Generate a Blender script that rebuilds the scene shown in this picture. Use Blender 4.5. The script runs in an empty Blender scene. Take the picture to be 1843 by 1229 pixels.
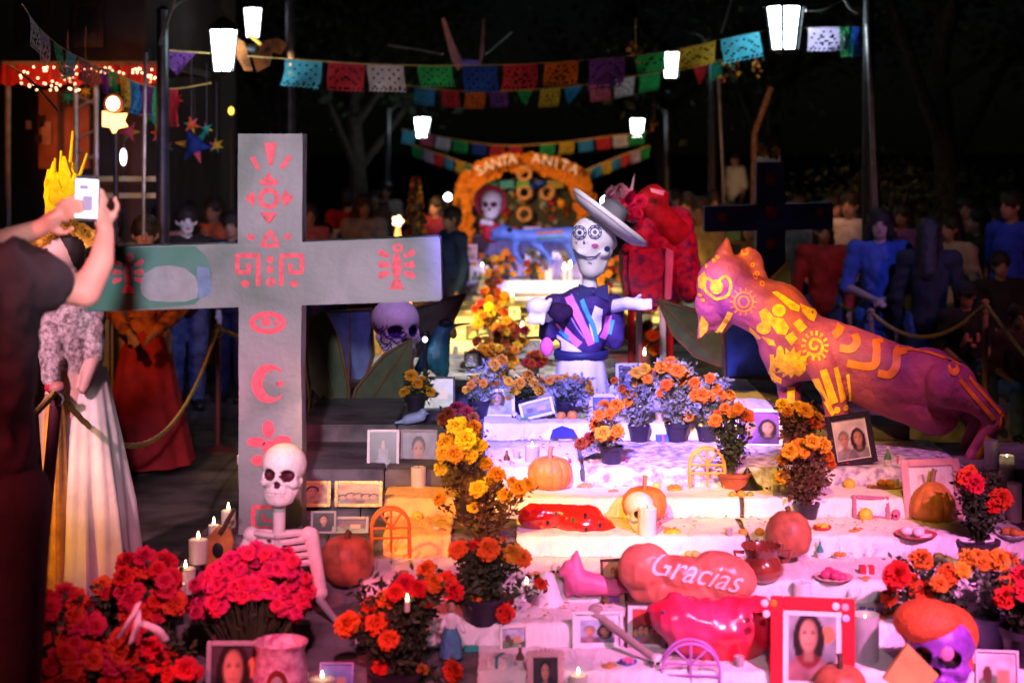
import bpy, bmesh, math, random
from mathutils import Vector, Matrix, Euler, noise
from mathutils.bvhtree import BVHTree
R = math.radians
rnd = random.Random(7)
SC = bpy.context.scene
COL = SC.collection

# ------------------------------------------------------------------ camera
F, CX, HY, CZ = 3000.0, 921.5, 250.0, 2.3      # focal length in pixels of the photograph, horizon row, camera height
cam_d = bpy.data.cameras.new('camera'); cam = bpy.data.objects.new('camera', cam_d); COL.objects.link(cam)
cam.location = (0, 0, CZ); cam.rotation_euler = (R(90), 0, 0)
cam_d.sensor_width = 36; cam_d.lens = 36 * F / 1843; cam_d.shift_y = -(614.5 - HY) / 1843
cam_d.clip_start = .1; cam_d.clip_end = 500
cam_d.dof.use_dof = True; cam_d.dof.focus_distance = 7.9; cam_d.dof.aperture_fstop = 1.9
SC.camera = cam

# ------------------------------------------------------------------ world, moonlight
w = bpy.data.worlds.new('World'); SC.world = w; w.use_nodes = True
nt = w.node_tree; bgn = nt.nodes['Background']
sky = nt.nodes.new('ShaderNodeTexSky'); sky.sky_type = 'NISHITA'; sky.sun_disc = False
sky.sun_elevation = R(25); sky.sun_rotation = R(200)
nt.links.new(sky.outputs[0], bgn.inputs[0]); bgn.inputs[1].default_value = 0.00022
sl = bpy.data.lights.new('moon', 'SUN'); sl.energy = .004; sl.angle = R(.5); sl.color = (.8, .88, 1)
so = bpy.data.objects.new('moon', sl); COL.objects.link(so); so.rotation_euler = (R(50), 0, R(20))
SC.view_settings.view_transform = 'Standard'; SC.view_settings.look = 'None'
SC.view_settings.exposure = .3; SC.view_settings.gamma = 1
SC.cycles.max_bounces = 5; SC.cycles.diffuse_bounces = 2; SC.cycles.transparent_max_bounces = 6
SC.cycles.sample_clamp_indirect = 3

def V(px, py, d):
    return Vector(((px - CX) * d / F, d, CZ - (py - HY) * d / F))
def S(n, d): return n * d / F

# ------------------------------------------------------------------ coloured spots for the festival's unseen stage projectors, plus a few added brighteners
def spot(name, pos, aim, e, col, ang, blend=.6, r=.08):
    l = bpy.data.lights.new(name, 'SPOT'); l.energy = e; l.color = col; l.spot_size = R(ang); l.spot_blend = blend
    l.shadow_soft_size = r
    o = bpy.data.objects.new(name, l); COL.objects.link(o); o.location = pos
    o.rotation_euler = (Vector(aim) - Vector(pos)).to_track_quat('-Z', 'Y').to_euler()
    return o
spot('pink_projector', (2.9, 2.4, 3.9), V(1480, 1120, 6.35), 2100, (1, .24, .66), 27, .75)
spot('white_projector', (.7, 1.0, 3.6), V(1230, 1130, 6.3), 420, (1, .66, .88), 22, .8)
spot('amber_projector', (-.9, 3.0, 4.2), V(1100, 885, 7.35), 1700, (1, .47, .03), 15, .6)
spot('pink_head_fill', (.5, 6.9, 3.2), V(1128, 364, 10.3), 170, (1, .62, .80), 7, .5)  # added spot, only brightens the pink head of the red figure
spot('right_amber_projector', (1.0, 4.0, 4.4), V(1450, 880, 7.4), 560, (1, .50, .05), 16, .8)
spot('amber_cloth_projector', (-1.9, 4.8, 2.9), V(790, 900, 7.1), 520, (1, .44, .03), 17, .7)
spot('violet_projector', (-.3, 4.0, 4.3), V(1110, 775, 8.45), 4200, (.24, .17, 1), 19.5, .5)
spot('runway_projector', (-1.5, 10.6, 2.45), V(905, 560, 14.0), 2900, (1, .66, .16), 34, .7)
spot('runway_white_projector', (.9, 9.9, 3.4), V(880, 640, 11.8), 420, (.85, .85, 1), 34, .8)
spot('charro_projector', (.2, 6.3, 3.6), V(1062, 500, 9.1), 520, (.95, .80, 1), 17, .6)
spot('far_violet_projector', (1.0, 13.5, 2.5), V(950, 490, 18), 900, (.62, .5, 1), 26, .7)
spot('red_projector', (2.2, 6.5, 4.2), V(1195, 470, 10.4), 620, (1, .10, .22), 12, .4)
spot('cat_amber_projector', (.2, 5.2, 2.9), V(1370, 600, 8.2), 900, (1, .50, .10), 24, .8)
spot('cat_pink_projector', (1.2, 5.6, 4.4), V(1640, 690, 7.9), 300, (1, .26, .75), 19, .8)
spot('lavender_projector', (-.6, 1.6, 2.6), V(510, 480, 6.9), 820, (.97, .84, 1), 27, .8)
spot('rose_projector', (-.2, 2.2, 3.4), V(490, 1000, 6.3), 700, (1, .26, .48), 26, .8)
spot('crimson_projector', (-2.6, 2.4, 3.4), V(190, 1080, 5.8), 640, (1, .07, .09), 34, .8)
spot('side_pink_projector', (-3.3, 5.4, 3.0), V(140, 640, 8.4), 760, (1, .46, .60), 24, .6)
spot('dress_amber_projector', (-3.1, 6.6, .9), V(110, 900, 8.4), 120, (1, .45, .03), 30, .7)
spot('arm_pink_projector', (.6, 6.4, 3.1), V(165, 440, 4.98), 230, (1, .36, .55), 9, .5)
spot('arm_red_projector', (-.8, 1.2, 2.0), V(130, 500, 4.9), 110, (1, .06, .08), 26, .6)
spot('yellow_feather_projector', (-2.9, 6.6, 3.4), V(115, 330, 8.7), 480, (1, .62, .03), 14, .5)
spot('blue_projector', (3.4, 8.5, 4.2), V(1595, 530, 13.4), 460, (.18, .24, 1), 13, .7)
spot('arch_projector', (-2.4, 17.0, 3.2), V(930, 350, 22), 1200, (1, .50, .18), 34, .7)
spot('stall_projector', (-5.2, 10, 3.4), V(120, 205, 14), 420, (1, .24, .05), 26, .8)
spot('goods_fill', (-2.3, 9.5, 2.2), V(310, 230, 14), 150, (.9, .6, .8), 26, .8)  # added spot, only brightens the goods hanging at the stall
spot('streamer_fill', (-2.2, 5.6, 1.9), V(110, 70, 8.4), 90, (.85, .9, 1), 26, .7)  # added spot, lifts the streamers where the lantern light is too weak
spot('crowd_amber_projector', (2.0, 14, 3.6), V(1400, 420, 18), 240, (1, .38, .14), 50, .9)
spot('crowd_violet_projector', (4.6, 9.5, 3.0), V(1700, 500, 14.0), 110, (1, .34, .40), 50, .9)
spot('left_violet_projector', (-1.2, 10.5, 3.0), V(320, 460, 14), 150, (.45, .35, 1), 40, .9)
spot('shawl_amber_projector', (-3.0, 8.0, 3.2), V(240, 520, 12), 300, (1, .32, .08), 30, .8)
spot('skull_projector', (-.4, 7.4, 3.6), V(715, 590, 10.0), 190, (.66, .36, 1), 12, .5)

# ------------------------------------------------------------------ materials
MATS = {}
def mat(name, col, rough=.6, metal=0, var=.12, scale=12, bump=.15, emis=0, trans=0, spec=.4, col2=None, coat=0, objvar=0):
    if name in MATS: return MATS[name]
    m = bpy.data.materials.new(name); m.use_nodes = True; MATS[name] = m
    n, l = m.node_tree.nodes, m.node_tree.links; b = n['Principled BSDF']
    b.inputs['Roughness'].default_value = rough; b.inputs['Metallic'].default_value = metal
    b.inputs['Specular IOR Level'].default_value = spec
    if coat: b.inputs['Coat Weight'].default_value = coat; b.inputs['Coat Roughness'].default_value = .08
    tc = n.new('ShaderNodeTexCoord'); nz = n.new('ShaderNodeTexNoise'); nz.inputs['Scale'].default_value = scale
    nz.inputs['Detail'].default_value = 5; l.new(tc.outputs['Object'], nz.inputs['Vector'])
    rp = n.new('ShaderNodeValToRGB'); c = Vector(col)
    a = c * (1 - var * 1.6) if col2 is None else Vector(col2); z = c * (1 + var)
    rp.color_ramp.elements[0].position = .33; rp.color_ramp.elements[1].position = .62
    rp.color_ramp.elements[0].color = (max(a[0], 0), max(a[1], 0), max(a[2], 0), 1)
    rp.color_ramp.elements[1].color = (min(z[0], 1), min(z[1], 1), min(z[2], 1), 1)
    l.new(nz.outputs['Fac'], rp.inputs['Fac'])
    out = rp.outputs['Color']
    if objvar:
        oi = n.new('ShaderNodeObjectInfo'); hs = n.new('ShaderNodeHueSaturation')
        mr = n.new('ShaderNodeMapRange'); mr.inputs[3].default_value = .5 - objvar * .12; mr.inputs[4].default_value = .5 + objvar * .12
        mv = n.new('ShaderNodeMapRange'); mv.inputs[3].default_value = 1 - objvar; mv.inputs[4].default_value = 1 + objvar * .4
        l.new(oi.outputs['Random'], mr.inputs[0]); l.new(oi.outputs['Random'], mv.inputs[0])
        l.new(mr.outputs[0], hs.inputs['Hue']); l.new(mv.outputs[0], hs.inputs['Value']); l.new(out, hs.inputs['Color']); out = hs.outputs[0]
    l.new(out, b.inputs['Base Color'])
    if bump:
        bp = n.new('ShaderNodeBump'); bp.inputs['Strength'].default_value = bump; bp.inputs['Distance'].default_value = .01
        n2 = n.new('ShaderNodeTexNoise'); n2.inputs['Scale'].default_value = scale * 5; l.new(tc.outputs['Object'], n2.inputs['Vector'])
        l.new(n2.outputs['Fac'], bp.inputs['Height']); l.new(bp.outputs[0], b.inputs['Normal'])
    if emis:
        b.inputs['Emission Color'].default_value = (*col, 1); b.inputs['Emission Strength'].default_value = emis
    if trans:
        tr = n.new('ShaderNodeBsdfTranslucent'); l.new(out, tr.inputs[0]); mx = n.new('ShaderNodeMixShader'); mx.inputs[0].default_value = trans
        l.new(b.outputs[0], mx.inputs[1]); l.new(tr.outputs[0], mx.inputs[2]); l.new(mx.outputs[0], n['Material Output'].inputs[0])
    return m
def glow(name, col, s):
    if name in MATS: return MATS[name]
    m = bpy.data.materials.new(name); m.use_nodes = True; MATS[name] = m
    b = m.node_tree.nodes['Principled BSDF']; b.inputs['Base Color'].default_value = (*col, 1)
    b.inputs['Emission Color'].default_value = (*col, 1); b.inputs['Emission Strength'].default_value = s
    return m

M = dict(
 stone=mat('stone', (.135, .13, .135), .85, scale=6, var=.35, bump=.5),
 paving=mat('paving', (.07, .065, .065), .8, scale=4, var=.4, bump=.5),
 cloth=mat('white_cloth', (.78, .77, .76), .8, scale=9, var=.06, bump=.25),
 yellow_cloth=mat('yellow_cloth', (.80, .52, .18), .8, scale=9, var=.1, bump=.25),
 wood=mat('wood', (.30, .15, .07), .55, scale=14, var=.4),
 darkwood=mat('dark_wood', (.06, .03, .02), .45, scale=14, var=.3),
 white=mat('white_paint', (.8, .79, .77), .45, var=.05, scale=20, bump=.1),
 bone=mat('bone_paint', (.80, .76, .74), .5, var=.08, scale=16),
 black=mat('black_paint', (.012, .012, .014), .45, var=.2),
 wax=mat('wax', (.82, .78, .66), .4, var=.05, trans=.35, bump=.05),
 metal=mat('grey_metal', (.35, .35, .36), .4, metal=.8, var=.15),
 iron=mat('dark_iron', (.03, .03, .035), .45, metal=.5, var=.2),
 orange=mat('marigold_orange', (.80, .24, .012), .75, var=.25, scale=60, bump=0, trans=.2, objvar=.18),
 redorange=mat('marigold_red_orange', (.78, .085, .012), .75, var=.2, scale=60, bump=0, trans=.2, objvar=.18),
 yellow=mat('marigold_yellow', (.80, .44, .02), .75, var=.2, scale=60, bump=0, trans=.2, objvar=.25),
 amber=mat('marigold_amber', (.82, .38, .02), .75, var=.2, scale=60, bump=0, trans=.2, objvar=.18),
 rust=mat('marigold_rust', (.36, .055, .012), .75, var=.3, scale=60, bump=0, trans=.2, objvar=.3),
 red=mat('red_petals', (.70, .012, .02), .7, var=.25, scale=60, bump=0, trans=.2, objvar=.12),
 hotpink=mat('hot_pink_petals', (.80, .03, .16), .7, var=.25, scale=60, bump=0, trans=.2, objvar=.12),
 leaf=mat('dark_leaves', (.045, .075, .03), .6, var=.35, scale=30, bump=0, trans=.2),
 sage=mat('sage_leaves', (.27, .32, .29), .7, var=.35, scale=30, bump=0, trans=.2),
 dryleaf=mat('brown_leaves', (.12, .065, .03), .7, var=.35, scale=30, bump=0, trans=.2),
 basket=mat('basket', (.26, .07, .04), .7, var=.35, scale=30, bump=.6),
 terracotta=mat('terracotta', (.34, .10, .045), .7, var=.2),
 plastic=mat('dark_plastic', (.025, .02, .035), .4, var=.1),
 pumpkin=mat('pumpkin_skin', (.62, .24, .05), .5, var=.2, scale=18),
 pumpkin_red=mat('squash_skin', (.42, .12, .06), .5, var=.25, scale=18),
 gold=mat('gold_frame', (.55, .34, .10), .35, metal=.5, var=.15),
 rope=mat('rope', (.62, .40, .12), .8, var=.3, scale=80, bump=.8),
 flame=glow('flame', (1, .72, .32), 22),
 red_glaze=mat('red_glaze', (.62, .02, .015), .12, var=.15, spec=.7, coat=.6, scale=8, bump=.05),
 lav=mat('lavender_pot', (.30, .28, .55), .4, var=.1),
 fold=None,
 clay=mat('brown_glaze', (.22, .045, .025), .15, var=.25, spec=.7, coat=.6, bump=.05),
)

# ------------------------------------------------------------------ object helpers
def tag(o, label=None, cat=None, group=None, kind=None):
    if label: o['label'] = label
    if cat: o['category'] = cat
    if group: o['group'] = group
    if kind: o['kind'] = kind
    return o
def thing(name, label, cat, loc=(0, 0, 0), rz=0, group=None):
    o = bpy.data.objects.new(name, None); COL.objects.link(o); o.location = loc; o.rotation_euler = (0, 0, rz)
    o.empty_display_size = .1
    return tag(o, label, cat, group)
def link(name, me, mats, parent=None, loc=None, rot=None, sc=None):
    o = bpy.data.objects.new(name, me); COL.objects.link(o)
    if parent: o.parent = parent
    if mats is not None and not me.materials:
        for m in (mats if isinstance(mats, (list, tuple)) else [mats]): me.materials.append(m)
    if loc is not None: o.location = loc
    if rot is not None: o.rotation_euler = rot
    if sc is not None: o.scale = (sc, sc, sc) if isinstance(sc, (int, float)) else sc
    return o
def fin(name, bm, mats, parent=None, smooth=True, world=False, loc=None, rot=None, label=None, kind=None, bevel=0):
    """bmesh -> one linked object; world=True: coordinates are world ones, moved into the (unrotated) parent's frame"""
    if world and parent is not None: bmesh.ops.translate(bm, vec=-Vector(parent.location), verts=bm.verts)
    if bevel:
        es = [e for e in bm.edges if len(e.link_faces) == 2 and e.calc_face_angle(0) > .6]
        if es: bmesh.ops.bevel(bm, geom=es, offset=bevel, segments=2, affect='EDGES', clamp_overlap=True)
    me = bpy.data.meshes.new(name); bm.to_mesh(me); bm.free()
    if smooth:
        me.shade_smooth()
        try: me.set_sharp_from_angle(angle=R(42))
        except Exception: pass
    o = link(name, me, mats, parent, loc, rot)
    if label: o['label'] = label
    if kind: o['kind'] = kind
    return o
def B(): return bmesh.new()
def setmat(bm, n0, i):
    bm.faces.ensure_lookup_table()
    for f in bm.faces[n0:]: f.material_index = i
def box(bm, c, s, rot=None, mi=0):
    n0 = len(bm.faces)
    m = Matrix.Translation(Vector(c)) @ (rot.to_matrix().to_4x4() if rot else Matrix.Identity(4)) @ Matrix.Diagonal((*s, 1))
    bmesh.ops.create_cube(bm, size=1, matrix=m)
    if mi: setmat(bm, n0, mi)
def ell(bm, c, r, rot=None, u=16, v=10, mi=0):
    n0 = len(bm.faces)
    if isinstance(r, (int, float)): r = (r, r, r)
    m = Matrix.Translation(Vector(c)) @ (rot.to_matrix().to_4x4() if rot else Matrix.Identity(4)) @ Matrix.Diagonal((*r, 1))
    bmesh.ops.create_uvsphere(bm, u_segments=u, v_segments=v, radius=1, matrix=m)
    if mi: setmat(bm, n0, mi)
def tube(bm, pts, rad, n=8, caps=True, mi=0):
    pts = [Vector(p) for p in pts]; n0 = len(bm.faces)
    if isinstance(rad, (int, float)): rad = [rad] * len(pts)
    rings = []; up = None
    for i, p in enumerate(pts):
        t = (pts[min(i + 1, len(pts) - 1)] - pts[max(i - 1, 0)]).normalized()
        if up is None: up = t.orthogonal().normalized()
        up = (up - t * up.dot(t)); up = up.normalized() if up.length > 1e-6 else t.orthogonal().normalized()
        s = t.cross(up)
        rings.append([bm.verts.new(p + (up * math.cos(a) + s * math.sin(a)) * rad[i]) for a in [2 * math.pi * k / n for k in range(n)]])
    for a, b in zip(rings, rings[1:]):
        for k in range(n): bm.faces.new((a[k], a[(k + 1) % n], b[(k + 1) % n], b[k]))
    if caps: bm.faces.new(list(reversed(rings[0]))); bm.faces.new(rings[-1])
    if mi: setmat(bm, n0, mi)
def lathe(bm, prof, c=(0, 0, 0), n=24, fn=None, caps=True, mi=0):
    c = Vector(c); n0 = len(bm.faces); rings = []
    for r, z in prof:
        ring = []
        for k in range(n):
            a = 2 * math.pi * k / n; rr = r * (fn(a, z) if fn else 1)
            ring.append(bm.verts.new(c + Vector((rr * math.cos(a), rr * math.sin(a), z))))
        rings.append(ring)
    for a, b in zip(rings, rings[1:]):
        for k in range(n): bm.faces.new((a[k], a[(k + 1) % n], b[(k + 1) % n], b[k]))
    if caps: bm.faces.new(list(reversed(rings[0]))); bm.faces.new(rings[-1])
    if mi: setmat(bm, n0, mi)
def poly(bm, pts, mi=0):
    f = bm.faces.new([bm.verts.new(Vector(p)) for p in pts]); f.material_index = mi; return f
def prism(bm, pts, off):
    """closed outline (3-D points) pushed by vector off"""
    a = [bm.verts.new(Vector(p)) for p in pts]; b = [bm.verts.new(Vector(p) + Vector(off)) for p in pts]; n = len(pts)
    bm.faces.new(a); bm.faces.new(list(reversed(b)))
    for k in range(n): bm.faces.new((a[k], b[k], b[(k + 1) % n], a[(k + 1) % n]))
def arc(p0, p1, sag, n=14):
    p0, p1 = Vector(p0), Vector(p1)
    return [p0.lerp(p1, t) - Vector((0, 0, sag * 4 * t * (1 - t))) for t in [i / n for i in range(n + 1)]]
def spline(pts, n=6):
    pts = [Vector(p) for p in pts]; o = []
    for i in range(len(pts) - 1):
        p0, p1, p2, p3 = pts[max(i - 1, 0)], pts[i], pts[i + 1], pts[min(i + 2, len(pts) - 1)]
        for k in range(n):
            t = k / n; o.append(.5 * ((2 * p1) + (p2 - p0) * t + (2 * p0 - 5 * p1 + 4 * p2 - p3) * t * t + (3 * p1 - p0 - 3 * p2 + p3) * t ** 3))
    return o + [pts[-1]]
def cap(bm, p0, p1, r0, r1=None, n=10):
    r1 = r0 if r1 is None else r1
    p0, p1 = Vector(p0), Vector(p1)
    if (p1 - p0).length > 1e-5: tube(bm, [p0, p1], [r0, r1], n)
    ell(bm, p0, r0 * .999, u=n, v=max(6, n * 2 // 3)); ell(bm, p1, r1 * .999, u=n, v=max(6, n * 2 // 3))
def blobmesh(fill, voxel, smooth=4):
    """union of overlapping solids into one continuous skin"""
    bm = B(); fill(bm); me = bpy.data.meshes.new('blob'); bm.to_mesh(me); bm.free()
    o = bpy.data.objects.new('blob', me); COL.objects.link(o)
    md = o.modifiers.new('r', 'REMESH'); md.mode = 'VOXEL'; md.voxel_size = voxel
    sm = o.modifiers.new('s', 'SMOOTH'); sm.iterations = smooth; sm.factor = .5
    dg = bpy.context.evaluated_depsgraph_get(); dg.update()
    out = bpy.data.meshes.new_from_object(o.evaluated_get(dg))
    bpy.data.objects.remove(o); bpy.data.meshes.remove(me); out.materials.clear(); out.shade_smooth()
    return out
def rumple(me, amp, fr=9, sd=0, st=(1, 1, 1)):
    ns = [v.normal.copy() for v in me.vertices]
    for v, q in zip(me.vertices, ns):
        c = v.co; a = noise.noise(Vector((c.x * fr * st[0], c.y * fr * st[1], c.z * fr * st[2] + sd))); b_ = abs(noise.noise(Vector((c.x * fr * 2.1 * st[0] + c.z * fr, c.y * fr * 2 * st[1], c.z * fr * 1.3 * st[2] + sd + 4))))
        v.co = c + q * amp * (a * .6 - b_ * .9 + .42)
def blob(name, fill, voxel, mats, parent=None, world=False, smooth=4, label=None, after=None, rum=0, fr=9):
    me = blobmesh(fill, voxel, smooth); me.name = name
    if rum: rumple(me, rum, fr, len(me.vertices) % 97)
    if after: after(me)
    if world and parent is not None: me.transform(Matrix.Translation(-Vector(parent.location)))
    o = link(name, me, mats, parent)
    if label: o['label'] = label
    return o
def bvh_of(o, off):
    me = o.data; return BVHTree.FromPolygons([v.co + off for v in me.vertices], [list(p.vertices) for p in me.polygons])
def decal_poly(bm, pts, bvh, d, lift=.003, grid=None, mi=0):
    """flat painted shape given in picture columns/rows at depth d, laid onto a surface from the front"""
    t = B(); t.faces.new([t.verts.new(V(x, y, d)) for x, y in pts]); bmesh.ops.triangulate(t, faces=t.faces)
    g = grid or .02
    for _ in range(4):
        es = [e for e in t.edges if e.calc_length() > g]
        if not es: break
        bmesh.ops.subdivide_edges(t, edges=es, cuts=1); bmesh.ops.triangulate(t, faces=[f for f in t.faces if len(f.verts) > 3])
    _drop(bm, t, bvh, lift, mi)
def _drop(bm, t, bvh, lift, mi):
    mp = {}
    for v in t.verts:
        o = Vector((v.co.x, v.co.y - 1.5, v.co.z)); hit = bvh.ray_cast(o, Vector((0, 1, 0)), 3.5)
        mp[v] = bm.verts.new(hit[0] + Vector((0, -lift, 0)) + (hit[1] * lift if hit[1].y < 0 else Vector())) if hit[0] is not None else None
    for f in t.faces:
        q = [mp[v] for v in f.verts]
        if all(x is not None for x in q):
            ys = [x.co.y for x in q]
            if max(ys) - min(ys) < .12:
                try: bm.faces.new(q).material_index = mi
                except ValueError: pass
    t.free()
def decal_stroke(bm, pts, wd, bvh, d, lift=.003, mi=0, closed=False, step=6):
    """painted line: points and width in picture units"""
    P = []
    pts = [Vector((x, y)) for x, y in pts]
    if closed: pts = pts + [pts[0]]
    for a, b in zip(pts, pts[1:]):
        n = max(1, int((b - a).length / step))
        P += [a.lerp(b, i / n) for i in range(n)]
    P.append(pts[-1]); t = B(); rows = []
    for i, p in enumerate(P):
        q = (P[min(i + 1, len(P) - 1)] - P[max(i - 1, 0)])
        if closed and i in (0, len(P) - 1): q = P[1] - P[-2]
        q = q.normalized() if q.length > 1e-6 else Vector((1, 0)); nn = Vector((-q.y, q.x)); ww = wd(i / max(1, len(P) - 1)) if callable(wd) else wd
        rows.append([t.verts.new(V(*(p + nn * ww * k * .5), d)) for k in (-1, 0, 1)])
    for a, b in zip(rows, rows[1:]):
        for k in range(2): t.faces.new((a[k], a[k + 1], b[k + 1], b[k]))
    _drop(bm, t, bvh, lift, mi)
def circ(x, y, rx, ry=None, n=16, a0=0, a1=360):
    ry = rx if ry is None else ry
    full = abs(a1 - a0) >= 360
    return [(x + rx * math.cos(R(a0 + (a1 - a0) * k / (n if full else n - 1))), y + ry * math.sin(R(a0 + (a1 - a0) * k / (n if full else n - 1)))) for k in range(n)]
def sunny(x, y, r, rin, n=12):
    o = []
    for k in range(n * 2):
        a = math.pi * k / n; q = r if k % 2 == 0 else rin; o.append((x + q * math.cos(a), y + q * math.sin(a)))
    return o
def text_mesh(s, size, depth, shear=0, extrude=True, spacing=1):
    c = bpy.data.curves.new('t', 'FONT'); c.body = s; c.size = size; c.align_x = 'CENTER'; c.align_y = 'CENTER'; c.shear = shear
    c.extrude = depth; c.space_character = spacing; c.resolution_u = 4
    o = bpy.data.objects.new('t', c); COL.objects.link(o); dg = bpy.context.evaluated_depsgraph_get(); dg.update()
    me = bpy.data.meshes.new_from_object(o.evaluated_get(dg)); bpy.data.objects.remove(o); me.materials.clear(); return me

# ------------------------------------------------------------------ the stepped altar
# (front edge distance, height)
TI = [(4.4, .26), (5.3, .34), (5.87, .42), (6.17, .50), (6.47, .58), (6.85, .66), (7.2, .74), (7.46, .82), (8.155, .90)]
TOPBACK, RUNZ, RUNBACK = 9.7, .70, 24.5
def tread(px, py):
    """where the line of sight through a picture point meets a tread"""
    for i in range(len(TI) - 1, -1, -1):
        d0, z = TI[i]; d1 = TI[i + 1][0] if i + 1 < len(TI) else TOPBACK
        d = (CZ - z) * F / (py - HY)
        if d0 <= d < d1: return V(px, py, d)
        if d < d0 and i > 0:
            z2 = TI[i - 1][1]; d2 = (CZ - z2) * F / (py - HY)
            if d2 >= d0:            # on the riser: stand at the back of the tread below
                dd = d0 - .05; return Vector(((px - CX) * dd / F, dd, z2))
        if d >= d1 and i == len(TI) - 1:
            d = (CZ - RUNZ) * F / (py - HY); return V(px, py, max(d, TOPBACK + .15))
    return V(px, py, (CZ - TI[0][1]) * F / (py - HY))

def structure(name, bm, m, **k):
    o = fin(name, bm, m, **k); o['kind'] = 'structure'; return o
def sroot(name, loc):
    o = thing(name, None, None, loc); o['kind'] = 'structure'; return o
bm = B(); bmesh.ops.create_grid(bm, x_segments=1, y_segments=1, size=250); structure('ground', bm, M['paving'])
# paving stones near the altar, each a slab of its own where they can be told apart is beyond the light; the steps are stone blocks
for i, (d0, z) in enumerate(TI):
    d1 = TI[i + 1][0] if i + 1 < len(TI) else TOPBACK
    x0, x1 = (-1.95, -1.95, -1.5, -1.42, -1.35, -1.3, -1.15, -1.12, -1.05)[i], (3.4 if i < 7 else (2.75 if i == 7 else 1.95))
    root = sroot('stone_step', (0, d0, 0))
    x = x0; k = 0
    while x < x1 - .01:
        L = min(.52 + .1 * math.sin(i * 3.1 + k * 2.3), x1 - x)
        if x1 - x - L < .15: L = x1 - x
        b = B(); box(b, (x + L / 2, (d1 - d0) / 2 - .004, z / 2), (L - .006, d1 - d0 - .004, z + .004 * math.sin(k * 5 + i)))
        fin('block', b, M['stone'], root, smooth=False, bevel=.006); x += L; k += 1
# runway behind the top step, boards across it
root = sroot('platform', (0, TOPBACK, 0))
boardm = mat('runway_boards', (.70, .62, .50), .7, var=.3, scale=7, bump=.3)
y = TOPBACK + .02; k = 0
while y < 18.6:
    L = .42 + .13 * math.sin(k * 1.9); b = B(); xl, xr = -1.05 - .18 * math.sin(k * .7) - (y - 9.7) * .01, 1.55
    box(b, ((xl + xr) / 2, y + L / 2, RUNZ / 2 - .012 + .022 * math.sin(k * 2.7)), (xr - xl, L - .02, RUNZ)); b2 = fin('board', b, boardm, root, smooth=False, bevel=.006, world=True)
    y += L; k += 1

# cloths
def creased(m):
    n, l = m.node_tree.nodes, m.node_tree.links; b = n['Principled BSDF']; tc = n.new('ShaderNodeTexCoord'); mp = n.new('ShaderNodeMapping'); mp.inputs['Scale'].default_value = (22, 7, 5); mp.inputs['Rotation'].default_value = (0, R(24), R(30))
    nz = n.new('ShaderNodeTexNoise'); nz.inputs['Scale'].default_value = 1; nz.inputs['Detail'].default_value = 3; nz.inputs['Distortion'].default_value = .8; bp = n.new('ShaderNodeBump'); bp.inputs['Strength'].default_value = .9; bp.inputs['Distance'].default_value = .014
    l.new(tc.outputs['Object'], mp.inputs[0]); l.new(mp.outputs[0], nz.inputs['Vector']); l.new(nz.outputs['Fac'], bp.inputs['Height']); l.new(bp.outputs[0], b.inputs['Normal'])
creased(M['cloth']); creased(M['yellow_cloth'])
def cloth(k, x0, x1, label, m=None, hang=.078, seed=0, wr=1.0, back=None, lift=.006):
    d0, z = TI[k]; d1 = TI[k + 1][0] if k + 1 < len(TI) else TOPBACK
    d1 = back or d1 - .012; xa, xb = (x0 - CX) * d0 / F, (x1 - CX) * d0 / F
    nx = max(12, int((xb - xa) / .009)); prof = []
    nb = 8
    for j in range(nb + 1): prof.append((d1 - (d1 - d0) * j / nb, 0))
    prof += [(d0 - .008, -.001), (d0 - .013, -.008)] + [(d0 - .015 - .006 * j / 5, -.008 - hang * j / 5) for j in range(1, 6)]
    b = B(); rows = []
    for i in range(nx + 1):
        x = xa + (xb - xa) * i / nx; row = []
        for j, (yy, dz) in enumerate(prof):
            t = max(0, (j - nb) / (len(prof) - 1 - nb))
            n1 = noise.noise(Vector((x * 9 + seed * 3.3 + t * 1.6, seed * 1.7, t))) * .02 * t * wr + (.5 - abs(noise.noise(Vector((x * 30 + t * 2.5, seed, 3))))) ** 2 * .07 * t * wr
            up = (abs(noise.noise(Vector((x * 6 + yy * 9, yy * 7, seed + 5)))) * .004 + abs(noise.noise(Vector((x * 15 - yy * 22, yy * 4, seed)))) * .008) * wr * (1 - t)
            hz = dz * (1 + (.22 * noise.noise(Vector((x * 3, seed, 9))) if t > 0 else 0))
            hz = max(hz, -hang - .001) if t > 0 else 0
            row.append(b.verts.new((x + noise.noise(Vector((x * 5, j * .6, seed))) * .006, yy - max(n1, -.004) , z + lift + up + hz)))
        rows.append(row)
    for a, c in zip(rows, rows[1:]):
        for j in range(len(prof) - 1): b.faces.new((a[j], a[j + 1], c[j + 1], c[j]))
    bmesh.ops.recalc_face_normals(b, faces=b.faces)
    o = fin('tablecloth', b, m or M['cloth']); me = o.data
    # bring the origin to the cloth itself
    c = Vector(((xa + xb) / 2, d0, z)); me.transform(Matrix.Translation(-c)); o.location = c
    sd = o.modifiers.new('thick', 'SOLIDIFY'); sd.thickness = .003; sd.offset = 1
    return tag(o, label, 'tablecloth', 'cloths laid over the altar steps')
cloth(8, 870, 1420, 'pale cloth on the highest altar step below the charro skeleton', seed=1)
cloth(7, 872, 1045, 'pale blue lit cloth hanging left of the marigolds beneath the blue photo row', seed=2, wr=1.6)
prl = mat('printed_cloth', (.75, .73, .76), .8, col2=(.22, .18, .36), scale=26, var=.05)
cloth(7, 1052, 1740, 'floral printed cloth on the step behind the yellow wire arch', m=prl, seed=3)
cloth(6, 880, 1330, 'amber lit cloth under the ribbed pumpkin', seed=4, m=M['cloth'])
cloth(6, 1338, 1830, 'cloth beneath the tilted black picture frame', seed=12)
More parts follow.
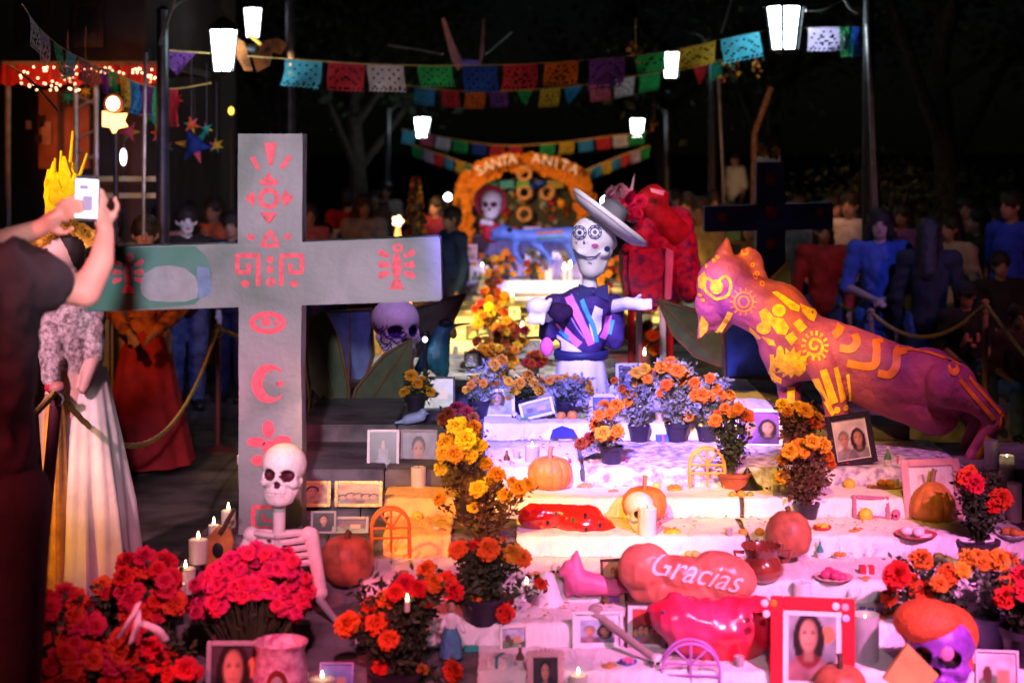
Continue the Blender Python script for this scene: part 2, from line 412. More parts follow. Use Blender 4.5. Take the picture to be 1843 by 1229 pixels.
cloth(5, 690, 812, 'crumpled yellow cloth hanging beside the orange wire arch', m=M['yellow_cloth'], seed=5, wr=2.6, hang=.1)
cloth(4, 650, 838, 'white cloth beside the brown gourd at the left of the altar', seed=21)
cloth(6, 692, 872, 'orange lit cloth on the shelf above the crumpled yellow cloth', seed=22, m=M['yellow_cloth'])
cloth(5, 930, 1340, 'white cloth under the red watermelon sculpture', seed=6)
cloth(5, 1350, 1850, 'creased white cloth with slanting folds left of the dark potted marigold', seed=7, wr=2.2)
cloth(4, 845, 1260, 'white cloth edge above the pink dog figurine', seed=8)
cloth(4, 1268, 1850, 'white cloth under the glazed clay cooking pot', seed=9, wr=1.5)
cloth(3, 640, 1190, 'pink lit cloth under the two white bordered photographs', seed=10)
cloth(3, 1200, 1860, 'pink lit cloth behind the red framed portrait', seed=11, wr=1.4)
cloth(2, 860, 1870, 'white cloth under the ornate pink picture frame', seed=13, wr=1.5)
cloth(1, 760, 1880, 'lowest white cloth at the bottom edge of the altar', seed=14, wr=1.5)
# ------------------------------------------------------------------ flowers
def flower_mesh(seed, flat=.75):
    r = random.Random(seed); b = B()
    ell(b, (0, 0, 0), (.62, .62, .5 * flat), u=8, v=5)
    for ring, (el, n, L, ph) in enumerate([(-36, 12, .88, .5), (-16, 15, 1.0, 0), (4, 15, 1.02, .3), (23, 14, 1.0, .1), (42, 12, .97, .4), (60, 9, .93, .2), (78, 5, .9, .6)]):
        for k in range(n):
            a = 2 * math.pi * (k + ph + r.uniform(-.2, .2)) / n; e = R(el + r.uniform(-10, 10)); q = L * r.uniform(.82, 1.1)
            d = Vector((math.cos(a) * math.cos(e), math.sin(a) * math.cos(e), math.sin(e) * flat + .05)); s = Vector((-math.sin(a), math.cos(a), 0))
            u = s.cross(d) * -.12; wv = .20 * q * r.uniform(.8, 1.3)
            p0 = d * .35; p1 = d * .75 * q; p2 = d * q
            vs = [b.verts.new(p) for p in (p0 - s * .1, p0 + s * .1, p1 + s * wv + u, p2 + s * wv * .7 - u, p2 * 1.03 + u, p2 - s * wv * .7 - u, p1 - s * wv + u)]
            b.faces.new(vs[:3] + [vs[6]]); b.faces.new((vs[6], vs[2], vs[3], vs[4], vs[5]))
    me = bpy.data.meshes.new('flower'); b.to_mesh(me); b.free(); me.shade_smooth(); return me
FL = {}
def flower_me(color, k, flat=.75):
    key = (color, k, flat)
    if key not in FL:
        me = flower_mesh(k * 7 + 1, flat); me.materials.append(M[color]); FL[key] = me
    return FL[key]
def leaves(name, parent, fill, n, m, size=.03, seed=0, up=.35, label=None, stems=True):
    """many small leaf faces spread through a volume; fill(r) returns a point"""
    r = random.Random(seed); b = B()
    for i in range(n):
        p = Vector(fill(r)); d = Vector((r.gauss(0, 1), r.gauss(0, 1), r.gauss(up, .7))).normalized(); s = d.cross(Vector((r.gauss(0, 1), r.gauss(0, 1), r.gauss(0, 1)))).normalized()
        L = size * r.uniform(.6, 1.35); wv = L * .27
        a = [b.verts.new(q) for q in (p, p + d * L * .5 + s * wv, p + d * L + s.cross(d) * L * .12, p + d * L * .5 - s * wv)]
        b.faces.new((a[0], a[1], a[2])); b.faces.new((a[0], a[2], a[3]))
    return fin(name, b, m, parent, smooth=False, kind='stuff', label=label)
def pot_part(parent, r, h, m, name='pot'):
    b = B(); lathe(b, [(r * .70, 0), (r * .93, h * .8), (r * 1.0, h * .82), (r * 1.03, h), (r * .92, h), (r * .88, h * .86), (.01, h * .86)], n=20)
    return fin(name, b, m, parent)
def bouquet(label, base, fl, col='orange', leafm='leaf', pot=(.055, .09), potm='plastic', group='potted marigolds', dd=0, nleaf=420, size=14, seed=0,
            name='potted_marigold', cat='potted flowers', width=None, flat=.75, lsize=.03, top=None, leafcol=None):
    """base: picture point the pot stands on; fl: (px, py, diameter px[, colour])"""
    p = tread(*base) if len(base) == 2 else V(*base)
    if dd: p.y += dd; p.x = (base[0] - CX) * p.y / F
    r = random.Random(seed + int(base[0])); root = thing(name, label, cat, p, 0, group); d = p.y
    pot_part(root, pot[0], pot[1], M[potm])
    tops = []
    for i, f in enumerate(fl):
        dia = f[2] if len(f) > 2 and f[2] else size * 2; c = f[3] if len(f) > 3 else col
        q = V(f[0], f[1], d + r.uniform(-.09, .05)) - p; q.z = max(q.z, .02); tops.append(q)
        rad = S(dia, d) * .53 * r.uniform(.88, 1.12)
        n = (Vector((q.x * 1.2, q.y - .16, .22))).normalized(); rot = n.to_track_quat('Z', 'Y').to_euler()
        link('flower', flower_me(c, r.randint(0, 6), r.choice((.74, .88, 1.0))), None, root, q, rot, rad)
    xs = [t.x for t in tops] or [0]; zs = [t.z for t in tops] or [pot[1]]
    cx = (min(xs) + max(xs)) / 2; wx = (max(xs) - min(xs)) / 2 + .03; wx = max(wx, .05) if width is None else width
    zt = max(zs); z0 = pot[1] * .85
    def fill(rr):
        t = rr.random() ** .8; k = .35 + .65 * t
        if tops and rr.random() < .55:
            q = rr.choice(tops); return Vector((0, 0, z0)).lerp(q + Vector((0, .012, -.012)), rr.uniform(.3, 1)) + Vector((rr.gauss(0, .018), rr.gauss(0, .018), rr.gauss(0, .012)))
        a = rr.uniform(0, 6.28); q = rr.random() ** .5
        return Vector((cx * t + math.cos(a) * q * wx * k, .02 + math.sin(a) * q * min(wx, .10) * k, z0 + (zt - z0) * t * .97))
    leaves('foliage', root, fill, nleaf, M[leafm], lsize, seed + 3)
    b = B()
    for q in tops: tube(b, spline([(cx * .1, 0, z0 * .8), q * .5 + Vector((0, 0, .02)), q - Vector((0, 0, .005))], 3), .0025, 4, caps=False)
    if tops: fin('stems', b, M[leafm], root)
    return root

bouquet('tall yellow marigold in a dark pot left of the ribbed pumpkin', (838, 905), [(821, 768, 34), (853, 771, 34), (806, 796, 36), (838, 792, 42), (860, 803, 32), (798, 815, 30), (795, 843, 30), (818, 818, 30), (872, 834, 28), (830, 760, 24), (846, 820, 26)], 'yellow', 'dryleaf', nleaf=600, pot=(.05, .09))
bouquet('brown leafed marigold with yellow heads in the pot in front of the tall yellow marigold', (882, 978), [(893, 856, 32), (861, 880, 30), (908, 892, 28), (933, 880, 32), (950, 872, 26), (853, 912, 26), (792, 898, 26), (884, 866, 24), (922, 868, 20)], 'amber', 'dryleaf', nleaf=800, pot=(.07, .09), potm='terracotta', width=.09)
bouquet('dark rust marigold behind the tall yellow marigold', (828, 800), [(808, 745, 24), (823, 737, 26), (840, 742, 26), (852, 752, 22), (798, 753, 22), (832, 752, 22)], 'rust', 'leaf', nleaf=260)
bouquet('orange marigold with bluish leaves left of the green folded cloth', (1100, 838), [(1089, 735, 28), (1109, 731, 24), (1078, 748, 26), (1075, 766, 26), (1085, 780, 28), (1111, 776, 26), (1100, 786, 22), (1064, 790, 26, 'rust'), (1046, 799, 24, 'rust'), (1098, 745, 22)], 'orange', 'sage', nleaf=520, width=.10)
bouquet('pale orange marigold at the left end of the top step', (862, 752), [(840, 701, 18), (854, 684, 20), (882, 671, 20), (890, 657, 22), (903, 648, 20), (887, 687, 20), (915, 687, 20), (870, 690, 18), (848, 694, 16), (900, 672, 18)], 'amber', 'sage', nleaf=380)
bouquet('amber marigold between the white frame and the lavender bush', (942, 748), [(951, 676, 22, 'yellow'), (935, 690, 20), (948, 704, 20), (970, 701, 22), (959, 690, 20), (928, 702, 18), (975, 688, 18)], 'amber', 'leaf', nleaf=380)
bouquet('lavender leafed bush topped with small orange heads at the skeleton feet', (1018, 752), [(990, 685, 16), (1003, 683, 17), (1018, 680, 16), (1035, 683, 18), (1056, 690, 18), (1046, 684, 14), (1060, 702, 16)], 'amber', 'sage', nleaf=900, width=.12)
bouquet('yellow and orange marigold right of the charro skeleton', (1150, 775), [(1145, 671, 22, 'yellow'), (1160, 664, 24, 'yellow'), (1175, 672, 22), (1147, 687, 22, 'yellow'), (1189, 661, 22), (1136, 710, 22), (1131, 724, 20), (1106, 685, 16), (1165, 682, 20), (1120, 700, 18)], 'orange', 'sage', nleaf=700, width=.11)
bouquet('tall orange marigold over blue lit leaves at the middle of the top step', (1218, 785), [(1203, 660, 24), (1219, 668, 26), (1232, 672, 20), (1200, 693, 22), (1244, 697, 26), (1252, 712, 22), (1239, 747, 24), (1224, 684, 22), (1190, 708, 18), (1207, 650, 18)], 'orange', 'sage', nleaf=1200, width=.10, pot=(.06, .1))
bouquet('orange marigold behind the family photograph', (1272, 770), [(1278, 681, 22), (1250, 690, 20), (1264, 712, 24), (1278, 714, 22), (1297, 712, 24), (1313, 712, 22), (1289, 700, 18)], 'orange', 'sage', nleaf=560, width=.1)
bouquet('dark leafed orange marigold in a clay pot right of the yellow wire arch', (1322, 862), [(1293, 745, 22), (1305, 736, 24), (1318, 742, 22), (1287, 757, 24), (1344, 749, 30), (1328, 736, 20), (1306, 752, 18)], 'orange', 'leaf', nleaf=900, width=.09, pot=(.075, .08), potm='terracotta')
bouquet('yellow marigold beneath the front paws of the cat sculpture', (1430, 838), [(1408, 731, 26), (1426, 747, 26), (1449, 739, 28), (1436, 731, 22), (1467, 763, 22, 'orange'), (1471, 750, 20), (1418, 742, 20), (1455, 752, 22, 'orange')], 'yellow', 'dryleaf', nleaf=900, width=.10)
bouquet('amber marigold with dry brown leaves left of the tilted black frame', (1452, 918), [(1422, 813, 28), (1410, 826, 24), (1440, 803, 30), (1461, 796, 30), (1480, 802, 30), (1490, 822, 26, 'orange'), (1410, 858, 30), (1447, 815, 24), (1472, 814, 24), (1494, 836, 22, 'orange')], 'amber', 'dryleaf', nleaf=1100, width=.11, pot=(.055, .08), potm='plastic')
bouquet('orange marigold cluster with dark leaves behind the figurine in a white shirt', (868, 1120), [(825, 989, 38), (879, 989, 40), (852, 984, 26), (923, 997, 36, 'amber'), (939, 1004, 34), (768, 1027, 36), (801, 1048, 38), (817, 1066, 34), (868, 1056, 40), (850, 1076, 36), (912, 1078, 24), (972, 1051, 26), (908, 1103, 34), (842, 1086, 30), (905, 1002, 28)], 'redorange', 'leaf', nleaf=1500, width=.13, pot=(.09, .1), lsize=.034)
bouquet('big orange marigold at the centre bottom beside the blue picture', (712, 1256), [(730, 1054, 40), (698, 1078, 42), (734, 1076, 40), (762, 1078, 44), (722, 1108, 44), (678, 1122, 42), (700, 1150, 44), (626, 1124, 42), (666, 1092, 38), (742, 1104, 40), (655, 1120, 38), (780, 1050, 36), (686, 1200, 32, 'redorange'), (814, 1208, 34, 'redorange'), (760, 1205, 24, 'rust'), (712, 1066, 34), (752, 1060, 30)], 'redorange', 'leaf', nleaf=1700, width=.18, pot=(.10, .1), lsize=.036)
bouquet('orange marigold behind the purple painted skull', (1660, 1130), [(1659, 1008, 42), (1614, 1036, 44), (1659, 1065, 44), (1602, 1076, 34), (1706, 1034, 44), (1732, 1026, 34, 'amber'), (1741, 1008, 34, 'amber'), (1640, 1046, 30), (1690, 1050, 34), (1622, 1024, 30)], 'redorange', 'leaf', nleaf=900, width=.15)
bouquet('lavender pot of bluish leaves with a row of orange heads on top', (1785, 1150), [(1757, 1003, 34, 'amber'), (1776, 1006, 34, 'amber'), (1796, 1008, 36), (1816, 1008, 30), (1768, 1014, 26), (1806, 1016, 26)], 'orange', 'sage', nleaf=1100, width=.10, pot=(.075, .13), potm='lav')
bouquet('orange marigold cut by the right edge above the dark vase', (1850, 1200), [(1821, 1053, 42), (1809, 1076, 34), (1837, 1041, 42), (1846, 1066, 40), (1828, 1078, 30)], 'redorange', 'leaf', nleaf=900, width=.12, pot=(.1, .14))
bouquet('red headed marigold over a dark leafy pot right of the orange pumpkin', (1762, 1000), [(1740, 860, 34), (1754, 871, 34), (1733, 870, 28), (1768, 864, 22), (1801, 898, 36, 'redorange'), (1787, 912, 28), (1745, 848, 24)], 'redorange', 'leaf', nleaf=1500, width=.085, pot=(.085, .085), potm='plastic')
bouquet('orange marigold at the far left of the top step beside the dark frame', (748, 740), [(740, 676, 20), (752, 690, 20), (765, 700, 20), (738, 695, 18), (728, 706, 18), (760, 684, 16), (775, 706, 16)], 'amber', 'leaf', nleaf=260, width=.1)
# runway marigolds, standing on the boards
def on_run(px, py): return (px, py, (CZ - RUNZ) * F / (py - HY))
rr = random.Random(5)
RUN = [('dark marigold pot nearest the skeleton on the left of the runway', 905, 672, 34, 8), ('rust marigold pot below the second pot of the runway row', 920, 640, 34, 8),
       ('round rust marigold clump halfway up the left runway row', 888, 606, 44, 14), ('slim brown marigold pot in the left runway row', 890, 566, 28, 8), ('small marigold pot below the far altar on the left', 884, 530, 24, 8),
       ('rust marigold clump right of the skeleton waist', 1140, 632, 36, 12), ('greenish marigold clump at the right edge of the runway', 1180, 650, 32, 9), ('small marigold pot beside the skeleton sash', 1118, 600, 26, 8)]
for i, (lab, x, y, sp, n) in enumerate(RUN):
    bq = on_run(x, y + 6); d = bq[2]; hh = 46 if i != 2 else 62
    bouquet(lab, bq, [(x + rr.uniform(-sp, sp) * .75, y - 12 - rr.random() * hh * .8, 17 * 12 / d, rr.choice(['rust', 'orange', 'rust', 'amber'])) for _ in range(n + 3)], 'rust', 'dryleaf', nleaf=260, group='marigold pots along the runway', pot=(.05, .08), width=S(sp, d) * .8)
bouquet('orange marigold clump behind the skeleton right shoulder', on_run(1092, 540), [(1090 + rr.uniform(-14, 14), 528 - k * 7, 15, rr.choice(['orange', 'amber', 'rust'])) for k in range(9)], 'orange', 'leaf', nleaf=240, group='marigold pots along the runway', width=.06)
for lab, x, y, sp, hh, n, col in [('tall rust marigold pot highest in the left runway row', 872, 520, 16, 34, 9, 'rust'), ('amber marigold pot in the middle of the left runway row', 878, 590, 20, 34, 9, 'amber'), ('dense rust marigold pot low in the left runway row', 912, 622, 24, 36, 10, 'rust'), ('orange marigold pot left of the pale grey runner', 868, 650, 22, 30, 9, 'orange'), ('rust marigold pot under the skeleton pink pompom', 960, 668, 22, 26, 9, 'rust'), ('orange marigold pot at the right rim of the runway', 1126, 520, 18, 50, 12, 'orange'), ('rust marigold pot by the red chair legs', 1160, 585, 20, 32, 10, 'rust'), ('amber marigold pot in front of the red chair legs', 1196, 622, 22, 30, 10, 'amber')]:
    bq = on_run(x, y + 6); bouquet(lab, bq, [(x + rr.uniform(-sp, sp) * .85, y - 10 - rr.random() * hh, 17 * 12 / bq[2], rr.choice([col, col, 'orange', 'rust'])) for _ in range(n)], 'rust', 'dryleaf', nleaf=220, group='marigold pots along the runway', pot=(.05, .08), width=S(sp, bq[2]) * .8)
# carnations at the lower left
rr = random.Random(8)
def region(n, x0, x1, y0, y1, s0=30, s1=42):
    return [(rr.uniform(x0, x1), y0 + (y1 - y0) * rr.random() + 14 * math.sin(rr.random() * 6), rr.uniform(s0, s1)) for _ in range(n)]
def carn(label, base, fl, width, **k):
    bouquet(label, base, fl, 'red', 'leaf', group='bunches of red carnations', nleaf=700, width=width, pot=(.08, .1), name='carnation_bunch', lsize=.035, **k)
carn('bright red carnation bunch beside the lit candles', (275, 1262), [(230, 1014, 38), (259, 1003, 40), (296, 1014, 40), (310, 1040, 36)] + region(44, 222, 322, 1012, 1125), .11)
bouquet('small orange marigold pair left of the bright red carnations', (193, 1200), [(183, 1054, 34), (205, 1061, 36), (190, 1066, 28), (212, 1050, 26)], 'redorange', 'leaf', nleaf=200, width=.04, pot=(.05, .16), potm='plastic')
carn('darker red carnation bunch in the bottom left corner', (30, 1320), region(46, -20, 68, 1085, 1250), .12)
carn('pinkish red carnation bunch second from the left edge', (120, 1315), [(117, 1068, 40), (135, 1080, 40), (161, 1094, 38)] + region(52, 70, 172, 1085, 1250), .12)
carn('low dark red carnation bunch left of the white ribboned stems', (200, 1315), region(26, 172, 236, 1155, 1255), .08)
carn('low dark red carnation bunch beside the grey picture frame', (305, 1315), region(34, 240, 352, 1165, 1255), .11)
rb_ = thing('ribbon_bow', 'pale pink ribbon hanging under the bright red carnations', 'ribbon', V(250, 1150, 5.35), 0)
for x0_, y0_, x1_, y1_ in ((248, 1085, 214, 1150), (250, 1120, 300, 1156), (246, 1100, 236, 1160)):
    b = B(); p_ = [V(x0_, y0_, 5.33), V((x0_ + x1_) / 2 + 5, (y0_ + y1_) / 2 - 6, 5.30), V(x1_, y1_, 5.33)]
    v_ = [(b.verts.new(q + Vector((-.012, 0, -.006))), b.verts.new(q + Vector((.012, 0, .008)))) for q in spline(p_, 5)]
    for i_ in range(len(v_) - 1): b.faces.new((v_[i_][0], v_[i_ + 1][0], v_[i_ + 1][1], v_[i_][1]))
    o_ = fin('ribbon', b, M['cloth'], rb_, world=True); s_ = o_.modifiers.new('t', 'SOLIDIFY'); s_.thickness = .0015
cr = []
rr = random.Random(3)
for k in range(210):
    t = rr.random(); x = 352 + t * 205; top = 1000 + 50 * (1 - min(1, t * 2.4)) ** 1.3 - 18 * math.sin(math.pi * min(1, max(0, (t - .25) / .6))) + (26 if t > .93 else 0); bot = 1120 - 22 * t - (34 * math.sin(math.pi * t) if t > .2 else 0) + (20 if .7 < t < .9 else 0)
    cr.append((x, top + (bot - top) * rr.random(), rr.uniform(22, 31)))
bouquet('hot pink carnation mound in a dark basket under the small skeleton', (455, 1215), cr, 'hotpink', 'leaf', nleaf=260, width=.12, pot=(.14, .225), potm='basket', name='carnation_basket', group=None)

# ------------------------------------------------------------------ candles
def candle(label, px, py, hpx, wpx, lit=True, glass=None, group='candles burning on the altar', d=None, col=None):
    p = tread(px, py) if d is None else V(px, py, d); d = p.y; h = S(hpx, d); r = S(wpx, d) / 2
    root = thing('candle', label, 'candle', p, 0, group); b = B()
    lathe(b, [(r * .96, 0), (r, h * .05), (r * 1.0, h * .9), (r * 1.02, h * .97), (r * .9, h), (r * .7, h * .955), (.001, h * .945)], n=18, fn=lambda a, z: 1 + .02 * math.sin(3 * a + z * 30))
    fin('wax_body', b, col or M['wax'], root)
    b = B(); tube(b, [(0, 0, h * .94), (.001, 0, h + .008)], .0012, 5); fin('wick', b, M['black'], root)
    if glass:
        b = B(); lathe(b, [(r * 1.15, -.001), (r * 1.2, h * 1.25), (r * 1.12, h * 1.25), (r * 1.07, .004)], n=18, caps=False); fin('glass_jar', b, glass, root)
    if lit:
        b = B(); f = max(.006, S(4, d)); lathe(b, [(.0006, h + .002), (f * .55, h + f * .8), (f * .62, h + f * 1.3), (f * .35, h + f * 2.4), (.0005, h + f * 3.6)], n=10); fin('flame', b, M['flame'], root)
    return root
gl = mat('cloudy_glass', (.7, .68, .72), .15, var=.05, spec=.6, trans=.5)
candle('cream candle third from the left, beside the guitar', 357, 1012, 42, 34, d=6.3)
candle('low cream candle with a broad rim left of the guitar', 334, 1066, 44, 36, d=6.2)
candle('lowest of the candles beside the red carnations', 320, 1100, 50, 30, d=6.1)
candle('small candle highest beside the cross foot', 411, 948, 30, 26, d=6.7)
candle('tiny candle behind the neck of the guitar', 385, 968, 24, 20, d=6.6)
candle('tall unlit cream candle before the portrait of a dark haired head', 753, 880, 40, 27, lit=False)
candle('fat white pillar candle in front of the skull faced pumpkin', 1165, 966, 54, 34, lit=False, col=M['cloth'])
candle('white candle behind the wooden stick, near the ornate frame', 1041, 1214, 46, 32)
candle('white candle between clay pot and red framed portrait', 1443, 1082, 44, 34, lit=False, col=M['cloth'])
candle('burning candle at the bottom edge below the patterned vase', 580, 1240, 40, 48)
candle('burning candle lit on the right of the red framed portrait', 1557, 1192, 70, 42, glass=gl)
candle('glass candle left of the cat foot', 1784, 842, 40, 22, glass=gl, lit=False)
candle('tall glass candle at the right edge behind the red marigold', 1812, 872, 50, 22, glass=gl)
candle('white pillar candle at the right edge beneath the glass candle', 1826, 915, 70, 26, lit=False)
candle('short candle in the middle of the blue lit step', 1152, 758, 26, 20)
candle('votive candle before the blue lit marigolds', 1187, 762, 22, 16, lit=False)
candle('small votive cup with an orange flame below the folded blue cloth', 958, 835, 26, 22, glass=gl)
candle('candle at the skeleton right foot', 1124, 735, 26, 14, lit=False)
candle('little flame left of the cross shaft', 432, 835, 16, 12, d=7.4)
candle('thin lit candle among the orange marigold at centre bottom', 733, 1100, 18, 10, d=5.75)
candle('lit taper above the purple photo frame', 948, 1065, 14, 12, d=6.4)
for i, x in enumerate((984, 990, 1016, 1026, 868)):
    candle(['thin white candle left of the pair on the far altar cloth', 'taller white candle in the middle of the far altar cloth', 'short candle left of the skeleton jaw on the far altar', 'round candle touching the skeleton jaw on the far altar', 'squat candle at the left end of the far altar cloth'][i], x, 505, 18 + 4 * (i % 2), 8, group='candles on the far altar', d=17.0, lit=i > 1)

# ------------------------------------------------------------------ picture frames
C = dict(skin=(.50, .26, .17), hair=(.02, .013, .012), dark=(.05, .04, .045), blue=(.10, .14, .42), pale=(.62, .58, .56), warm=(.50, .30, .16), green=(.10, .20, .10), red=(.45, .05, .05), grey=(.25, .26, .28), purple=(.20, .08, .35), sky=(.35, .42, .55))
PH = dict(skin=mat('doll_skin', C['skin'], .4), hair=mat('doll_hair', C['hair'], .4))
PRINT = bpy.data.materials.new('photo_print'); PRINT.use_nodes = True; _n = PRINT.node_tree; _a = _n.nodes.new('ShaderNodeVertexColor'); _a.layer_name = 'print'
_n.links.new(_a.outputs[0], _n.nodes['Principled BSDF'].inputs['Base Color']); _n.nodes['Principled BSDF'].inputs['Roughness'].default_value = .3
def frame(label, px, py, wpx, hpx, rail, fm, style='face', bg='grey', top='dark', matw=0, yaw=0, roll=0, lean=10, d=None, group='framed photographs on the altar', cat='picture frame', seed=0, dy=0):
    p = tread(px, py) if d is None else V(px, py, d)
    if dy: p.y += dy; p.x = (px - CX) * p.y / F
    d = p.y; W, H, rl = S(wpx, d), S(hpx, d), S(rail, d); th = .016; r = random.Random(seed + int(px))
    if roll: p.z += abs(math.sin(R(roll))) * W / 2
    root = thing('picture_frame', label, cat, p, 0, group); root.rotation_euler = (R(-lean), R(roll), R(yaw)); rt = root
    names = []
    for x, z, sx, sz in ((-W / 2 + rl / 2, H / 2, rl, H), (W / 2 - rl / 2, H / 2, rl, H), (0, H - rl / 2, W - 2 * rl, rl), (0, rl / 2, W - 2 * rl, rl)):
        b = B(); box(b, (x, 0, z), (sx - .0005, th, sz)); fin('rail', b, fm, root, smooth=False, bevel=min(.003, rl * .2))
    b = B(); box(b, (0, .004, H / 2), (W - 2 * rl + .002, .004, H - 2 * rl + .002)); fin('backing', b, M['cloth'] if matw else M['darkwood'], root, smooth=False)
    b = B(); prism(b, [(-.02, th / 2, H * .7), (.02, th / 2, H * .7), (.03, th / 2, 0), (-.03, th / 2, 0)], (0, .003, 0))
    a = math.tan(R(lean + 14))
    for v in b.verts: v.co.y += (H * .7 - v.co.z) * a * .6
    fin('easel_leg', b, M['darkwood'], root, smooth=False)
    w, h = W - 2 * rl - 2 * S(matw, d), H - 2 * rl - 2 * S(matw, d); z0 = rl + S(matw, d); y = .0012
    r_ = r.random(); nx, nz = 26, 30
    def soft(v, e=.06): return max(0.0, min(1.0, .5 - v / e))
    def el(u, t, cx, cz, rx, rz): return (((u - cx) / rx) ** 2 + ((t - cz) / rz) ** 2) ** .5 - 1
    def col(u, t):
        nz_ = noise.noise(Vector((u * 4, t * 4, seed + px))) ; c = Vector(C[bg]) * (.75 + .5 * t + .5 * nz_)
        def mixc(k, cc): nonlocal c; c = c.lerp(Vector(cc), k)
        def who(cx, s, tc, base=0, longh=False, gray=False):
            hc = (.22, .20, .19) if gray else C['hair']
            if longh: mixc(soft(el(u, t, cx, base + .52 * s, .27 * s, .36 * s)), hc)
            mixc(soft(max(el(u, t, cx, base - .02, .44 * s, .36 * s), 0)) if t < base + .4 * s else 0, Vector(C[tc]) * (.8 + .6 * nz_ - .5 * (u - cx)))
            mixc(soft(max(abs(u - cx) - .08 * s, abs(t - base - .34 * s) - .09 * s)), Vector(C['skin']) * .6)
            mixc(soft(el(u, t, cx, base + .67 * s, .20 * s, .21 * s)), hc)
            k = el(u, t, cx, base + .58 * s, .155 * s, .205 * s); mixc(soft(k, .2), Vector(C['skin']) * (1.25 - 1.6 * (u - cx) / s - .4 * (1 + k)))
            for sx in (-1, 1): mixc(.8 * soft(el(u, t, cx + sx * .07 * s, base + .62 * s, .04 * s, .022 * s), .8), (.05, .02, .02))
            mixc(.5 * soft(el(u, t, cx, base + .47 * s, .06 * s, .018 * s), .8), (.30, .05, .05)); mixc(.35 * soft(el(u, t, cx + .01, base + .545 * s, .025 * s, .03 * s), .8), (.25, .10, .07))
        if style == 'face': who(.5, 1.05, top)
        elif style == 'faceL': mixc(soft(el(u, t, .82, .72, .15, .13)), (.62, .22, .10)); who(.42, 1.2, top, longh=True)
        elif style == 'pair': who(.28, .85, top, gray=True); who(.72, .88, 'dark', longh=True)
        elif style == 'group':
            mixc(soft(t - .42 - .05 * math.sin(u * 9)), C['green'])
            for i in range(5): who(.12 + .19 * i, .58 + .07 * (i % 2), ['pale', 'blue', 'red', 'dark', 'warm'][i], base=-.04 + .04 * ((i * 7) % 3))
        elif style == 'land': mixc(soft(t - .42 - .1 * math.sin(u * 6 + r_ * 6)), Vector(C['green']) * (1 + nz_)); mixc(soft(max(abs(u - .66) - .16, abs(t - .46) - .16)), C['warm']); mixc(soft(el(u, t, .25, .5, .12, .2)), (.12, .05, .04))
        elif style == 'dress':
            mixc(soft(max(abs(u - .84) - .16, t - .52)), (.25, .03, .03)); mixc(soft(abs(u - .2 - .15 * (1 - t)) - .03 if t > .4 else 1), (.08, .05, .05)); mixc(soft(max(abs(u - .5) - .08 - .36 * max(0, .6 - t), t - .62)), Vector(C[top]) * (1 + .4 * math.sin(u * 40) * (1 - t))); who(.5, .36, 'pale', base=.5)
        elif style == 'stand': mixc(soft(max(abs(u - .5) - .17 - .1 * (t < .4), t - .62)), Vector(C[top]) * (.9 + .5 * nz_)); who(.5, .5, top, base=.42)
        return [max(0, min(1, x)) for x in c] + [1]
    me = bpy.data.meshes.new('photo_print'); vs = [(w * i / nx - w / 2, y, z0 + h * j / nz) for j in range(nz + 1) for i in range(nx + 1)]
    me.from_pydata(vs, [], [(j * (nx + 1) + i, j * (nx + 1) + i + 1, (j + 1) * (nx + 1) + i + 1, (j + 1) * (nx + 1) + i) for j in range(nz) for i in range(nx)])
    at = me.color_attributes.new('print', 'FLOAT_COLOR', 'POINT')
    for k_ in range(len(vs)): at.data[k_].color = col((k_ % (nx + 1)) / nx, (k_ // (nx + 1)) / nz)
    link('photo_print', me, PRINT, root)
    return root
whitef, greyf = M['white'], mat('grey_frame', (.33, .32, .33), .5)
pinkf, redf = mat('pink_frame', (.72, .38, .40), .5, var=.15), mat('red_frame', (.62, .015, .03), .35, var=.08)
frame('white framed portrait standing left on the top step', 898, 752, 58, 52, 6, whitef, 'faceL', 'sky', 'pale', yaw=4)
frame('white photograph leaning back beside the round fruits', 970, 756, 62, 34, 5, whitef, 'land', 'grey', roll=-14, lean=30, dy=-.05)
frame('white framed photo right of the round fruits', 1087, 753, 54, 44, 7, whitef, 'pair', 'blue', 'dark', yaw=-3)
frame('large white framed family photograph in front of the cat', 1366, 770, 84, 68, 6, whitef, 'pair', 'purple', 'purple', yaw=-5, dy=-.1)
frame('thin black framed paper at the far left of the top row', 788, 738, 62, 60, 4, M['black'], 'land', 'grey', 'dark')
frame('dim framed portrait beside the skeleton skirt', 1136, 706, 56, 52, 6, greyf, 'face', 'dark', 'blue')
frame('tall narrow white frame with a small standing figure', 689, 862, 58, 88, 5, whitef, 'stand', 'dark', 'grey', d=7.6)
frame('large grey print of a dark haired head', 752, 866, 68, 92, 5, greyf, 'face', 'grey', 'dark', d=7.7, yaw=-4)
frame('gold framed photo behind the small skeleton skull', 562, 912, 66, 46, 6, M['gold'], 'face', 'warm', 'warm', d=7.15)
frame('wide gold framed group photograph', 645, 912, 86, 46, 6, M['gold'], 'group', 'warm', d=7.15)
frame('dark photo leaning under the gold framed photo', 582, 960, 46, 40, 4, greyf, 'face', 'dark', 'dark', d=6.95)
frame('low black and white photo behind the brown gourd', 630, 962, 66, 32, 5, greyf, 'land', 'dark', 'dark', d=6.95, lean=24)
frame('black framed double portrait tilted to the right', 1540, 842, 84, 92, 10, M['black'], 'pair', 'pale', 'dark', matw=2, roll=-7, yaw=8)
frame('wide pinkish frame holding a wedding style photo of a full skirt', 1682, 900, 104, 108, 13, pinkf, 'dress', 'pale', 'warm', matw=14, roll=-3, yaw=-4)
frame('small dark red frame lying back behind a pale fruit', 1568, 926, 68, 44, 8, mat('maroon_frame', (.20, .015, .02), .4), 'group', 'dark', roll=4, lean=26)
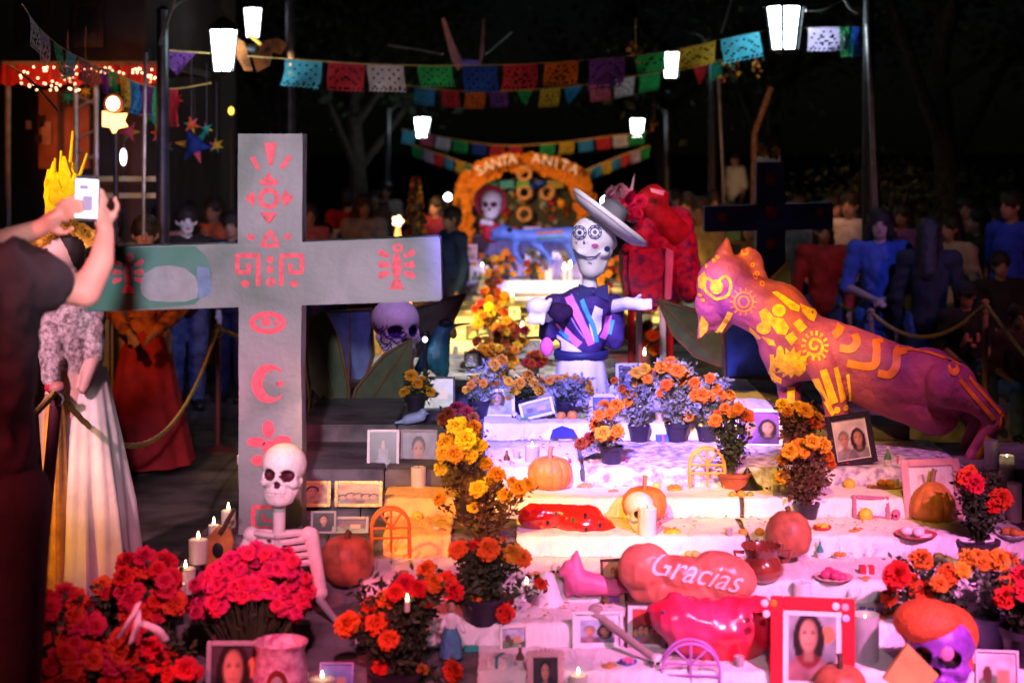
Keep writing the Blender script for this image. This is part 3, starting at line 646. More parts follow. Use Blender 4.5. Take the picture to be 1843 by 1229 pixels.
frame('narrow frame with a standing figure in purple left of the tongue shaped sculpture', 1106, 1048, 46, 84, 4, M['darkwood'], 'stand', 'warm', 'purple', yaw=10)
frame('white bordered photo behind the tip of the wooden stick', 1076, 1140, 92, 70, 6, whitef, 'pair', 'sky', 'red', matw=9, yaw=3)
frame('brown framed photo with white mount left of the big red fruit', 1164, 1152, 78, 86, 5, M['darkwood'], 'group', 'red', matw=8, yaw=-6)
frame('pale frame at the left of the lowest cloth', 925, 1140, 50, 44, 4, whitef, 'land', 'sky', yaw=8)
fr = frame('ornate pink frame with a man before a black ground', 982, 1214, 66, 86, 11, pinkf, 'face', 'dark', 'blue', yaw=2)
b = B(); H = S(86, fr.location.y); W = S(66, fr.location.y)
for k in range(9): ell(b, ((k - 4) * W / 9, 0, H + .004 * math.cos((k - 4) * .9)), (.005, .006, .006 + .004 * (k == 4)), u=8, v=6)
for s in (-1, 1):
    for k in range(9): ell(b, (s * W * .5, 0, H * (k + .5) / 9), (.004, .006, .006), u=8, v=6)
fin('ornament', b, pinkf, fr)
fr = frame('large red frame with white mount around a smiling woman', 1462, 1262, 152, 180, 23, redf, 'faceL', 'grey', 'red', matw=10, roll=1.5, yaw=-3)
d = fr.location.y
for i, (x, y) in enumerate(((1375, 1093), (1391, 1093), (1503, 1094), (1520, 1095), (1521, 1114), (1378, 1112))):
    b = B(); q = V(x, y, d) - fr.location; ell(b, (q.x, -.012, q.z), (S(7, d), .003, S(7, d)), u=12, v=6)
    fin('button', b, [M['bone'], M['amber'], M['bone'], pinkf, mat('blue_button', (.45, .5, .8), .4), M['bone']][i], fr)
frame('grey framed photo at the bottom left corner of the altar', 424, 1310, 112, 152, 9, greyf, 'faceL', 'dark', 'warm')
frame('pale card at the right edge with a round red emblem', 1796, 1238, 76, 88, 4, whitef, 'land', 'pale', yaw=-8)
frame('blue and violet picture beside the bottom marigold', 604, 1218, 62, 66, 4, mat('violet_frame', (.3, .2, .6), .5), 'land', 'blue', lean=22)

# ------------------------------------------------------------------ pumpkins, fruits, jars
def pumpkin(label, px, py, wpx, hpx, ribs=12, m='pumpkin', stem=.3, name='pumpkin', depth=.06, fn=None, group='pumpkins and gourds', prof=None, d=None, cat='pumpkin'):
    p = tread(px, py) if d is None else V(px, py, d); d = p.y; r = S(wpx, d) / 2; h = S(hpx, d)
    root = thing(name, label, cat, p, rnd.uniform(0, 3), group); b = B()
    pr = prof or [(.02, .06), (.35, .01), (.7, .08), (.93, .28), (1, .5), (.95, .72), (.72, .91), (.4, .985), (.15, .95), (.03, .93)]
    lathe(b, [(a * r, z * h) for a, z in pr], n=ribs * 6, fn=lambda a, z: 1 - depth * (1 - abs(math.sin(a * ribs / 2)) ** .5) + .025 * math.sin(a * 2 + 1))
    fin('rind', b, M[m], root)
    b = B(); sr = r * .1; tube(b, spline([(0, 0, h * .9), (0, 0, h * (.98 + stem * .5)), (r * .1, 0, h * (1 + stem))], 3), [sr * 1.6] + [sr * 1.1] * 5 + [sr * 1.3], 8)
    fin('stem', b, M['dryleaf'] if m != 'pumpkin' else mat('stem', (.30, .20, .10), .7), root)
    return root
pumpkin('ribbed pumpkin lit amber in the middle of the altar', 990, 882, 84, 60, 13)
pumpkin('deeply ribbed orange pumpkin before the pinkish frame', 1679, 930, 84, 72, 11, prof=[(.03, .02), (.6, .0), (.92, .14), (1, .34), (.93, .56), (.72, .78), (.42, .94), (.14, 1), (.03, .98)], depth=.07)
pumpkin('round reddish squash left of the glazed clay pot', 1419, 998, 84, 78, 8, 'pumpkin_red', depth=.02, name='squash', stem=.08, d=6.72, prof=[(.03, .04), (.5, 0), (.85, .12), (1, .38), (.97, .6), (.8, .82), (.5, .96), (.2, 1), (.03, .99)], cat='squash')
pumpkin('smooth brown gourd right of the small skeleton', 625, 1052, 96, 88, 9, 'pumpkin_red', depth=.02, name='gourd', stem=.1, cat='gourd', d=6.5)
pumpkin('red pumpkin top cut by the bottom edge before the red frame', 1512, 1268, 96, 70, 10, 'pumpkin_red', depth=.04)
pumpkin('orange pumpkin beside the white painted skull', 1160, 938, 84, 62, 11, depth=.05, d=7.08)
def ball(label, name, px, py, wpx, m, cat='fruit', group='loose fruit on the cloths', sq=.92, d=None):
    p = tread(px, py) if d is None else V(px, py, d); r = S(wpx, p.y) / 2; root = thing(name, label, cat, p, rnd.uniform(0, 6), group)
    b = B(); lathe(b, [(.02 * r, .06 * r)] + [(r * math.sin(t) ** .9, r * sq * (1 - math.cos(t))) for t in [math.pi * k / 9 for k in range(1, 9)]] + [(.02 * r, 1.9 * r * sq)], n=16); fin('peel', b, m, root)
    b = B(); tube(b, [(0, 0, r * 1.85 * sq), (r * .08, 0, r * 2.05 * sq)], r * .07, 5); fin('stalk', b, M['leaf'], root)
    return root
yf = mat('lemon_skin', (.8, .55, .05), .4, var=.1); of = mat('tangerine_skin', (.75, .30, .04), .4, var=.15); gf = mat('green_fruit', (.22, .32, .06), .45)
ball('lemon in front of the tilted black frame', 'lemon', 1529, 871, 22, yf)
ball('pale yellow quince before the small dark red frame', 'quince', 1558, 927, 26, yf)
ball('tangerine left of the pair beside the reddish squash', 'tangerine', 1337, 966, 16, of); ball('tangerine nearer the reddish squash', 'tangerine', 1367, 966, 18, of)
ball('left one of the three small fruits under the black hat', 'tangerine', 1318, 897, 14, of); ball('middle one of the three small fruits under the black hat', 'tangerine', 1334, 897, 16, of); ball('right green one of the three small fruits under the black hat', 'lime', 1350, 897, 14, gf)
ball('left orange fruit before the lavender bush', 'orange_fruit', 1010, 757, 18, of); ball('middle orange fruit before the lavender bush', 'orange_fruit', 1030, 757, 20, of); ball('green fruit right of the two orange ones', 'green_fruit', 1048, 757, 16, gf)
ball('yellow fruit at the top corner of the yellow cloth', 'lemon', 752, 906, 20, yf)
ball('small orange fruit on the cloth left of the yellow wire arch', 'tangerine', 1182, 846, 16, yf)
ball('peach shaped fruit at the right rim above the creased cloth', 'peach', 1640, 1000, 14, of)

# petals and crumbs scattered over the cloths
for i_, (k_, x0_, x1_, n_, c_, lab) in enumerate([(1, 780, 1850, 260, 'orange', 'orange petals scattered over the lowest cloth'), (3, 640, 1850, 260, 'amber', 'amber petals scattered over the cloth below the sculptures'), (5, 690, 1850, 240, 'orange', 'orange petals scattered around the watermelon and gourds'), (7, 870, 1740, 200, 'red', 'red petals scattered on the printed cloth step'), (8, 870, 1400, 160, 'amber', 'amber petals scattered on the highest step')]):
    rq = random.Random(i_ + 90); d0_, z_ = TI[k_]; d1_ = TI[k_ + 1][0] if k_ + 1 < len(TI) else 9.5; b = B()
    for q_ in range(n_):
        dd_ = rq.uniform(d0_ + .01, d1_ - .02); p_ = Vector((rq.uniform((x0_ - CX) * dd_ / F, (x1_ - CX) * dd_ / F), dd_, z_ + .024 + rq.random() * .008)); a_ = rq.uniform(0, 6.28); L_ = rq.uniform(.006, .013); u_ = Vector((math.cos(a_), math.sin(a_), rq.uniform(-.3, .3))) * L_; v_ = Vector((-math.sin(a_), math.cos(a_), rq.uniform(-.3, .3))) * L_ * .6
        b.faces.new([b.verts.new(p_ + u_), b.verts.new(p_ + v_ + Vector((0, 0, .002))), b.verts.new(p_ - u_), b.verts.new(p_ - v_)])
    tag(fin('scattered_petals', b, M[c_], smooth=False), lab, 'petals', kind='stuff')
# ------------------------------------------------------------------ the big painted cross
D = 6.9; TH = .15
crossm = bpy.data.materials.new('cross_paint'); crossm.use_nodes = True
n, l = crossm.node_tree.nodes, crossm.node_tree.links; b_ = n['Principled BSDF']; b_.inputs['Roughness'].default_value = .55
tc = n.new('ShaderNodeTexCoord'); nz = n.new('ShaderNodeTexNoise'); nz.inputs['Scale'].default_value = 2.6; nz.inputs['Detail'].default_value = 3; nz.inputs['Distortion'].default_value = .6
l.new(tc.outputs['Object'], nz.inputs['Vector']); rp = n.new('ShaderNodeValToRGB')
cr_ = rp.color_ramp; cr_.elements[0].position = .34; cr_.elements[0].color = (.15, .19, .175, 1); cr_.elements[1].position = .66; cr_.elements[1].color = (.34, .335, .36, 1)
l.new(nz.outputs['Fac'], rp.inputs[0]); l.new(rp.outputs[0], b_.inputs['Base Color'])
bp = n.new('ShaderNodeBump'); bp.inputs['Strength'].default_value = .25; bp.inputs['Distance'].default_value = .01; n2 = n.new('ShaderNodeTexNoise'); n2.inputs['Scale'].default_value = 40
l.new(tc.outputs['Object'], n2.inputs['Vector']); l.new(n2.outputs['Fac'], bp.inputs['Height']); l.new(bp.outputs[0], b_.inputs['Normal'])
base = V(487, 985, D); base.z = .655
cross = thing('painted_cross', 'tall grey papier-mache cross with red painted motifs, in the left foreground', 'cross', base)
b = B(); prism(b, [V(429, 990, D), V(544, 990, D), V(542, 700, D), V(544, 241, D), V(428, 241, D), V(430, 700, D)], (0, TH, 0))
for v in b.verts: v.co.z = max(v.co.z, .662)
bmesh.ops.recalc_face_normals(b, faces=b.faces); bmesh.ops.subdivide_edges(b, edges=[e for e in b.edges if e.calc_length() > .1], cuts=9, use_grid_fill=True)
for v in b.verts: v.co.x += .004 * noise.noise(v.co * 6); v.co.y += .005 * abs(noise.noise(v.co * 7 + Vector((3, 0, 0)))) * (1 if v.co.y < D + .01 else 0)
up = fin('upright', b, crossm, cross, world=True)
b = B(); prism(b, [V(150, 562, D - .003), V(795, 542, D - .003), V(792, 426, D - .003), V(546, 436, D - .003), V(152, 446, D - .003)], (0, TH + .006, 0))
bmesh.ops.recalc_face_normals(b, faces=b.faces); beam = fin('crossbeam', b, crossm, cross, world=True, bevel=.007)
motm = mat('cross_motif_red', (.90, .10, .14), .5, var=.12, scale=40, bump=.05)
BV = BVHTree.FromPolygons([V(x, y, D - .003) for x, y in ((0, 0), (1000, 0), (1000, 1229), (0, 1229))], [(0, 1, 2, 3)])
def motif(fill, m=None, lift=.002, par=None):
    b = B(); fill(b); o = fin('painted_motif', b, m or motm, cross, world=True); return o
Z5 = lambda pts: [(400 + x / 2.926, 220 + y / 2.926) for x, y in pts]
Z4 = lambda pts: [(x / 2.926, 380 + y / 2.926) for x, y in pts]
P = lambda b, pts, li=.002: decal_poly(b, pts, BV, D, li, grid=9)
ST = lambda b, pts, wd, cl=False, li=.002: decal_stroke(b, pts, wd, BV, D, li, closed=cl, step=8)
grn, wht, blp = mat('cross_green_patch', (.05, .19, .135), .55, col2=(.10, .24, .20), scale=5), mat('cross_pale_patch', (.34, .335, .37), .5, var=.1), mat('cross_blue_patch', (.16, .24, .42), .5, var=.2)
motif(lambda b: (P(b, [(205, 447), (300, 444), (352, 443), (372, 462), (382, 490), (378, 520), (350, 548), (250, 556), (200, 560), (158, 560), (158, 447)], .0012),), grn)
motif(lambda b: P(b, Z4([(1040, 290), (1100, 300), (1115, 380), (1112, 440), (1050, 460), (1035, 380)]), .0018), blp)
motif(lambda b: P(b, Z4([(740, 400), (760, 330), (820, 292), (900, 285), (975, 300), (1030, 345), (1045, 400), (1040, 455), (980, 476), (880, 478), (790, 470), (750, 440)]), .0022), wht)
motif(lambda b: P(b, Z5([(222, 108), (290, 108), (266, 230), (246, 230)])))
motif(lambda b: P(b, Z5([(145, 187), (172, 180), (203, 246), (180, 252)]))); motif(lambda b: P(b, Z5([(342, 172), (370, 182), (322, 252), (302, 240)])))
motif(lambda b: (ST(b, Z5(circ(246, 402, 44, 44, 20)), 9, True), P(b, Z5([(192, 296), (215, 308), (245, 262), (278, 308), (302, 296), (286, 335), (206, 335)])),
                 P(b, Z5([(118, 402), (166, 362), (176, 402), (166, 444)])), P(b, Z5([(378, 400), (330, 355), (312, 402), (330, 446)])), P(b, Z5([(197, 474), (294, 474), (272, 500), (246, 540), (222, 500)]))))
motif(lambda b: ST(b, Z5([(252, 572), (296, 650), (208, 650)]), 8, True))
motif(lambda b: P(b, Z5(circ(152, 606, 20, 17)))); motif(lambda b: P(b, Z5(circ(345, 602, 19, 17))))
motif(lambda b: (ST(b, Z5([(190, 862), (190, 702), (80, 702), (80, 790), (140, 790), (140, 742)]), 9), P(b, Z5(circ(122, 850, 22, 20)))))
motif(lambda b: (ST(b, Z5([(312, 862), (312, 702), (420, 702), (420, 790), (360, 790), (360, 742)]), 9), P(b, Z5(circ(378, 850, 22, 18)))))
motif(lambda b: [P(b, Z5(circ(252, y, 19, 22))) for y in (722, 775)] + [ST(b, Z5(circ(255, 840, 17, 17)), 6, True)])
motif(lambda b: (ST(b, Z5(circ(240, 1055, 82, 46, 24)), 10, True), P(b, Z5(circ(232, 1050, 26, 24))), P(b, Z5(circ(285, 1055, 14, 14)))))
motif(lambda b: ([P(b, [o1, o2, i2, i1]) for o1, o2, i1, i2 in (lambda O, I: zip(O, O[1:], I, I[1:]))(circ(484, 690, 31, 35, 20, 40, 320), circ(494, 690, 21, 25, 20, 46, 314))], P(b, sunny(505, 690, 8, 4, 5))))
motif(lambda b: (P(b, circ(483, 772, 11, 16)), P(b, circ(461, 795, 17, 9)), P(b, circ(508, 792, 17, 9)), P(b, circ(484, 805, 12, 14)), P(b, circ(466, 828, 14, 10)), P(b, circ(503, 826, 14, 10))))
motif(lambda b: ST(b, [(495, 950), (456, 950), (456, 912), (500, 912), (500, 936), (474, 936), (474, 924)], 8))
def bug(b, cx, cy, k, z):
    f = lambda pts: [(cx + x * k, cy + y * z) for x, y in pts]
    P(b, f(circ(0, 2, 9, 24))); ST(b, f(circ(2, -31, 7, 6, 12)), 6, True); P(b, f([(-6, 26), (6, 26), (14, 44), (-14, 44)]))
    for s in (-1, 1):
        for yy, a in ((-16, -.4), (0, 0), (14, .4)): P(b, f([(s * 13 + s * 0 + 0, yy - 4), (s * 30, yy - 8 + a * 14), (s * 34, yy + a * 16), (s * 30, yy + 6 + a * 14), (s * 13, yy + 4)]))
motif(lambda b: bug(b, 714, 477, 1, 1)); motif(lambda b: bug(b, 231, 490, .85, .85))

# ------------------------------------------------------------------ skulls
def dent(me, c, r, push):
    c = Vector(c)
    for v in me.vertices:
        q = Vector(((v.co.x - c.x) / r[0], (v.co.z - c.z) / r[1])); 
        if q.length < 1 and v.co.y < c.y: v.co.y += push * (1 - q.length ** 3)
def paint_faces(me, test, idx):
    for p in me.polygons:
        if test(p.center): p.material_index = idx
def skull_mesh(voxel=.02):
    def fill(b):
        ell(b, (0, .06, .64), (.36, .44, .335), u=24, v=16); ell(b, (0, -.14, .45), (.30, .25, .20), u=16, v=12)
        ell(b, (0, -.14, .17), (.255, .24, .18), u=16, v=12); ell(b, (0, -.20, .10), (.21, .16, .11), u=14, v=10)
        for s in (-1, 1): ell(b, (s * .235, -.14, .37), (.085, .16, .08)); cap(b, (s * .28, .05, .40), (s * .19, -.16, .10), .055, .05)
        ell(b, (0, -.30, .24), (.16, .08, .10), u=12, v=8)
    me = blobmesh(fill, voxel, 5)
    for s in (-1, 1): dent(me, (s * .145, .0, .50), (.115, .105), .20)
    dent(me, (0, .0, .355), (.06, .065), .12)
    return me
SK0 = skull_mesh()
def skull(parent, size, rot, loc, m, sock, name='skull', teeth=True):
    me = SK0.copy(); me.materials.append(m); me.materials.append(sock)
    def t(c):
        return (c.y < .05) and (math.hypot((abs(c.x) - .145) / .105, (c.z - .50) / .097) < 1 or math.hypot(c.x / .05, (c.z - .355) / .058) < 1)
    paint_faces(me, t, 1); sk = link(name, me, None, parent, loc, rot, size)
    if teeth:
        b = B(); n = 8
        for k in range(n):
            a = (k - (n - 1) / 2) * .26; x = math.sin(a) * .16
            for z in (.255, .205): box(b, (x, -.305 - .085 * math.cos(a), z), (.032, .03, .042), Euler((0, 0, a)))
        o = fin('teeth', b, m, sk, smooth=False)
        b = B(); tube(b, [(math.sin(a) * .165, -.30 - .088 * math.cos(a), .231) for a in [(-1.1 + 2.2 * k / 10) for k in range(11)]], .009, 5); fin('mouth_line', b, sock, sk)
    return sk
darksock = mat('socket_paint', (.07, .008, .018), .6)

# ------------------------------------------------------------------ small skeleton on the carnations
d = 6.28
root = thing('skeleton_figure', 'small white skeleton figure with dark eye sockets rising from hot pink carnations', 'skeleton', V(505, 1120, d))
bt = M['bone']
skull(root, S(112, d), Euler((R(-4), R(3), R(-7))), V(505, 908, d) - root.location, bt, darksock)
b = B()
for k in range(9): ell(b, V(503 - k * .3, 912 + k * 11, d + .02), (S(10, d), S(9, d), S(6.5, d)), u=10, v=6)
tube(b, [V(503, 890, d + .01), V(502, 960, d + .01), V(499, 1080, d + .02)], [S(12, d), S(11, d), S(8, d)], 12)
fin('spine', b, bt, root, world=True)
for k in range(5):
    y = 960 + k * 13; wx = 46 + k * 4; pts = []
    for i in range(17):
        a = math.pi * 2 * i / 16 - math.pi / 2; pts.append(V(500 + k * 1.5, y, d + .02) + Vector((S(wx, d) * math.cos(a), S(34, d) * math.sin(a), -.012 * math.sin(a) - .004 + .010 * abs(math.cos(a)))))
    b = B(); tube(b, pts, S(5.6, d), 6); fin('rib', b, bt, root, world=True)
b = B(); tube(b, [V(500, 972, d - .05), V(504, 1036, d - .055)], [S(8, d), S(5, d)], 6); fin('breastbone', b, bt, root, world=True)
blackf = mat('chest_black', (.01, .01, .015), .6); b = B(); ell(b, V(502, 1004, d + .02), (S(40, d), S(26, d), S(42, d)), u=16, v=10); fin('chest', b, blackf, root, world=True)
for s, sx in ((1, 556), (-1, 452)):
    b = B(); cap(b, V(500, 966, d), V(sx, 962, d), S(6, d)); ell(b, V(sx, 962, d), S(15, d)); fin('shoulder_blade', b, bt, root, world=True)
b = B(); cap(b, V(560, 962, d), V(577, 1062, d - .03), S(14, d), S(11, d)); ell(b, V(577, 1066, d - .03), S(13, d)); fin('upper_arm', b, bt, root, world=True)
b = B(); cap(b, V(576, 1080, d - .04), V(606, 1118, d - .10), S(8, d), S(6, d)); fin('forearm', b, greyf, root, world=True)
b = B(); cap(b, V(450, 964, d), V(428, 1010, d - .02), S(10, d), S(8, d)); fin('upper_arm', b, bt, root, world=True)

# ------------------------------------------------------------------ charro skeleton with the tilted sombrero
d = 9.15
ch = thing('charro_skeleton', 'large papier-mache charro skeleton in a white sombrero, striped pink and blue serape and dark sash', 'skeleton', V(1048, 706, d))
L = ch.location
chw = mat('charro_white', (.72, .70, .74), .55, var=.06); dkblue = mat('charro_navy', (.012, .012, .07), .6)
def f(b):
    ell(b, V(1068, 428, d), (S(41, d), S(44, d), S(40, d)), u=24, v=16); cap(b, V(1062, 440, d - .02), V(1064, 480, d - .03), S(34, d), S(23, d), 18); cap(b, V(1075, 440, d + .02), V(1100, 438, d + .03), S(30, d), S(12, d), 14)
    ell(b, V(1052, 455, d - .08), (S(17, d), S(12, d), S(10, d))); ell(b, V(1082, 455, d - .08), (S(16, d), S(12, d), S(10, d))); cap(b, V(1090, 450, d - .03), V(1078, 486, d - .04), S(14, d), S(10, d), 12)
skh = blob('head', f, .008, chw, ch, world=True, smooth=5); bv = bvh_of(skh, Vector(L))
Z6 = lambda pts: [(760 + x / 3.84, 240 + y / 3.84) for x, y in pts]
inkm = mat('ink_blue', (.03, .03, .16), .5)
def paint(fn, m, par, nm='painted_mark'): b = B(); fn(b); return fin(nm, b, m, par, world=True)
def on(bvx, dd): 
    return (lambda b, pts, li=.003: decal_poly(b, pts, bvx, dd, li, grid=.03)), (lambda b, pts, wd, cl=False, li=.003: decal_stroke(b, pts, wd, bvx, dd, li, closed=cl, step=4))
PP, SS = on(bv, d)
inkr = mat('ink_pink', (.45, .08, .25), .5)
for cx, cy in ((1085, 680), (1185, 675)):
    for r_ in (44, 30): paint(lambda b: SS(b, Z6(circ(cx, cy, r_, r_, 18)), 1.6, True), inkm, ch)
    paint(lambda b: PP(b, Z6(circ(cx, cy, 14, 14, 12))), inkm, ch); paint(lambda b: [PP(b, Z6(circ(cx + 37 * math.cos(a), cy + 37 * math.sin(a), 5, 5, 8)), .004) for a in [k * .785 for k in range(8)]], inkm, ch)
paint(lambda b: (PP(b, Z6([(1112, 728), (1122, 755), (1104, 755)]))), inkm, ch); paint(lambda b: (PP(b, Z6([(1050, 745), (1072, 742), (1068, 760)])), PP(b, Z6(circ(1185, 765, 24, 14, 12)))), inkr, ch)
paint(lambda b: (SS(b, Z6([(1045, 795), (1075, 825), (1130, 845), (1190, 842), (1225, 815)]), 2.2), SS(b, Z6([(1050, 815), (1090, 850), (1150, 865), (1200, 850)]), 1.2), SS(b, Z6([(1140, 880), (1165, 890)]), 1.5)), inkm, ch)
paint(lambda b: PP(b, Z6(circ(1268, 790, 22, 20, 12))), inkm, ch)
# hat: a dished disc seen from its edge
def hat(parent, c, r, normal, crown_r, crown_h, mw_, me_, name='sombrero', brimlift=.16, brimmat=None):
    prof = [(.001, 0), (r * .35, -.004), (r * .8, r * .02), (r, r * brimlift), (r * 1.0, r * (brimlift + .1)), (r * .8, r * .12), (crown_r * 1.05, r * .07), (crown_r, crown_h * .4), (crown_r * .85, crown_h * .85), (crown_r * .45, crown_h), (.001, crown_h * .96)]
    b = B(); lathe(b, prof, n=36); o = fin(name, b, mw_, parent, loc=c, rot=Vector(normal).to_track_quat('Z', 'Y').to_euler())
    b = B(); tube(b, [(r * math.cos(a) * 1.005, r * math.sin(a) * 1.005, r * (brimlift + .05)) for a in [2 * math.pi * k / 36 for k in range(37)]], r * .06, 8, caps=False); fin('brim_trim', b, me_, o)
    
    if brimmat: b = B(); lathe(b, [(.001, -.004), (r * .35, -.010), (r * .8, r * .01), (r * 1.01, r * brimlift - .004), (r * 1.03, r * (brimlift + .05)), (r * .99, r * (brimlift + .11)), (r * .96, r * (brimlift + .09))], n=36, caps=False); fin('brim_underside', b, brimmat, o)
    b = B(); lathe(b, [(crown_r * 1.04, r * .075), (crown_r * 1.05, r * .2)], n=30, caps=False); fin('hat_band', b, me_, o); return o
hat(ch, V(1088, 404, d) - L, S(79, d), (.61, .03, .79), S(28, d), S(48, d), mat('hat_grey', (.16, .15, .17), .7), chw, brimmat=chw)
b = B(); lathe(b, [(S(15, d), -S(30, d)), (S(13, d), 0), (S(15, d), S(20, d))], n=14); fin('neck', b, chw, ch, loc=V(1061, 500, d) - L)
b = B()
for s in (-1, 1): prism(b, [V(1068, 522, d - .13), V(1068 + s * 26, 512, d - .13), V(1068 + s * 28, 542, d - .13), V(1068, 530, d - .13)], (0, .05, 0))
ell(b, V(1068, 526, d - .11), S(8, d)); bmesh.ops.recalc_face_normals(b, faces=b.faces); fin('bow_tie', b, dkblue, ch, world=True, smooth=False)
def tor(b):
    cap(b, V(1000, 552, d + .04), V(1102, 552, d + .04), S(24, d), n=14); cap(b, V(1048, 560, d), V(1046, 630, d), S(44, d), S(38, d), n=20); ell(b, V(1066, 548, d - .03), (S(36, d), S(40, d), S(30, d)))
    cap(b, V(998, 556, d + .03), V(985, 600, d), S(20, d), S(17, d)); cap(b, V(1104, 560, d + .03), V(1106, 612, d), S(18, d), S(18, d)); ell(b, V(1047, 596, d), (S(46, d), S(40, d), S(48, d)))
torso = blob('torso', tor, .012, mat('charro_violet', (.03, .012, .09), .75, var=.3), ch, world=True, smooth=6, rum=.012, fr=14); bv = bvh_of(torso, L); PP, SS = on(bv, d)
strp = [(chw, [[(1068, 545), (1082, 552), (1080, 590), (1066, 612), (1058, 580)]], 0), (chw, [[(1002, 600), (1030, 616), (1046, 628), (1004, 628)]], 0), (mat('serape_pink', (.78, .16, .42), .8), [[(1022, 532), (1036, 560), (1052, 590), (1062, 616)], [(1004, 578), (1024, 600), (1042, 616)], [(1094, 566), (1090, 590), (1082, 606)]], 13),
        (mat('serape_blue', (.05, .32, .78), .8), [[(1042, 525), (1052, 552), (1066, 584), (1072, 612)], [(1008, 592), (1026, 608)], [(1102, 574), (1096, 600)]], 8),
        (mat('serape_lilac', (.42, .20, .70), .8), [[(1016, 548), (1034, 580), (1050, 604)], [(1028, 528), (1044, 560), (1060, 596)]], 2.5)]
for m_, lines, wd in strp:
    for ln in lines:
        if wd: paint(lambda b: SS(b, [(p.x, p.y) for p in spline([(x, y, 0) for x, y in ln], 4)], wd, li=.003 + .0006 * (wd < 6) + .0003 * (wd < 10)), m_, ch, 'serape_stripe')
        else: paint(lambda b: PP(b, ln, .0022), m_, ch, 'shirt_panel')
b = B(); lathe(b, [(S(46, d), -S(8, d)), (S(47.5, d), 0), (S(46, d), S(8, d))], n=32, caps=False, fn=lambda a, z: 1 - .13 * abs(math.sin(a))); o = fin('sash', b, dkblue, ch, loc=V(1046, 637, d) - L); s_ = o.modifiers.new('t', 'SOLIDIFY'); s_.thickness = .006; s_.offset = 1
b = B(); lathe(b, [(S(42, d), 0), (S(44, d), -S(20, d)), (S(49, d), -S(60, d)), (S(51, d), -S(66, d)), (S(44, d), -S(66, d))], n=60, fn=lambda a, z: 1 + (.03 * math.sin(a * 9) + .015 * math.sin(a * 17)) * min(1, -z * 8)); fin('skirt', b, chw, ch, loc=V(1046, 640, d) - L)
def arm(b): cap(b, V(985, 566, d - .03), V(972, 556, d - .12), S(15, d), S(12, d)); ell(b, V(968, 552, d - .15), (S(22, d), S(20, d), S(17, d))); [cap(b, V(958 + 7 * k, 560, d - .17), V(952 + 8 * k, 578 + (k % 2) * 3, d - .19), S(5, d)) for k in range(4)]; cap(b, V(984, 556, d - .16), V(990, 540, d - .18), S(5, d))
blob('left_hand', arm, .008, chw, ch, world=True)
b = B(); ell(b, V(1003, 560, d - .12), (S(17, d), .04, S(16, d))); ell(b, V(1017, 562, d - .12), (S(15, d), .04, S(15, d))); cap(b, V(1008, 568, d - .12), V(1014, 590, d - .11), S(15, d), S(3, d), 12); fin('dark_cuff', b, mat('velvet_black', (.02, .01, .03), .95, spec=.1), ch, world=True)
def arm(b):
    cap(b, V(1100, 552, d), V(1128, 546, d - .10), S(13, d), S(11, d)); cap(b, V(1128, 546, d - .10), V(1150, 548, d - .16), S(12, d), S(11, d))
    for k in range(4): cap(b, V(1152, 541 + k * 5, d - .17), V(1172, 540 + k * 5, d - .2), S(3.6, d), S(3, d))
    cap(b, V(1142, 540, d - .15), V(1152, 532, d - .19), S(3.6, d))
blob('right_arm', arm, .007, chw, ch, world=True)
b = B(); ell(b, V(984, 624, d - .05), (S(12, d), S(10, d), S(17, d))); fin('pink_pompom', b, mat('pompom_pink', (.75, .12, .35), .8), ch, world=True)

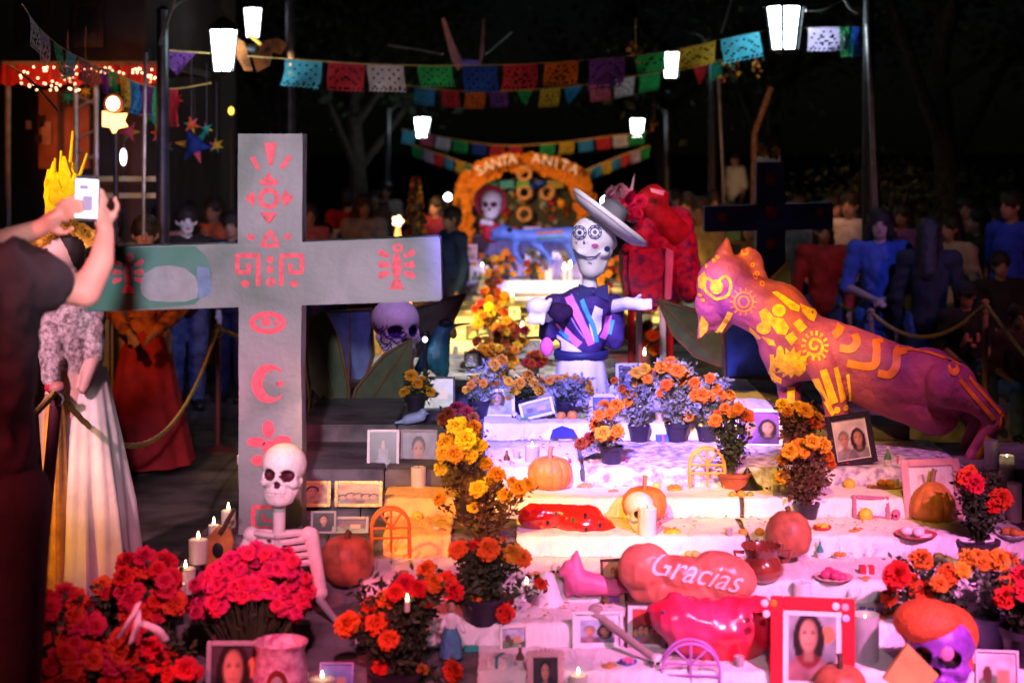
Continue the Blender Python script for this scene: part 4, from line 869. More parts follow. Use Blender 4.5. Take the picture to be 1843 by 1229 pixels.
# ------------------------------------------------------------------ the cat alebrije
Z8 = lambda pts: [(1180 + x / 2.561, 380 + y / 2.561) for x, y in pts]
def dc(x): return 8.35 - (x - 1258) / (1800 - 1258) * .62
def Q(x, y, dy=0): 
    px, py = Z8([(x, y)])[0]; d = dc(px) + dy; return V(px, py, d)
catm = mat('cat_purple', (.36, .08, .11), .6, col2=(.20, .035, .15), scale=5, var=.2, bump=1.0)
d0 = dc(1500); cb = V(1500, 770, d0); cat = thing('cat_sculpture', 'big purple papier-mache cat leaning downhill with yellow bones and suns painted on it', 'sculpture', cb)
q = lambda n: n / 2.561 * 8 / F
def catfill(b):
    e = lambda x, y, rx, rz, ry, rot=0, dy=0: ell(b, Q(x, y, dy), (q(rx), q(ry), q(rz)), Euler((0, R(rot), 0)), u=24, v=16)
    e(325, 345, 138, 150, 118, 0); e(285, 430, 105, 105, 92, 0); cap(b, Q(282, 440), Q(215, 556), q(92), q(26), 18); cap(b, Q(222, 540, -.02), Q(194, 588, -.03), q(30), q(8), 12); cap(b, Q(340, 440), Q(300, 540), q(72), q(30), 14)
    cap(b, Q(318, 200), Q(330, 122), q(44), q(6), 14); ell(b, Q(440, 240, .05), (q(62), q(20), q(80)), Euler((0, R(-24), 0)), u=20, v=12); ell(b, Q(470, 310, .04), (q(48), q(22), q(60)), u=20, v=12)
    cap(b, Q(380, 400), Q(560, 470), q(125), q(140), 20); cap(b, Q(560, 470), Q(660, 620), q(145), q(165), 22); cap(b, Q(640, 610), Q(860, 660), q(165), q(140), 22)
    cap(b, Q(860, 660), Q(1120, 770), q(140), q(150), 22); cap(b, Q(1120, 770), Q(1340, 830), q(155), q(120), 22); cap(b, Q(1250, 760), Q(1380, 800), q(130), q(100), 20)
    cap(b, Q(900, 740), Q(1290, 920), q(130), q(110), 20); cap(b, Q(560, 640), Q(590, 740), q(85), q(70), 16)
    cap(b, Q(770, 700, -.12), Q(820, 840, -.13), q(78), q(56), 16); cap(b, Q(820, 840, -.13), Q(838, 960, -.12), q(56), q(50), 16); ell(b, Q(830, 985, -.16), (q(62), q(80), q(34)))
    cap(b, Q(610, 740, .1), Q(628, 930, .1), q(62), q(44), 16); ell(b, Q(622, 950, .06), (q(52), q(70), q(30)))
    cap(b, Q(1350, 800, -.12), Q(1480, 880, -.10), q(105), q(62), 16); cap(b, Q(1480, 880, -.1), Q(1565, 950, -.06), q(60), q(42), 14); ell(b, Q(1570, 955, -.06), (q(38), q(40), q(62)))
    cap(b, Q(1560, 965, -.06), Q(1470, 1120, -.04), q(40), q(30), 14); cap(b, Q(1480, 1100, -.04), Q(1440, 1150, -.08), q(32), q(26), 12)
    cap(b, Q(1390, 850, .14), Q(1500, 960, .14), q(70), q(45), 14); cap(b, Q(1500, 960, .14), Q(1420, 1110, .16), q(42), q(28), 12)
cb_ = blob('body', catfill, .011, catm, cat, world=True, smooth=4, rum=.010, fr=7)
bv = bvh_of(cb_, Vector(cb)); ypm = mat('cat_yellow_paint', (.92, .60, .02), .5, col2=(.66, .30, .02), scale=34, var=.1, bump=.6); opm = mat('cat_orange_paint', (.75, .22, .02), .5, var=.15, scale=20, bump=.1)
PP, SS = on(bv, 8.05)
def ZD(pts):   # picture points to the plane of the decal builder, which drops straight back along the depth axis
    o = []
    for x, y in Z8(pts):
        k = dc(x) / 8.05; o.append((CX + (x - CX) * k, HY + (y - HY) * k))
    return o
def cp(fn, m=None, nm='painted_bone'): return paint(fn, m or ypm, cat, nm)
z = ZD
cp(lambda b: (SS(b, z([(p.x, p.y) for p in spline([(265, 395, 0), (215, 350, 0), (222, 300, 0), (262, 318, 0), (305, 292, 0), (330, 320, 0), (318, 375, 0), (265, 395, 0)], 4)]), 5.5), PP(b, z(circ(266, 338, 30, 34, 14)))), nm='painted_heart')
cp(lambda b: (SS(b, z(circ(387, 405, 42, 42, 20)), 3.2, True), SS(b, z(circ(387, 405, 24, 24, 16)), 3.2, True), [SS(b, z([(387 + 46 * math.cos(a), 405 + 46 * math.sin(a)), (387 + 62 * math.cos(a), 405 + 62 * math.sin(a))]), 2.6) for a in [k * .45 for k in range(14)]]), opm, 'painted_sun')
cp(lambda b: (SS(b, z([(705 + (8 + 4.1 * t) * math.cos(t), 600 + (8 + 4.1 * t) * math.sin(t)) for t in [k * .35 for k in range(26)]]), 5), [SS(b, z([(705 + 44 * math.cos(a), 600 + 44 * math.sin(a)), (705 + 64 * math.cos(a), 600 + 64 * math.sin(a))]), 4) for a in [k * .449 for k in range(14)]]), nm='painted_sun')
cp(lambda b: PP(b, z(sunny(598, 680, 78, 52, 13))), nm='painted_sun')
for c_ in ((545, 443, 32, 28), (478, 522, 30, 28), (546, 630, 16, 32), (800, 886, 15, 15), (846, 882, 15, 14), (1320, 702, 30, 26)): cp(lambda b: PP(b, z(circ(*c_, 16))), opm if c_[0] > 1200 else ypm)
for pl in ([(455, 450), (485, 430), (520, 470), (565, 480), (590, 520), (572, 552), (535, 545), (510, 510), (470, 495)], [(655, 448), (695, 440), (718, 478), (690, 492)], [(690, 490), (730, 455), (745, 468), (712, 500)], [(608, 500), (640, 482), (676, 522), (640, 545)], [(568, 560), (604, 536), (626, 568), (596, 596)],
           [(520, 365), (545, 362), (650, 430), (640, 455), (600, 440)], [(650, 420), (735, 455), (745, 470), (660, 445)], [(470, 560), (520, 575), (528, 600), (500, 598)], [(418, 515), (470, 570), (460, 580), (420, 540)],
           [(718, 705), (750, 698), (806, 850), (770, 862)], [(690, 748), (715, 740), (790, 900), (776, 915)], [(783, 698), (806, 694), (848, 842), (818, 856)], [(848, 730), (862, 728), (884, 860), (872, 860)], [(776, 920), (806, 916), (812, 952), (782, 956)], [(842, 910), (868, 906), (876, 950), (848, 954)],
           [(612, 815), (650, 815), (648, 892), (614, 892)], [(505, 640), (520, 640), (545, 760), (530, 800), (515, 740)], [(534, 740), (570, 760), (570, 812), (545, 800)]): cp(lambda b: PP(b, z(pl)))
for pts, wd in (([(795, 560), (822, 545), (845, 520)], 13), ([(820, 612), (870, 618), (905, 590), (900, 558)], 13), ([(852, 678), (920, 692), (975, 688), (990, 640), (1000, 590)], 13), ([(990, 722), (1040, 730), (1075, 690), (1090, 640), (1140, 628)], 13), ([(1100, 628), (1230, 640), (1370, 690)], 4), ([(985, 590), (1040, 590)], 6),
                ([(1345, 745), (1420, 830), (1525, 938)], 7), ([(1400, 740), (1450, 800), (1560, 915)], 6), ([(1545, 990), (1500, 1060), (1460, 1120)], 0)):
    if wd: cp(lambda b: SS(b, z([(p.x, p.y) for p in spline([(x, y, 0) for x, y in pts], 4)]), wd), opm, 'painted_stripe')
cp(lambda b: SS(b, z([(1512, 1020), (1488, 1080), (1455, 1135)]), 12)); cp(lambda b: SS(b, z(circ(1572, 955, 14, 34, 16)), 4, True), opm)
cp(lambda b: SS(b, z([(330, 452), (312, 510), (285, 560)]), 10)); cp(lambda b: (PP(b, z([(205, 470), (238, 510), (232, 548), (200, 580), (198, 520)])),)); cp(lambda b: PP(b, z([(190, 300), (215, 270), (225, 300), (205, 350), (190, 345)])))
cp(lambda b: [PP(b, z(circ(x, y, 9, 9, 10))) for x, y in ((200, 262), (222, 248), (196, 378), (208, 400), (262, 225), (280, 210))]); cp(lambda b: (SS(b, z(circ(412, 188, 15, 14, 12)), 4, True),), opm)
cp(lambda b: [SS(b, z(circ(x, y, 9, 9, 10)), 2.4, True) for x, y in ((450, 250), (470, 290), (480, 330), (455, 300))], opm)

# ------------------------------------------------------------------ red seated figure behind the charro
d = 10.4; rb = V(1195, 650, d); rb.z = .70
rf = thing('red_catrina_figure', 'seated papier-mache figure in a vivid red gown with pink flowers on its hat', 'sculpture', rb); L = rf.location
redp = mat('red_gown', (.50, .02, .05), .6, col2=(.10, .02, .08), scale=26, var=.1); redd = mat('deep_red', (.40, .02, .02), .7, var=.3, scale=14)
def f(b):
    ell(b, V(1192, 430, d + .1), (S(40, d), S(36, d), S(60, d))); ell(b, V(1208, 486, d + .12), (S(44, d), S(38, d), S(60, d))); cap(b, V(1170, 400, d + .05), V(1140, 455, d - .1), S(26, d), S(20, d)); cap(b, V(1220, 400, d + .1), V(1238, 520, d), S(30, d), S(24, d))
    ell(b, V(1170, 378, d + .05), S(30, d))
blob('gown_bodice', f, .016, redp, rf, world=True, smooth=4, rum=.03, fr=7)
b = B(); prism(b, [V(1124, 452, d - .25), V(1200, 446, d - .25), V(1206, 470, d - .25), V(1192, 560, d - .25), V(1134, 562, d - .25), V(1122, 500, d - .25)], (0, .5, 0)); bmesh.ops.recalc_face_normals(b, faces=b.faces); fin('skirt', b, redp, rf, world=True, bevel=.03)
b = B(); prism(b, [V(1198, 448, d - .26), V(1213, 452, d - .26), V(1208, 540, d - .26), V(1196, 540, d - .26)], (0, .46, 0)); bmesh.ops.recalc_face_normals(b, faces=b.faces); fin('chair_side', b, mat('chair_pink', (.75, .35, .42), .5), rf, world=True, bevel=.006)
for x, dy, m_ in ((1193, -.24, M['white']), (1206, .1, redd), (1136, -.2, redd), (1150, .18, M['white'])):
    b = B(); tube(b, [V(x, 545, d + dy), Vector((V(x, 640, d + dy).x, d + dy, RUNZ + .005))], S(6, d), 8); fin('chair_leg', b, m_, rf, world=True)
b = B(); ell(b, V(1114, 358, d - .05), (S(23, d), S(22, d), S(24, d))); ell(b, V(1140, 378, d - .03), (S(20, d), S(20, d), S(24, d))); fin('head', b, mat('figure_pink', (.75, .30, .38), .6), rf, world=True)
def f(b): ell(b, V(1172, 366, d), (S(32, d), S(30, d), S(30, d))); cap(b, V(1176, 350, d), V(1196, 352, d), S(20, d), S(10, d)); cap(b, V(1180, 380, d), V(1215, 420, d + .05), S(24, d), S(30, d))
blob('hood', f, .012, redd, rf, world=True)
b = B(); prism(b, [V(1170, 338, d - .2), V(1196, 344, d - .2), V(1194, 352, d - .2), V(1172, 346, d - .2)], (0, .01, 0)); bmesh.ops.recalc_face_normals(b, faces=b.faces); fin('pale_feather', b, M['bone'], rf, world=True, smooth=False)
for k in range(26):
    r_ = random.Random(k); a = r_.uniform(0, 6.28); e = r_.uniform(0, 1)
    if k < 15: p = V(1112 + 19 * math.cos(a) * e, 358 + 19 * math.sin(a) * e, d - .13); m_ = 'palepink'
    else: p = V(1140 + 17 * math.cos(a) * e, 372 + 19 * math.sin(a) * e, d - .2); m_ = 'hotpink'
    if 'palepink' not in M: M['palepink'] = mat('pale_pink_petals', (.78, .42, .50), .7, var=.1, bump=0)
    link('flower', flower_me(m_, k % 4), None, rf, p - L, (R(70), 0, a), S(13, d))
b = B(); tube(b, [V(1136, 345, d), V(1142, 312, d)], [.012, .003], 6); fin('feather', b, M['white'], rf, world=True)

# ------------------------------------------------------------------ watermelon, tongue sculpture, dog, big fruit, pot, wires, stick, guitar
p = tread(1025, 968); d = 7.0; p = V(1025, 966, d); p.z = .66
wm = thing('watermelon_sculpture', 'glossy red watermelon sculpture with black seeds lying in the middle of the altar', 'sculpture', p); L = p
def f(b):
    ell(b, V(1052, 944, d), (S(58, d), S(40, d), S(30, d)), Euler((0, R(16), 0))); cap(b, V(960, 922, d), V(1060, 935, d), S(17, d), S(26, d), 14); ell(b, V(968, 930, d), (S(36, d), S(26, d), S(24, d)))
o = blob('flesh', f, .006, M['red_glaze'], wm, world=True, rum=.008, fr=16); bv = bvh_of(o, Vector(p)); PP, SS = on(bv, d)
for x, y in ((1052, 922), (1053, 943), (1078, 938), (1030, 928), (1030, 952), (1075, 958), (1000, 920), (985, 935), (1090, 950)): paint(lambda b: PP(b, circ(x, y, 3.5, 4.5, 8), .002), M['black'], wm, 'seed')
paint(lambda b: SS(b, [(1108, 940), (1098, 968)], 6), greyf, wm, 'rind_edge')
# tongue-like sculpture with lettering
d = 6.34; p = V(1225, 1050, d); p.z = .50
tg = thing('lettered_sculpture', 'salmon double humped papier-mache tongue lettered Gracias in white', 'sculpture', p)
sal = mat('salmon_paint', (.74, .20, .13), .35, var=.2, scale=7, bump=.15, spec=.5)
def f(b):
    ell(b, V(1160, 1022, d), (S(48, d), S(36, d), S(46, d))); ell(b, V(1215, 1060, d), (S(85, d), S(34, d), S(36, d))); ell(b, V(1225, 1034, d), (S(60, d), S(38, d), S(33, d)), Euler((0, R(10), 0))); ell(b, V(1302, 1036, d), (S(62, d), S(38, d), S(42, d)), Euler((0, R(16), 0)))
o = blob('body', f, .0065, sal, tg, world=True, smooth=5, rum=.010, fr=9); bv = bvh_of(o, Vector(p)); 
me = text_mesh('Gracias', S(58, d), 0, shear=.45); b = B(); b.from_mesh(me); bpy.data.meshes.remove(me)
bmesh.ops.triangulate(b, faces=b.faces); c0 = V(1244, 1022, d); an = R(-12)
for v in b.verts: x, y = v.co.x * .95, v.co.y; v.co = Vector((c0.x + x * math.cos(an) - y * math.sin(an), d, c0.z + x * math.sin(an) + y * math.cos(an)))
bmesh.ops.subdivide_edges(b, edges=[e for e in b.edges if e.calc_length() > .012], cuts=1); bmesh.ops.triangulate(b, faces=b.faces)
t = b; b = B(); _drop(b, t, bv, .0025, 0); fin('lettering', b, M['white'], tg, world=True)
# pink dog figurine
p = V(1060, 1070, 6.42); p.z = .50; d = 6.42
dg_ = thing('dog_figurine', 'small flat backed pink dog figurine left of the narrow framed figure', 'figurine', p)
def f(b):
    cap(b, V(1040, 1046, d), V(1110, 1058, d), S(24, d), S(14, d), 12); cap(b, V(1036, 1040, d), V(1036, 1004, d), S(22, d), S(9, d), 12); cap(b, V(1036, 1008, d), V(1038, 993, d), S(8, d), S(4, d)); cap(b, V(1024, 1020, d), V(1012, 1030, d), S(13, d), S(8, d))
    for x in (1024, 1046, 1090, 1108): cap(b, V(x, 1050, d), V(x, 1066, d), S(10, d), S(8, d))
    cap(b, V(1112, 1054, d), V(1128, 1062, d), S(10, d), S(5, d))
blob('body', f, .005, mat('dog_pink', (.78, .17, .36), .5, var=.15), dg_, world=True)
# white bell-like pale pot behind the dog
def vase(label, px, py, wpx, hpx, prof, m, name='vase', cat='vase', d=None, group=None, n=28, fn=None, extra=None):
    p = tread(px, py) if d is None else V(px, py, d); d = p.y; r = S(wpx, d) / 2; h = S(hpx, d); root = thing(name, label, cat, p, 0, group)
    b = B(); lathe(b, [(a * r, zz * h) for a, zz in prof], n=n, fn=fn); fin('vessel', b, m, root)
    if extra: extra(root, r, h)
    return root
vase('pale conical shade like vase behind the lit taper', 985, 1068, 60, 62, [(.9, 0), (1, .06), (.75, .4), (.4, .9), (.2, 1), (.1, .97)], M['cloth'])
def pot_x(root, r, h):
    for s in (-1, 1): b = B(); tube(b, [(s * r * .78, 0, h * .82), (s * r * 1.2, 0, h * .84), (s * r * 1.12, 0, h * .62), (s * r * .88, 0, h * .55)], r * .09, 8); fin('handle', b, M['clay'], root)
    b = B()
    for k in range(22): a = 2 * math.pi * k / 22; ell(b, (r * .84 * math.cos(a), r * .84 * math.sin(a), h * 1.0), r * .08, u=8, v=5)
    fin('scalloped_rim', b, M['clay'], root)
vase('glazed brown clay cooking pot with scalloped rim and two handles', 1372, 1046, 84, 64, [(.35, 0), (.62, .05), (.88, .25), (.92, .45), (.72, .66), (.66, .72), (.84, .98), (.80, 1), (.62, .74), (.01, .5)], M['clay'], name='clay_pot', cat='pot', extra=pot_x)
pat = mat('patterned_glaze', (.72, .50, .55), .3, col2=(.40, .12, .25), scale=34, var=.1)
def pv(root, r, h):
    b = B(); ell(b, (0, -r * .86, h * .5), (r * .42, r * .1, h * .28), u=18, v=10); fin('oval_medallion', b, M['clay'], root); b = B(); ell(b, (0, -r * .93, h * .5), (r * .28, r * .09, h * .2), u=18, v=10); fin('medallion_centre', b, greyf, root)
vase('pink patterned vase with an oval medallion below the pink carnations', 505, 1312, 104, 158, [(.7, 0), (.9, .1), (1, .4), (.92, .7), (.82, .9), (.95, 1), (.85, 1), (.75, .9), (.01, .8)], pat, extra=pv)
vase('black cone hat right of the yellow wire arch', 1345, 872, 66, 40, [(1, 0), (1.02, .05), (.55, .3), (.25, .7), (.08, 1), (.01, .99)], M['black'], name='cone_hat', cat='hat')
# skull-faced ceramic in front of the orange pumpkin
p = V(1152, 940, 6.95); p.z = .66; d = 6.95; sk = thing('skull_ornament', 'white painted skull resting against an orange pumpkin', 'skull', p)
skull(sk, S(74, d), Euler((0, 0, R(18))), (0, 0, 0), M['bone'], darksock)
# large glossy fruit
p = V(1280, 1170, 6.05); p.z = .42; d = 6.05
bf = thing('fruit_sculpture', 'huge glossy pink and red heart shaped fruit sculpture left of the red frame', 'sculpture', p)
bfm = mat('pink_red_glaze', (.66, .012, .035), .2, var=.15, spec=.6, coat=.5, scale=5, bump=.25, col2=(.72, .06, .20))
def f(b):
    ell(b, V(1285, 1136, d), (S(98, d), S(56, d), S(58, d)), Euler((0, R(10), 0)), u=28, v=18); ell(b, V(1230, 1112, d), (S(60, d), S(48, d), S(38, d))); ell(b, V(1345, 1122, d), (S(66, d), S(50, d), S(52, d))); cap(b, V(1215, 1090, d), V(1175, 1096, d), S(24, d), S(10, d)); cap(b, V(1310, 1092, d), V(1370, 1088, d), S(18, d), S(18, d))
blob('rind', f, .008, bfm, bf, world=True, smooth=5, rum=.014, fr=9)
b = B(); ell(b, V(1196, 1104, d - .06), (S(7, d), .006, S(3, d)), Euler((0, R(40), 0))); fin('painted_eye', b, inkm, bf, world=True)
# wire arches
def wire_arch(label, px, py, wpx, hpx, m, yaw=0, d=None, bars=1):
    p = tread(px, py) if d is None else V(px, py, d); d = p.y; w2 = S(wpx, d) / 2; h = S(hpx, d); t = S(2.6, d); root = thing('wire_arch', label, 'ornament', p, R(yaw), 'small arched wire holders')
    for yy in (-.025, .025):
        b = B(); tube(b, [(-w2, yy, 0)] + [(-w2 * math.cos(a), yy, h - w2 + w2 * math.sin(a)) for a in [math.pi * k / 16 for k in range(17)]] + [(w2, yy, 0)], t, 7); fin('arch_wire', b, m, root)
    for zz in (.42, .62): b = B(); tube(b, [(-w2, -.025, h * zz), (w2, -.025, h * zz)], t * .85, 6); fin('crossbar', b, m, root)
    b = B(); tube(b, [(0, -.025, h * .12), (0, -.025, h)], t * .85, 6); fin('crossbar', b, m, root)
    for a in (55, 125): b = B(); tube(b, [(0, -.025, h * .62), (w2 * math.cos(R(a)), -.025, h - w2 + w2 * math.sin(R(a)))], t * .8, 6); fin('spoke', b, m, root)
    for s in (-1, 1): b = B(); tube(b, [(s * w2, -.025, h * .42), (s * w2, .025, h * .42)], t * .8, 6); fin('crossbar', b, m, root)
wire_arch('yellow wire arch standing on the amber lit step', 1272, 876, 62, 76, mat('yellow_wire', (.72, .42, .06), .5))
wire_arch('orange wire arch beside the crumpled yellow cloth', 703, 1002, 68, 88, mat('orange_wire', (.62, .17, .03), .5), yaw=8, d=6.62)
wire_arch('violet wire arch at the bottom before the huge glossy fruit', 1243, 1252, 104, 98, mat('violet_wire', (.45, .18, .55), .5), yaw=-4)
# stick (long wooden spoon)
root = thing('wooden_spoon', 'long grey wooden spoon leaning across the white bordered photo', 'spoon', V(1195, 1198, 5.9))
a, c = V(1195, 1198, 5.9), V(1082, 1112, 6.15); c.z += 0
def f(b): cap(b, a, c, S(7, 5.9), S(8, 6.1), 10); ell(b, V(1073, 1100, 6.15), (S(16, 6.1), S(8, 6.1), S(13, 6.1)), Euler((0, R(35), 0)))
blob('handle_and_bowl', f, .0035, mat('spoon_wood', (.34, .27, .24), .6), root, world=True)
# guitar behind the candles
d = 6.55; root = thing('toy_guitar', 'small orange wooden guitar leaning behind the candles by the cross', 'guitar', V(385, 1030, d)); L = root.location
body = [(x, y) for x, y in [(372, 1030), (362, 1000), (366, 972), (378, 962), (388, 950), (398, 944), (412, 952), (420, 975), (414, 1000), (405, 1030)]]
b = B(); prism(b, [V(x, y, d) for x, y in body], (0, .04, 0)); bmesh.ops.recalc_face_normals(b, faces=b.faces); fin('sound_box', b, mat('guitar_wood', (.50, .20, .06), .35, var=.3, scale=10), root, world=True, bevel=.006)
b = B(); ell(b, V(392, 990, d - .001), (S(10, d), .003, S(14, d))); fin('sound_hole', b, M['black'], root, world=True)
b = B(); tube(b, [V(396, 960, d - .006), V(422, 915, d - .01)], [S(5, d), S(4, d)], 6); fin('neck', b, M['darkwood'], root, world=True)
# fancy small things
def small(name, label, cat, px, py, d, fn, vox, m, group=None):
    p = tread(px, py) if d is None else V(px, py, d); root = thing(name, label, cat, p, 0, group); blob('body', lambda b: fn(b, p.y), vox, m, root, world=True); return root
def bird(b, d, x=745, y=755): cap(b, V(x - 12, y, d), V(x + 12, y - 6, d), S(9, d), S(10, d)); ell(b, V(x + 16, y - 12, d), S(8, d)); cap(b, V(x + 20, y - 11, d), V(x + 28, y - 10, d), S(3, d), S(1, d)); cap(b, V(x - 14, y + 2, d), V(x - 34, y + 6, d), S(6, d), S(2, d))
small('bird_figurine', 'small pale blue bird figurine at the left end of the blue step', 'figurine', 745, 765, 8.1, bird, .004, mat('bird_blue', (.35, .45, .75), .5))
p = tread(1015, 789); d = p.y; bb = B(); prism(bb, [V(990, 789, d), V(1040, 787, d), V(1032, 774, d), V(1012, 768, d), V(995, 775, d)], (0, .07, 0)); tag(fin('folded_cloth', bb, mat('deep_blue_cloth', (.03, .04, .35), .8), bevel=.008), 'small deep blue folded cloth on the highest riser edge', 'cloth')
p = tread(1170, 795); d = p.y; bb = B(); prism(bb, [V(1128, 796, d), V(1190, 796, d), V(1172, 780, d), V(1130, 780, d)], (0, .08, 0)); tag(fin('folded_cloth', bb, mat('green_cloth', (.03, .30, .25), .8), bevel=.008), 'flat green folded cloth on the violet lit step', 'cloth')
bb = B(); box(bb, V(985, 762, 8.3) + Vector((0, 0, .0)), (S(140, 8.3), .05, .02)); tag(fin('wooden_tray', bb, M['wood'], bevel=.004), 'long thin brown wooden tray edge before the top step photos', 'tray')
# plates
def plate(label, px, py, wpx, m, food, fm, n=6):
    p = tread(px, py); r = S(wpx, p.y) / 2; root = thing('plate', label, 'plate', p, 0, 'plates of offerings'); b = B(); lathe(b, [(r * .5, 0), (r * .98, .018), (r, .021), (r * .96, .022), (r * .5, .006), (.001, .005)], n=30); fin('dish', b, m, root)
    for k in range(n): b = B(); a = k * 2.4; q_ = r * .5 * (k / n) ** .5; ell(b, (q_ * math.cos(a), q_ * math.sin(a), .022 + .008 * ((k + 1) % 2)), (r * .3, r * .26, r * .22), Euler((0, 0, a)), u=12, v=8); fin(food, b, fm, root)
plate('pink plate of sweets beside the orange marigold at the right', 1500, 1046, 72, pinkf, 'sweet', mat('pink_sweet', (.70, .06, .18), .4), 7)
plate('red rimmed plate on the creased white cloth', 1648, 968, 76, mat('red_rim_plate', (.60, .10, .12), .3), 'bread', M['cloth'], 5)
plate('plate of green fruit above the marigolds at the right', 1700, 1020, 76, M['cloth'], 'lime', gf, 7)
plate('clay plate behind the right orange marigold', 1600, 880, 60, M['terracotta'], 'bread', M['pumpkin'], 5)
plate('low dish of brown bread left of the reddish squash', 1250, 975, 50, M['cloth'], 'bread', M['yellow_cloth'], 5)
plate('small dish of bread on the far right cloth', 1822, 968, 60, M['cloth'], 'bread', M['pumpkin'], 6)
# purple painted skull with orange hair, bottom right
d = 5.75; p = V(1690, 1225, d); root = thing('painted_skull', 'purple painted skull with flat orange hair at the lower right', 'skull', p); L = p
pk = skull(root, S(165, d), Euler((R(-8), 0, R(-24))), V(1692, 1262, d) - L, mat('skull_purple', (.26, .07, .50), .4, var=.2, scale=8), M['black'], teeth=True)
def f(b): ell(b, V(1668, 1118, d + .03), (S(62, d), S(62, d), S(40, d))); ell(b, V(1700, 1140, d + .06), (S(62, d), S(60, d), S(55, d))); cap(b, V(1725, 1140, d + .02), V(1742, 1200, d), S(18, d), S(12, d))
blob('hair', f, .009, mat('orange_hair', (.72, .11, .03), .6, var=.15, scale=20, bump=.6), root, world=True)
b = B(); ell(b, V(1705, 1176, d - .13), (S(12, d), .008, S(13, d))); fin('cheek_spot', b, mat('cheek_pink', (.7, .2, .4), .5), root, world=True)
bb = B(); p = V(1640, 1229, 5.6); prism(bb, [V(1590, 1222, 5.6), V(1634, 1158, 5.62), V(1690, 1215, 5.6), V(1650, 1262, 5.58)], (0, .02, 0)); tag(fin('paper_parcel', bb, mat('kraft_orange', (.62, .30, .08), .7), bevel=.003), 'tilted orange paper square left of the purple skull', 'parcel')
# figurine with white shirt
d = 6.0; p = V(812, 1150, d); root = thing('doll', 'small doll in a white shirt with green and blue skirt before the dark leaves', 'doll', p); L = p
b = B(); lathe(b, [(S(22, d), -S(30, d)), (S(18, d), 0), (S(10, d), S(22, d))], n=18, fn=lambda a, z: 1 + .06 * math.sin(8 * a)); fin('skirt', b, mat('doll_skirt', (.05, .28, .30), .7, col2=(.1, .1, .4), scale=60), root, loc=(0, 0, 0))
def f(b): cap(b, (0, 0, S(18, d)), (0, 0, S(38, d)), S(10, d), S(12, d)); cap(b, (-S(10, d), 0, S(40, d)), (-S(20, d), -.02, S(16, d)), S(5, d)); cap(b, (S(10, d), 0, S(40, d)), (S(22, d), -.02, S(18, d)), S(5, d))
blob('shirt', f, .004, M['cloth'], root)
b = B(); ell(b, (0, 0, S(58, d)), (S(9, d), S(9, d), S(11, d))); fin('head', b, PH['skin'], root); b = B(); ell(b, (0, .006, S(61, d)), (S(10, d), S(9, d), S(11, d))); fin('hair', b, PH['hair'], root)
for i, (x, y, wpx, hpx, mm, lab) in enumerate([(775, 1160, 18, 26, bt, 'pale blue glass ornament left of the doll'), (848, 1150, 26, 10, mat('teal_wrap', (.03, .35, .28), .5), 'teal wrapped sweet right of the doll'), (1520, 1155, 34, 46, M['darkwood'], 'dark box on the right of the red framed portrait')]):
    p = tread(x, y) if i else V(x, y, 6.0); bb = B(); box(bb, p + Vector((0, 0, S(hpx, p.y) / 2)), (S(wpx, p.y), .03, S(hpx, p.y))); tag(fin(['ornament', 'wrapped_sweet', 'dark_box'][i], bb, mm, bevel=.004), lab, ['ornament', 'sweet', 'box'][i])
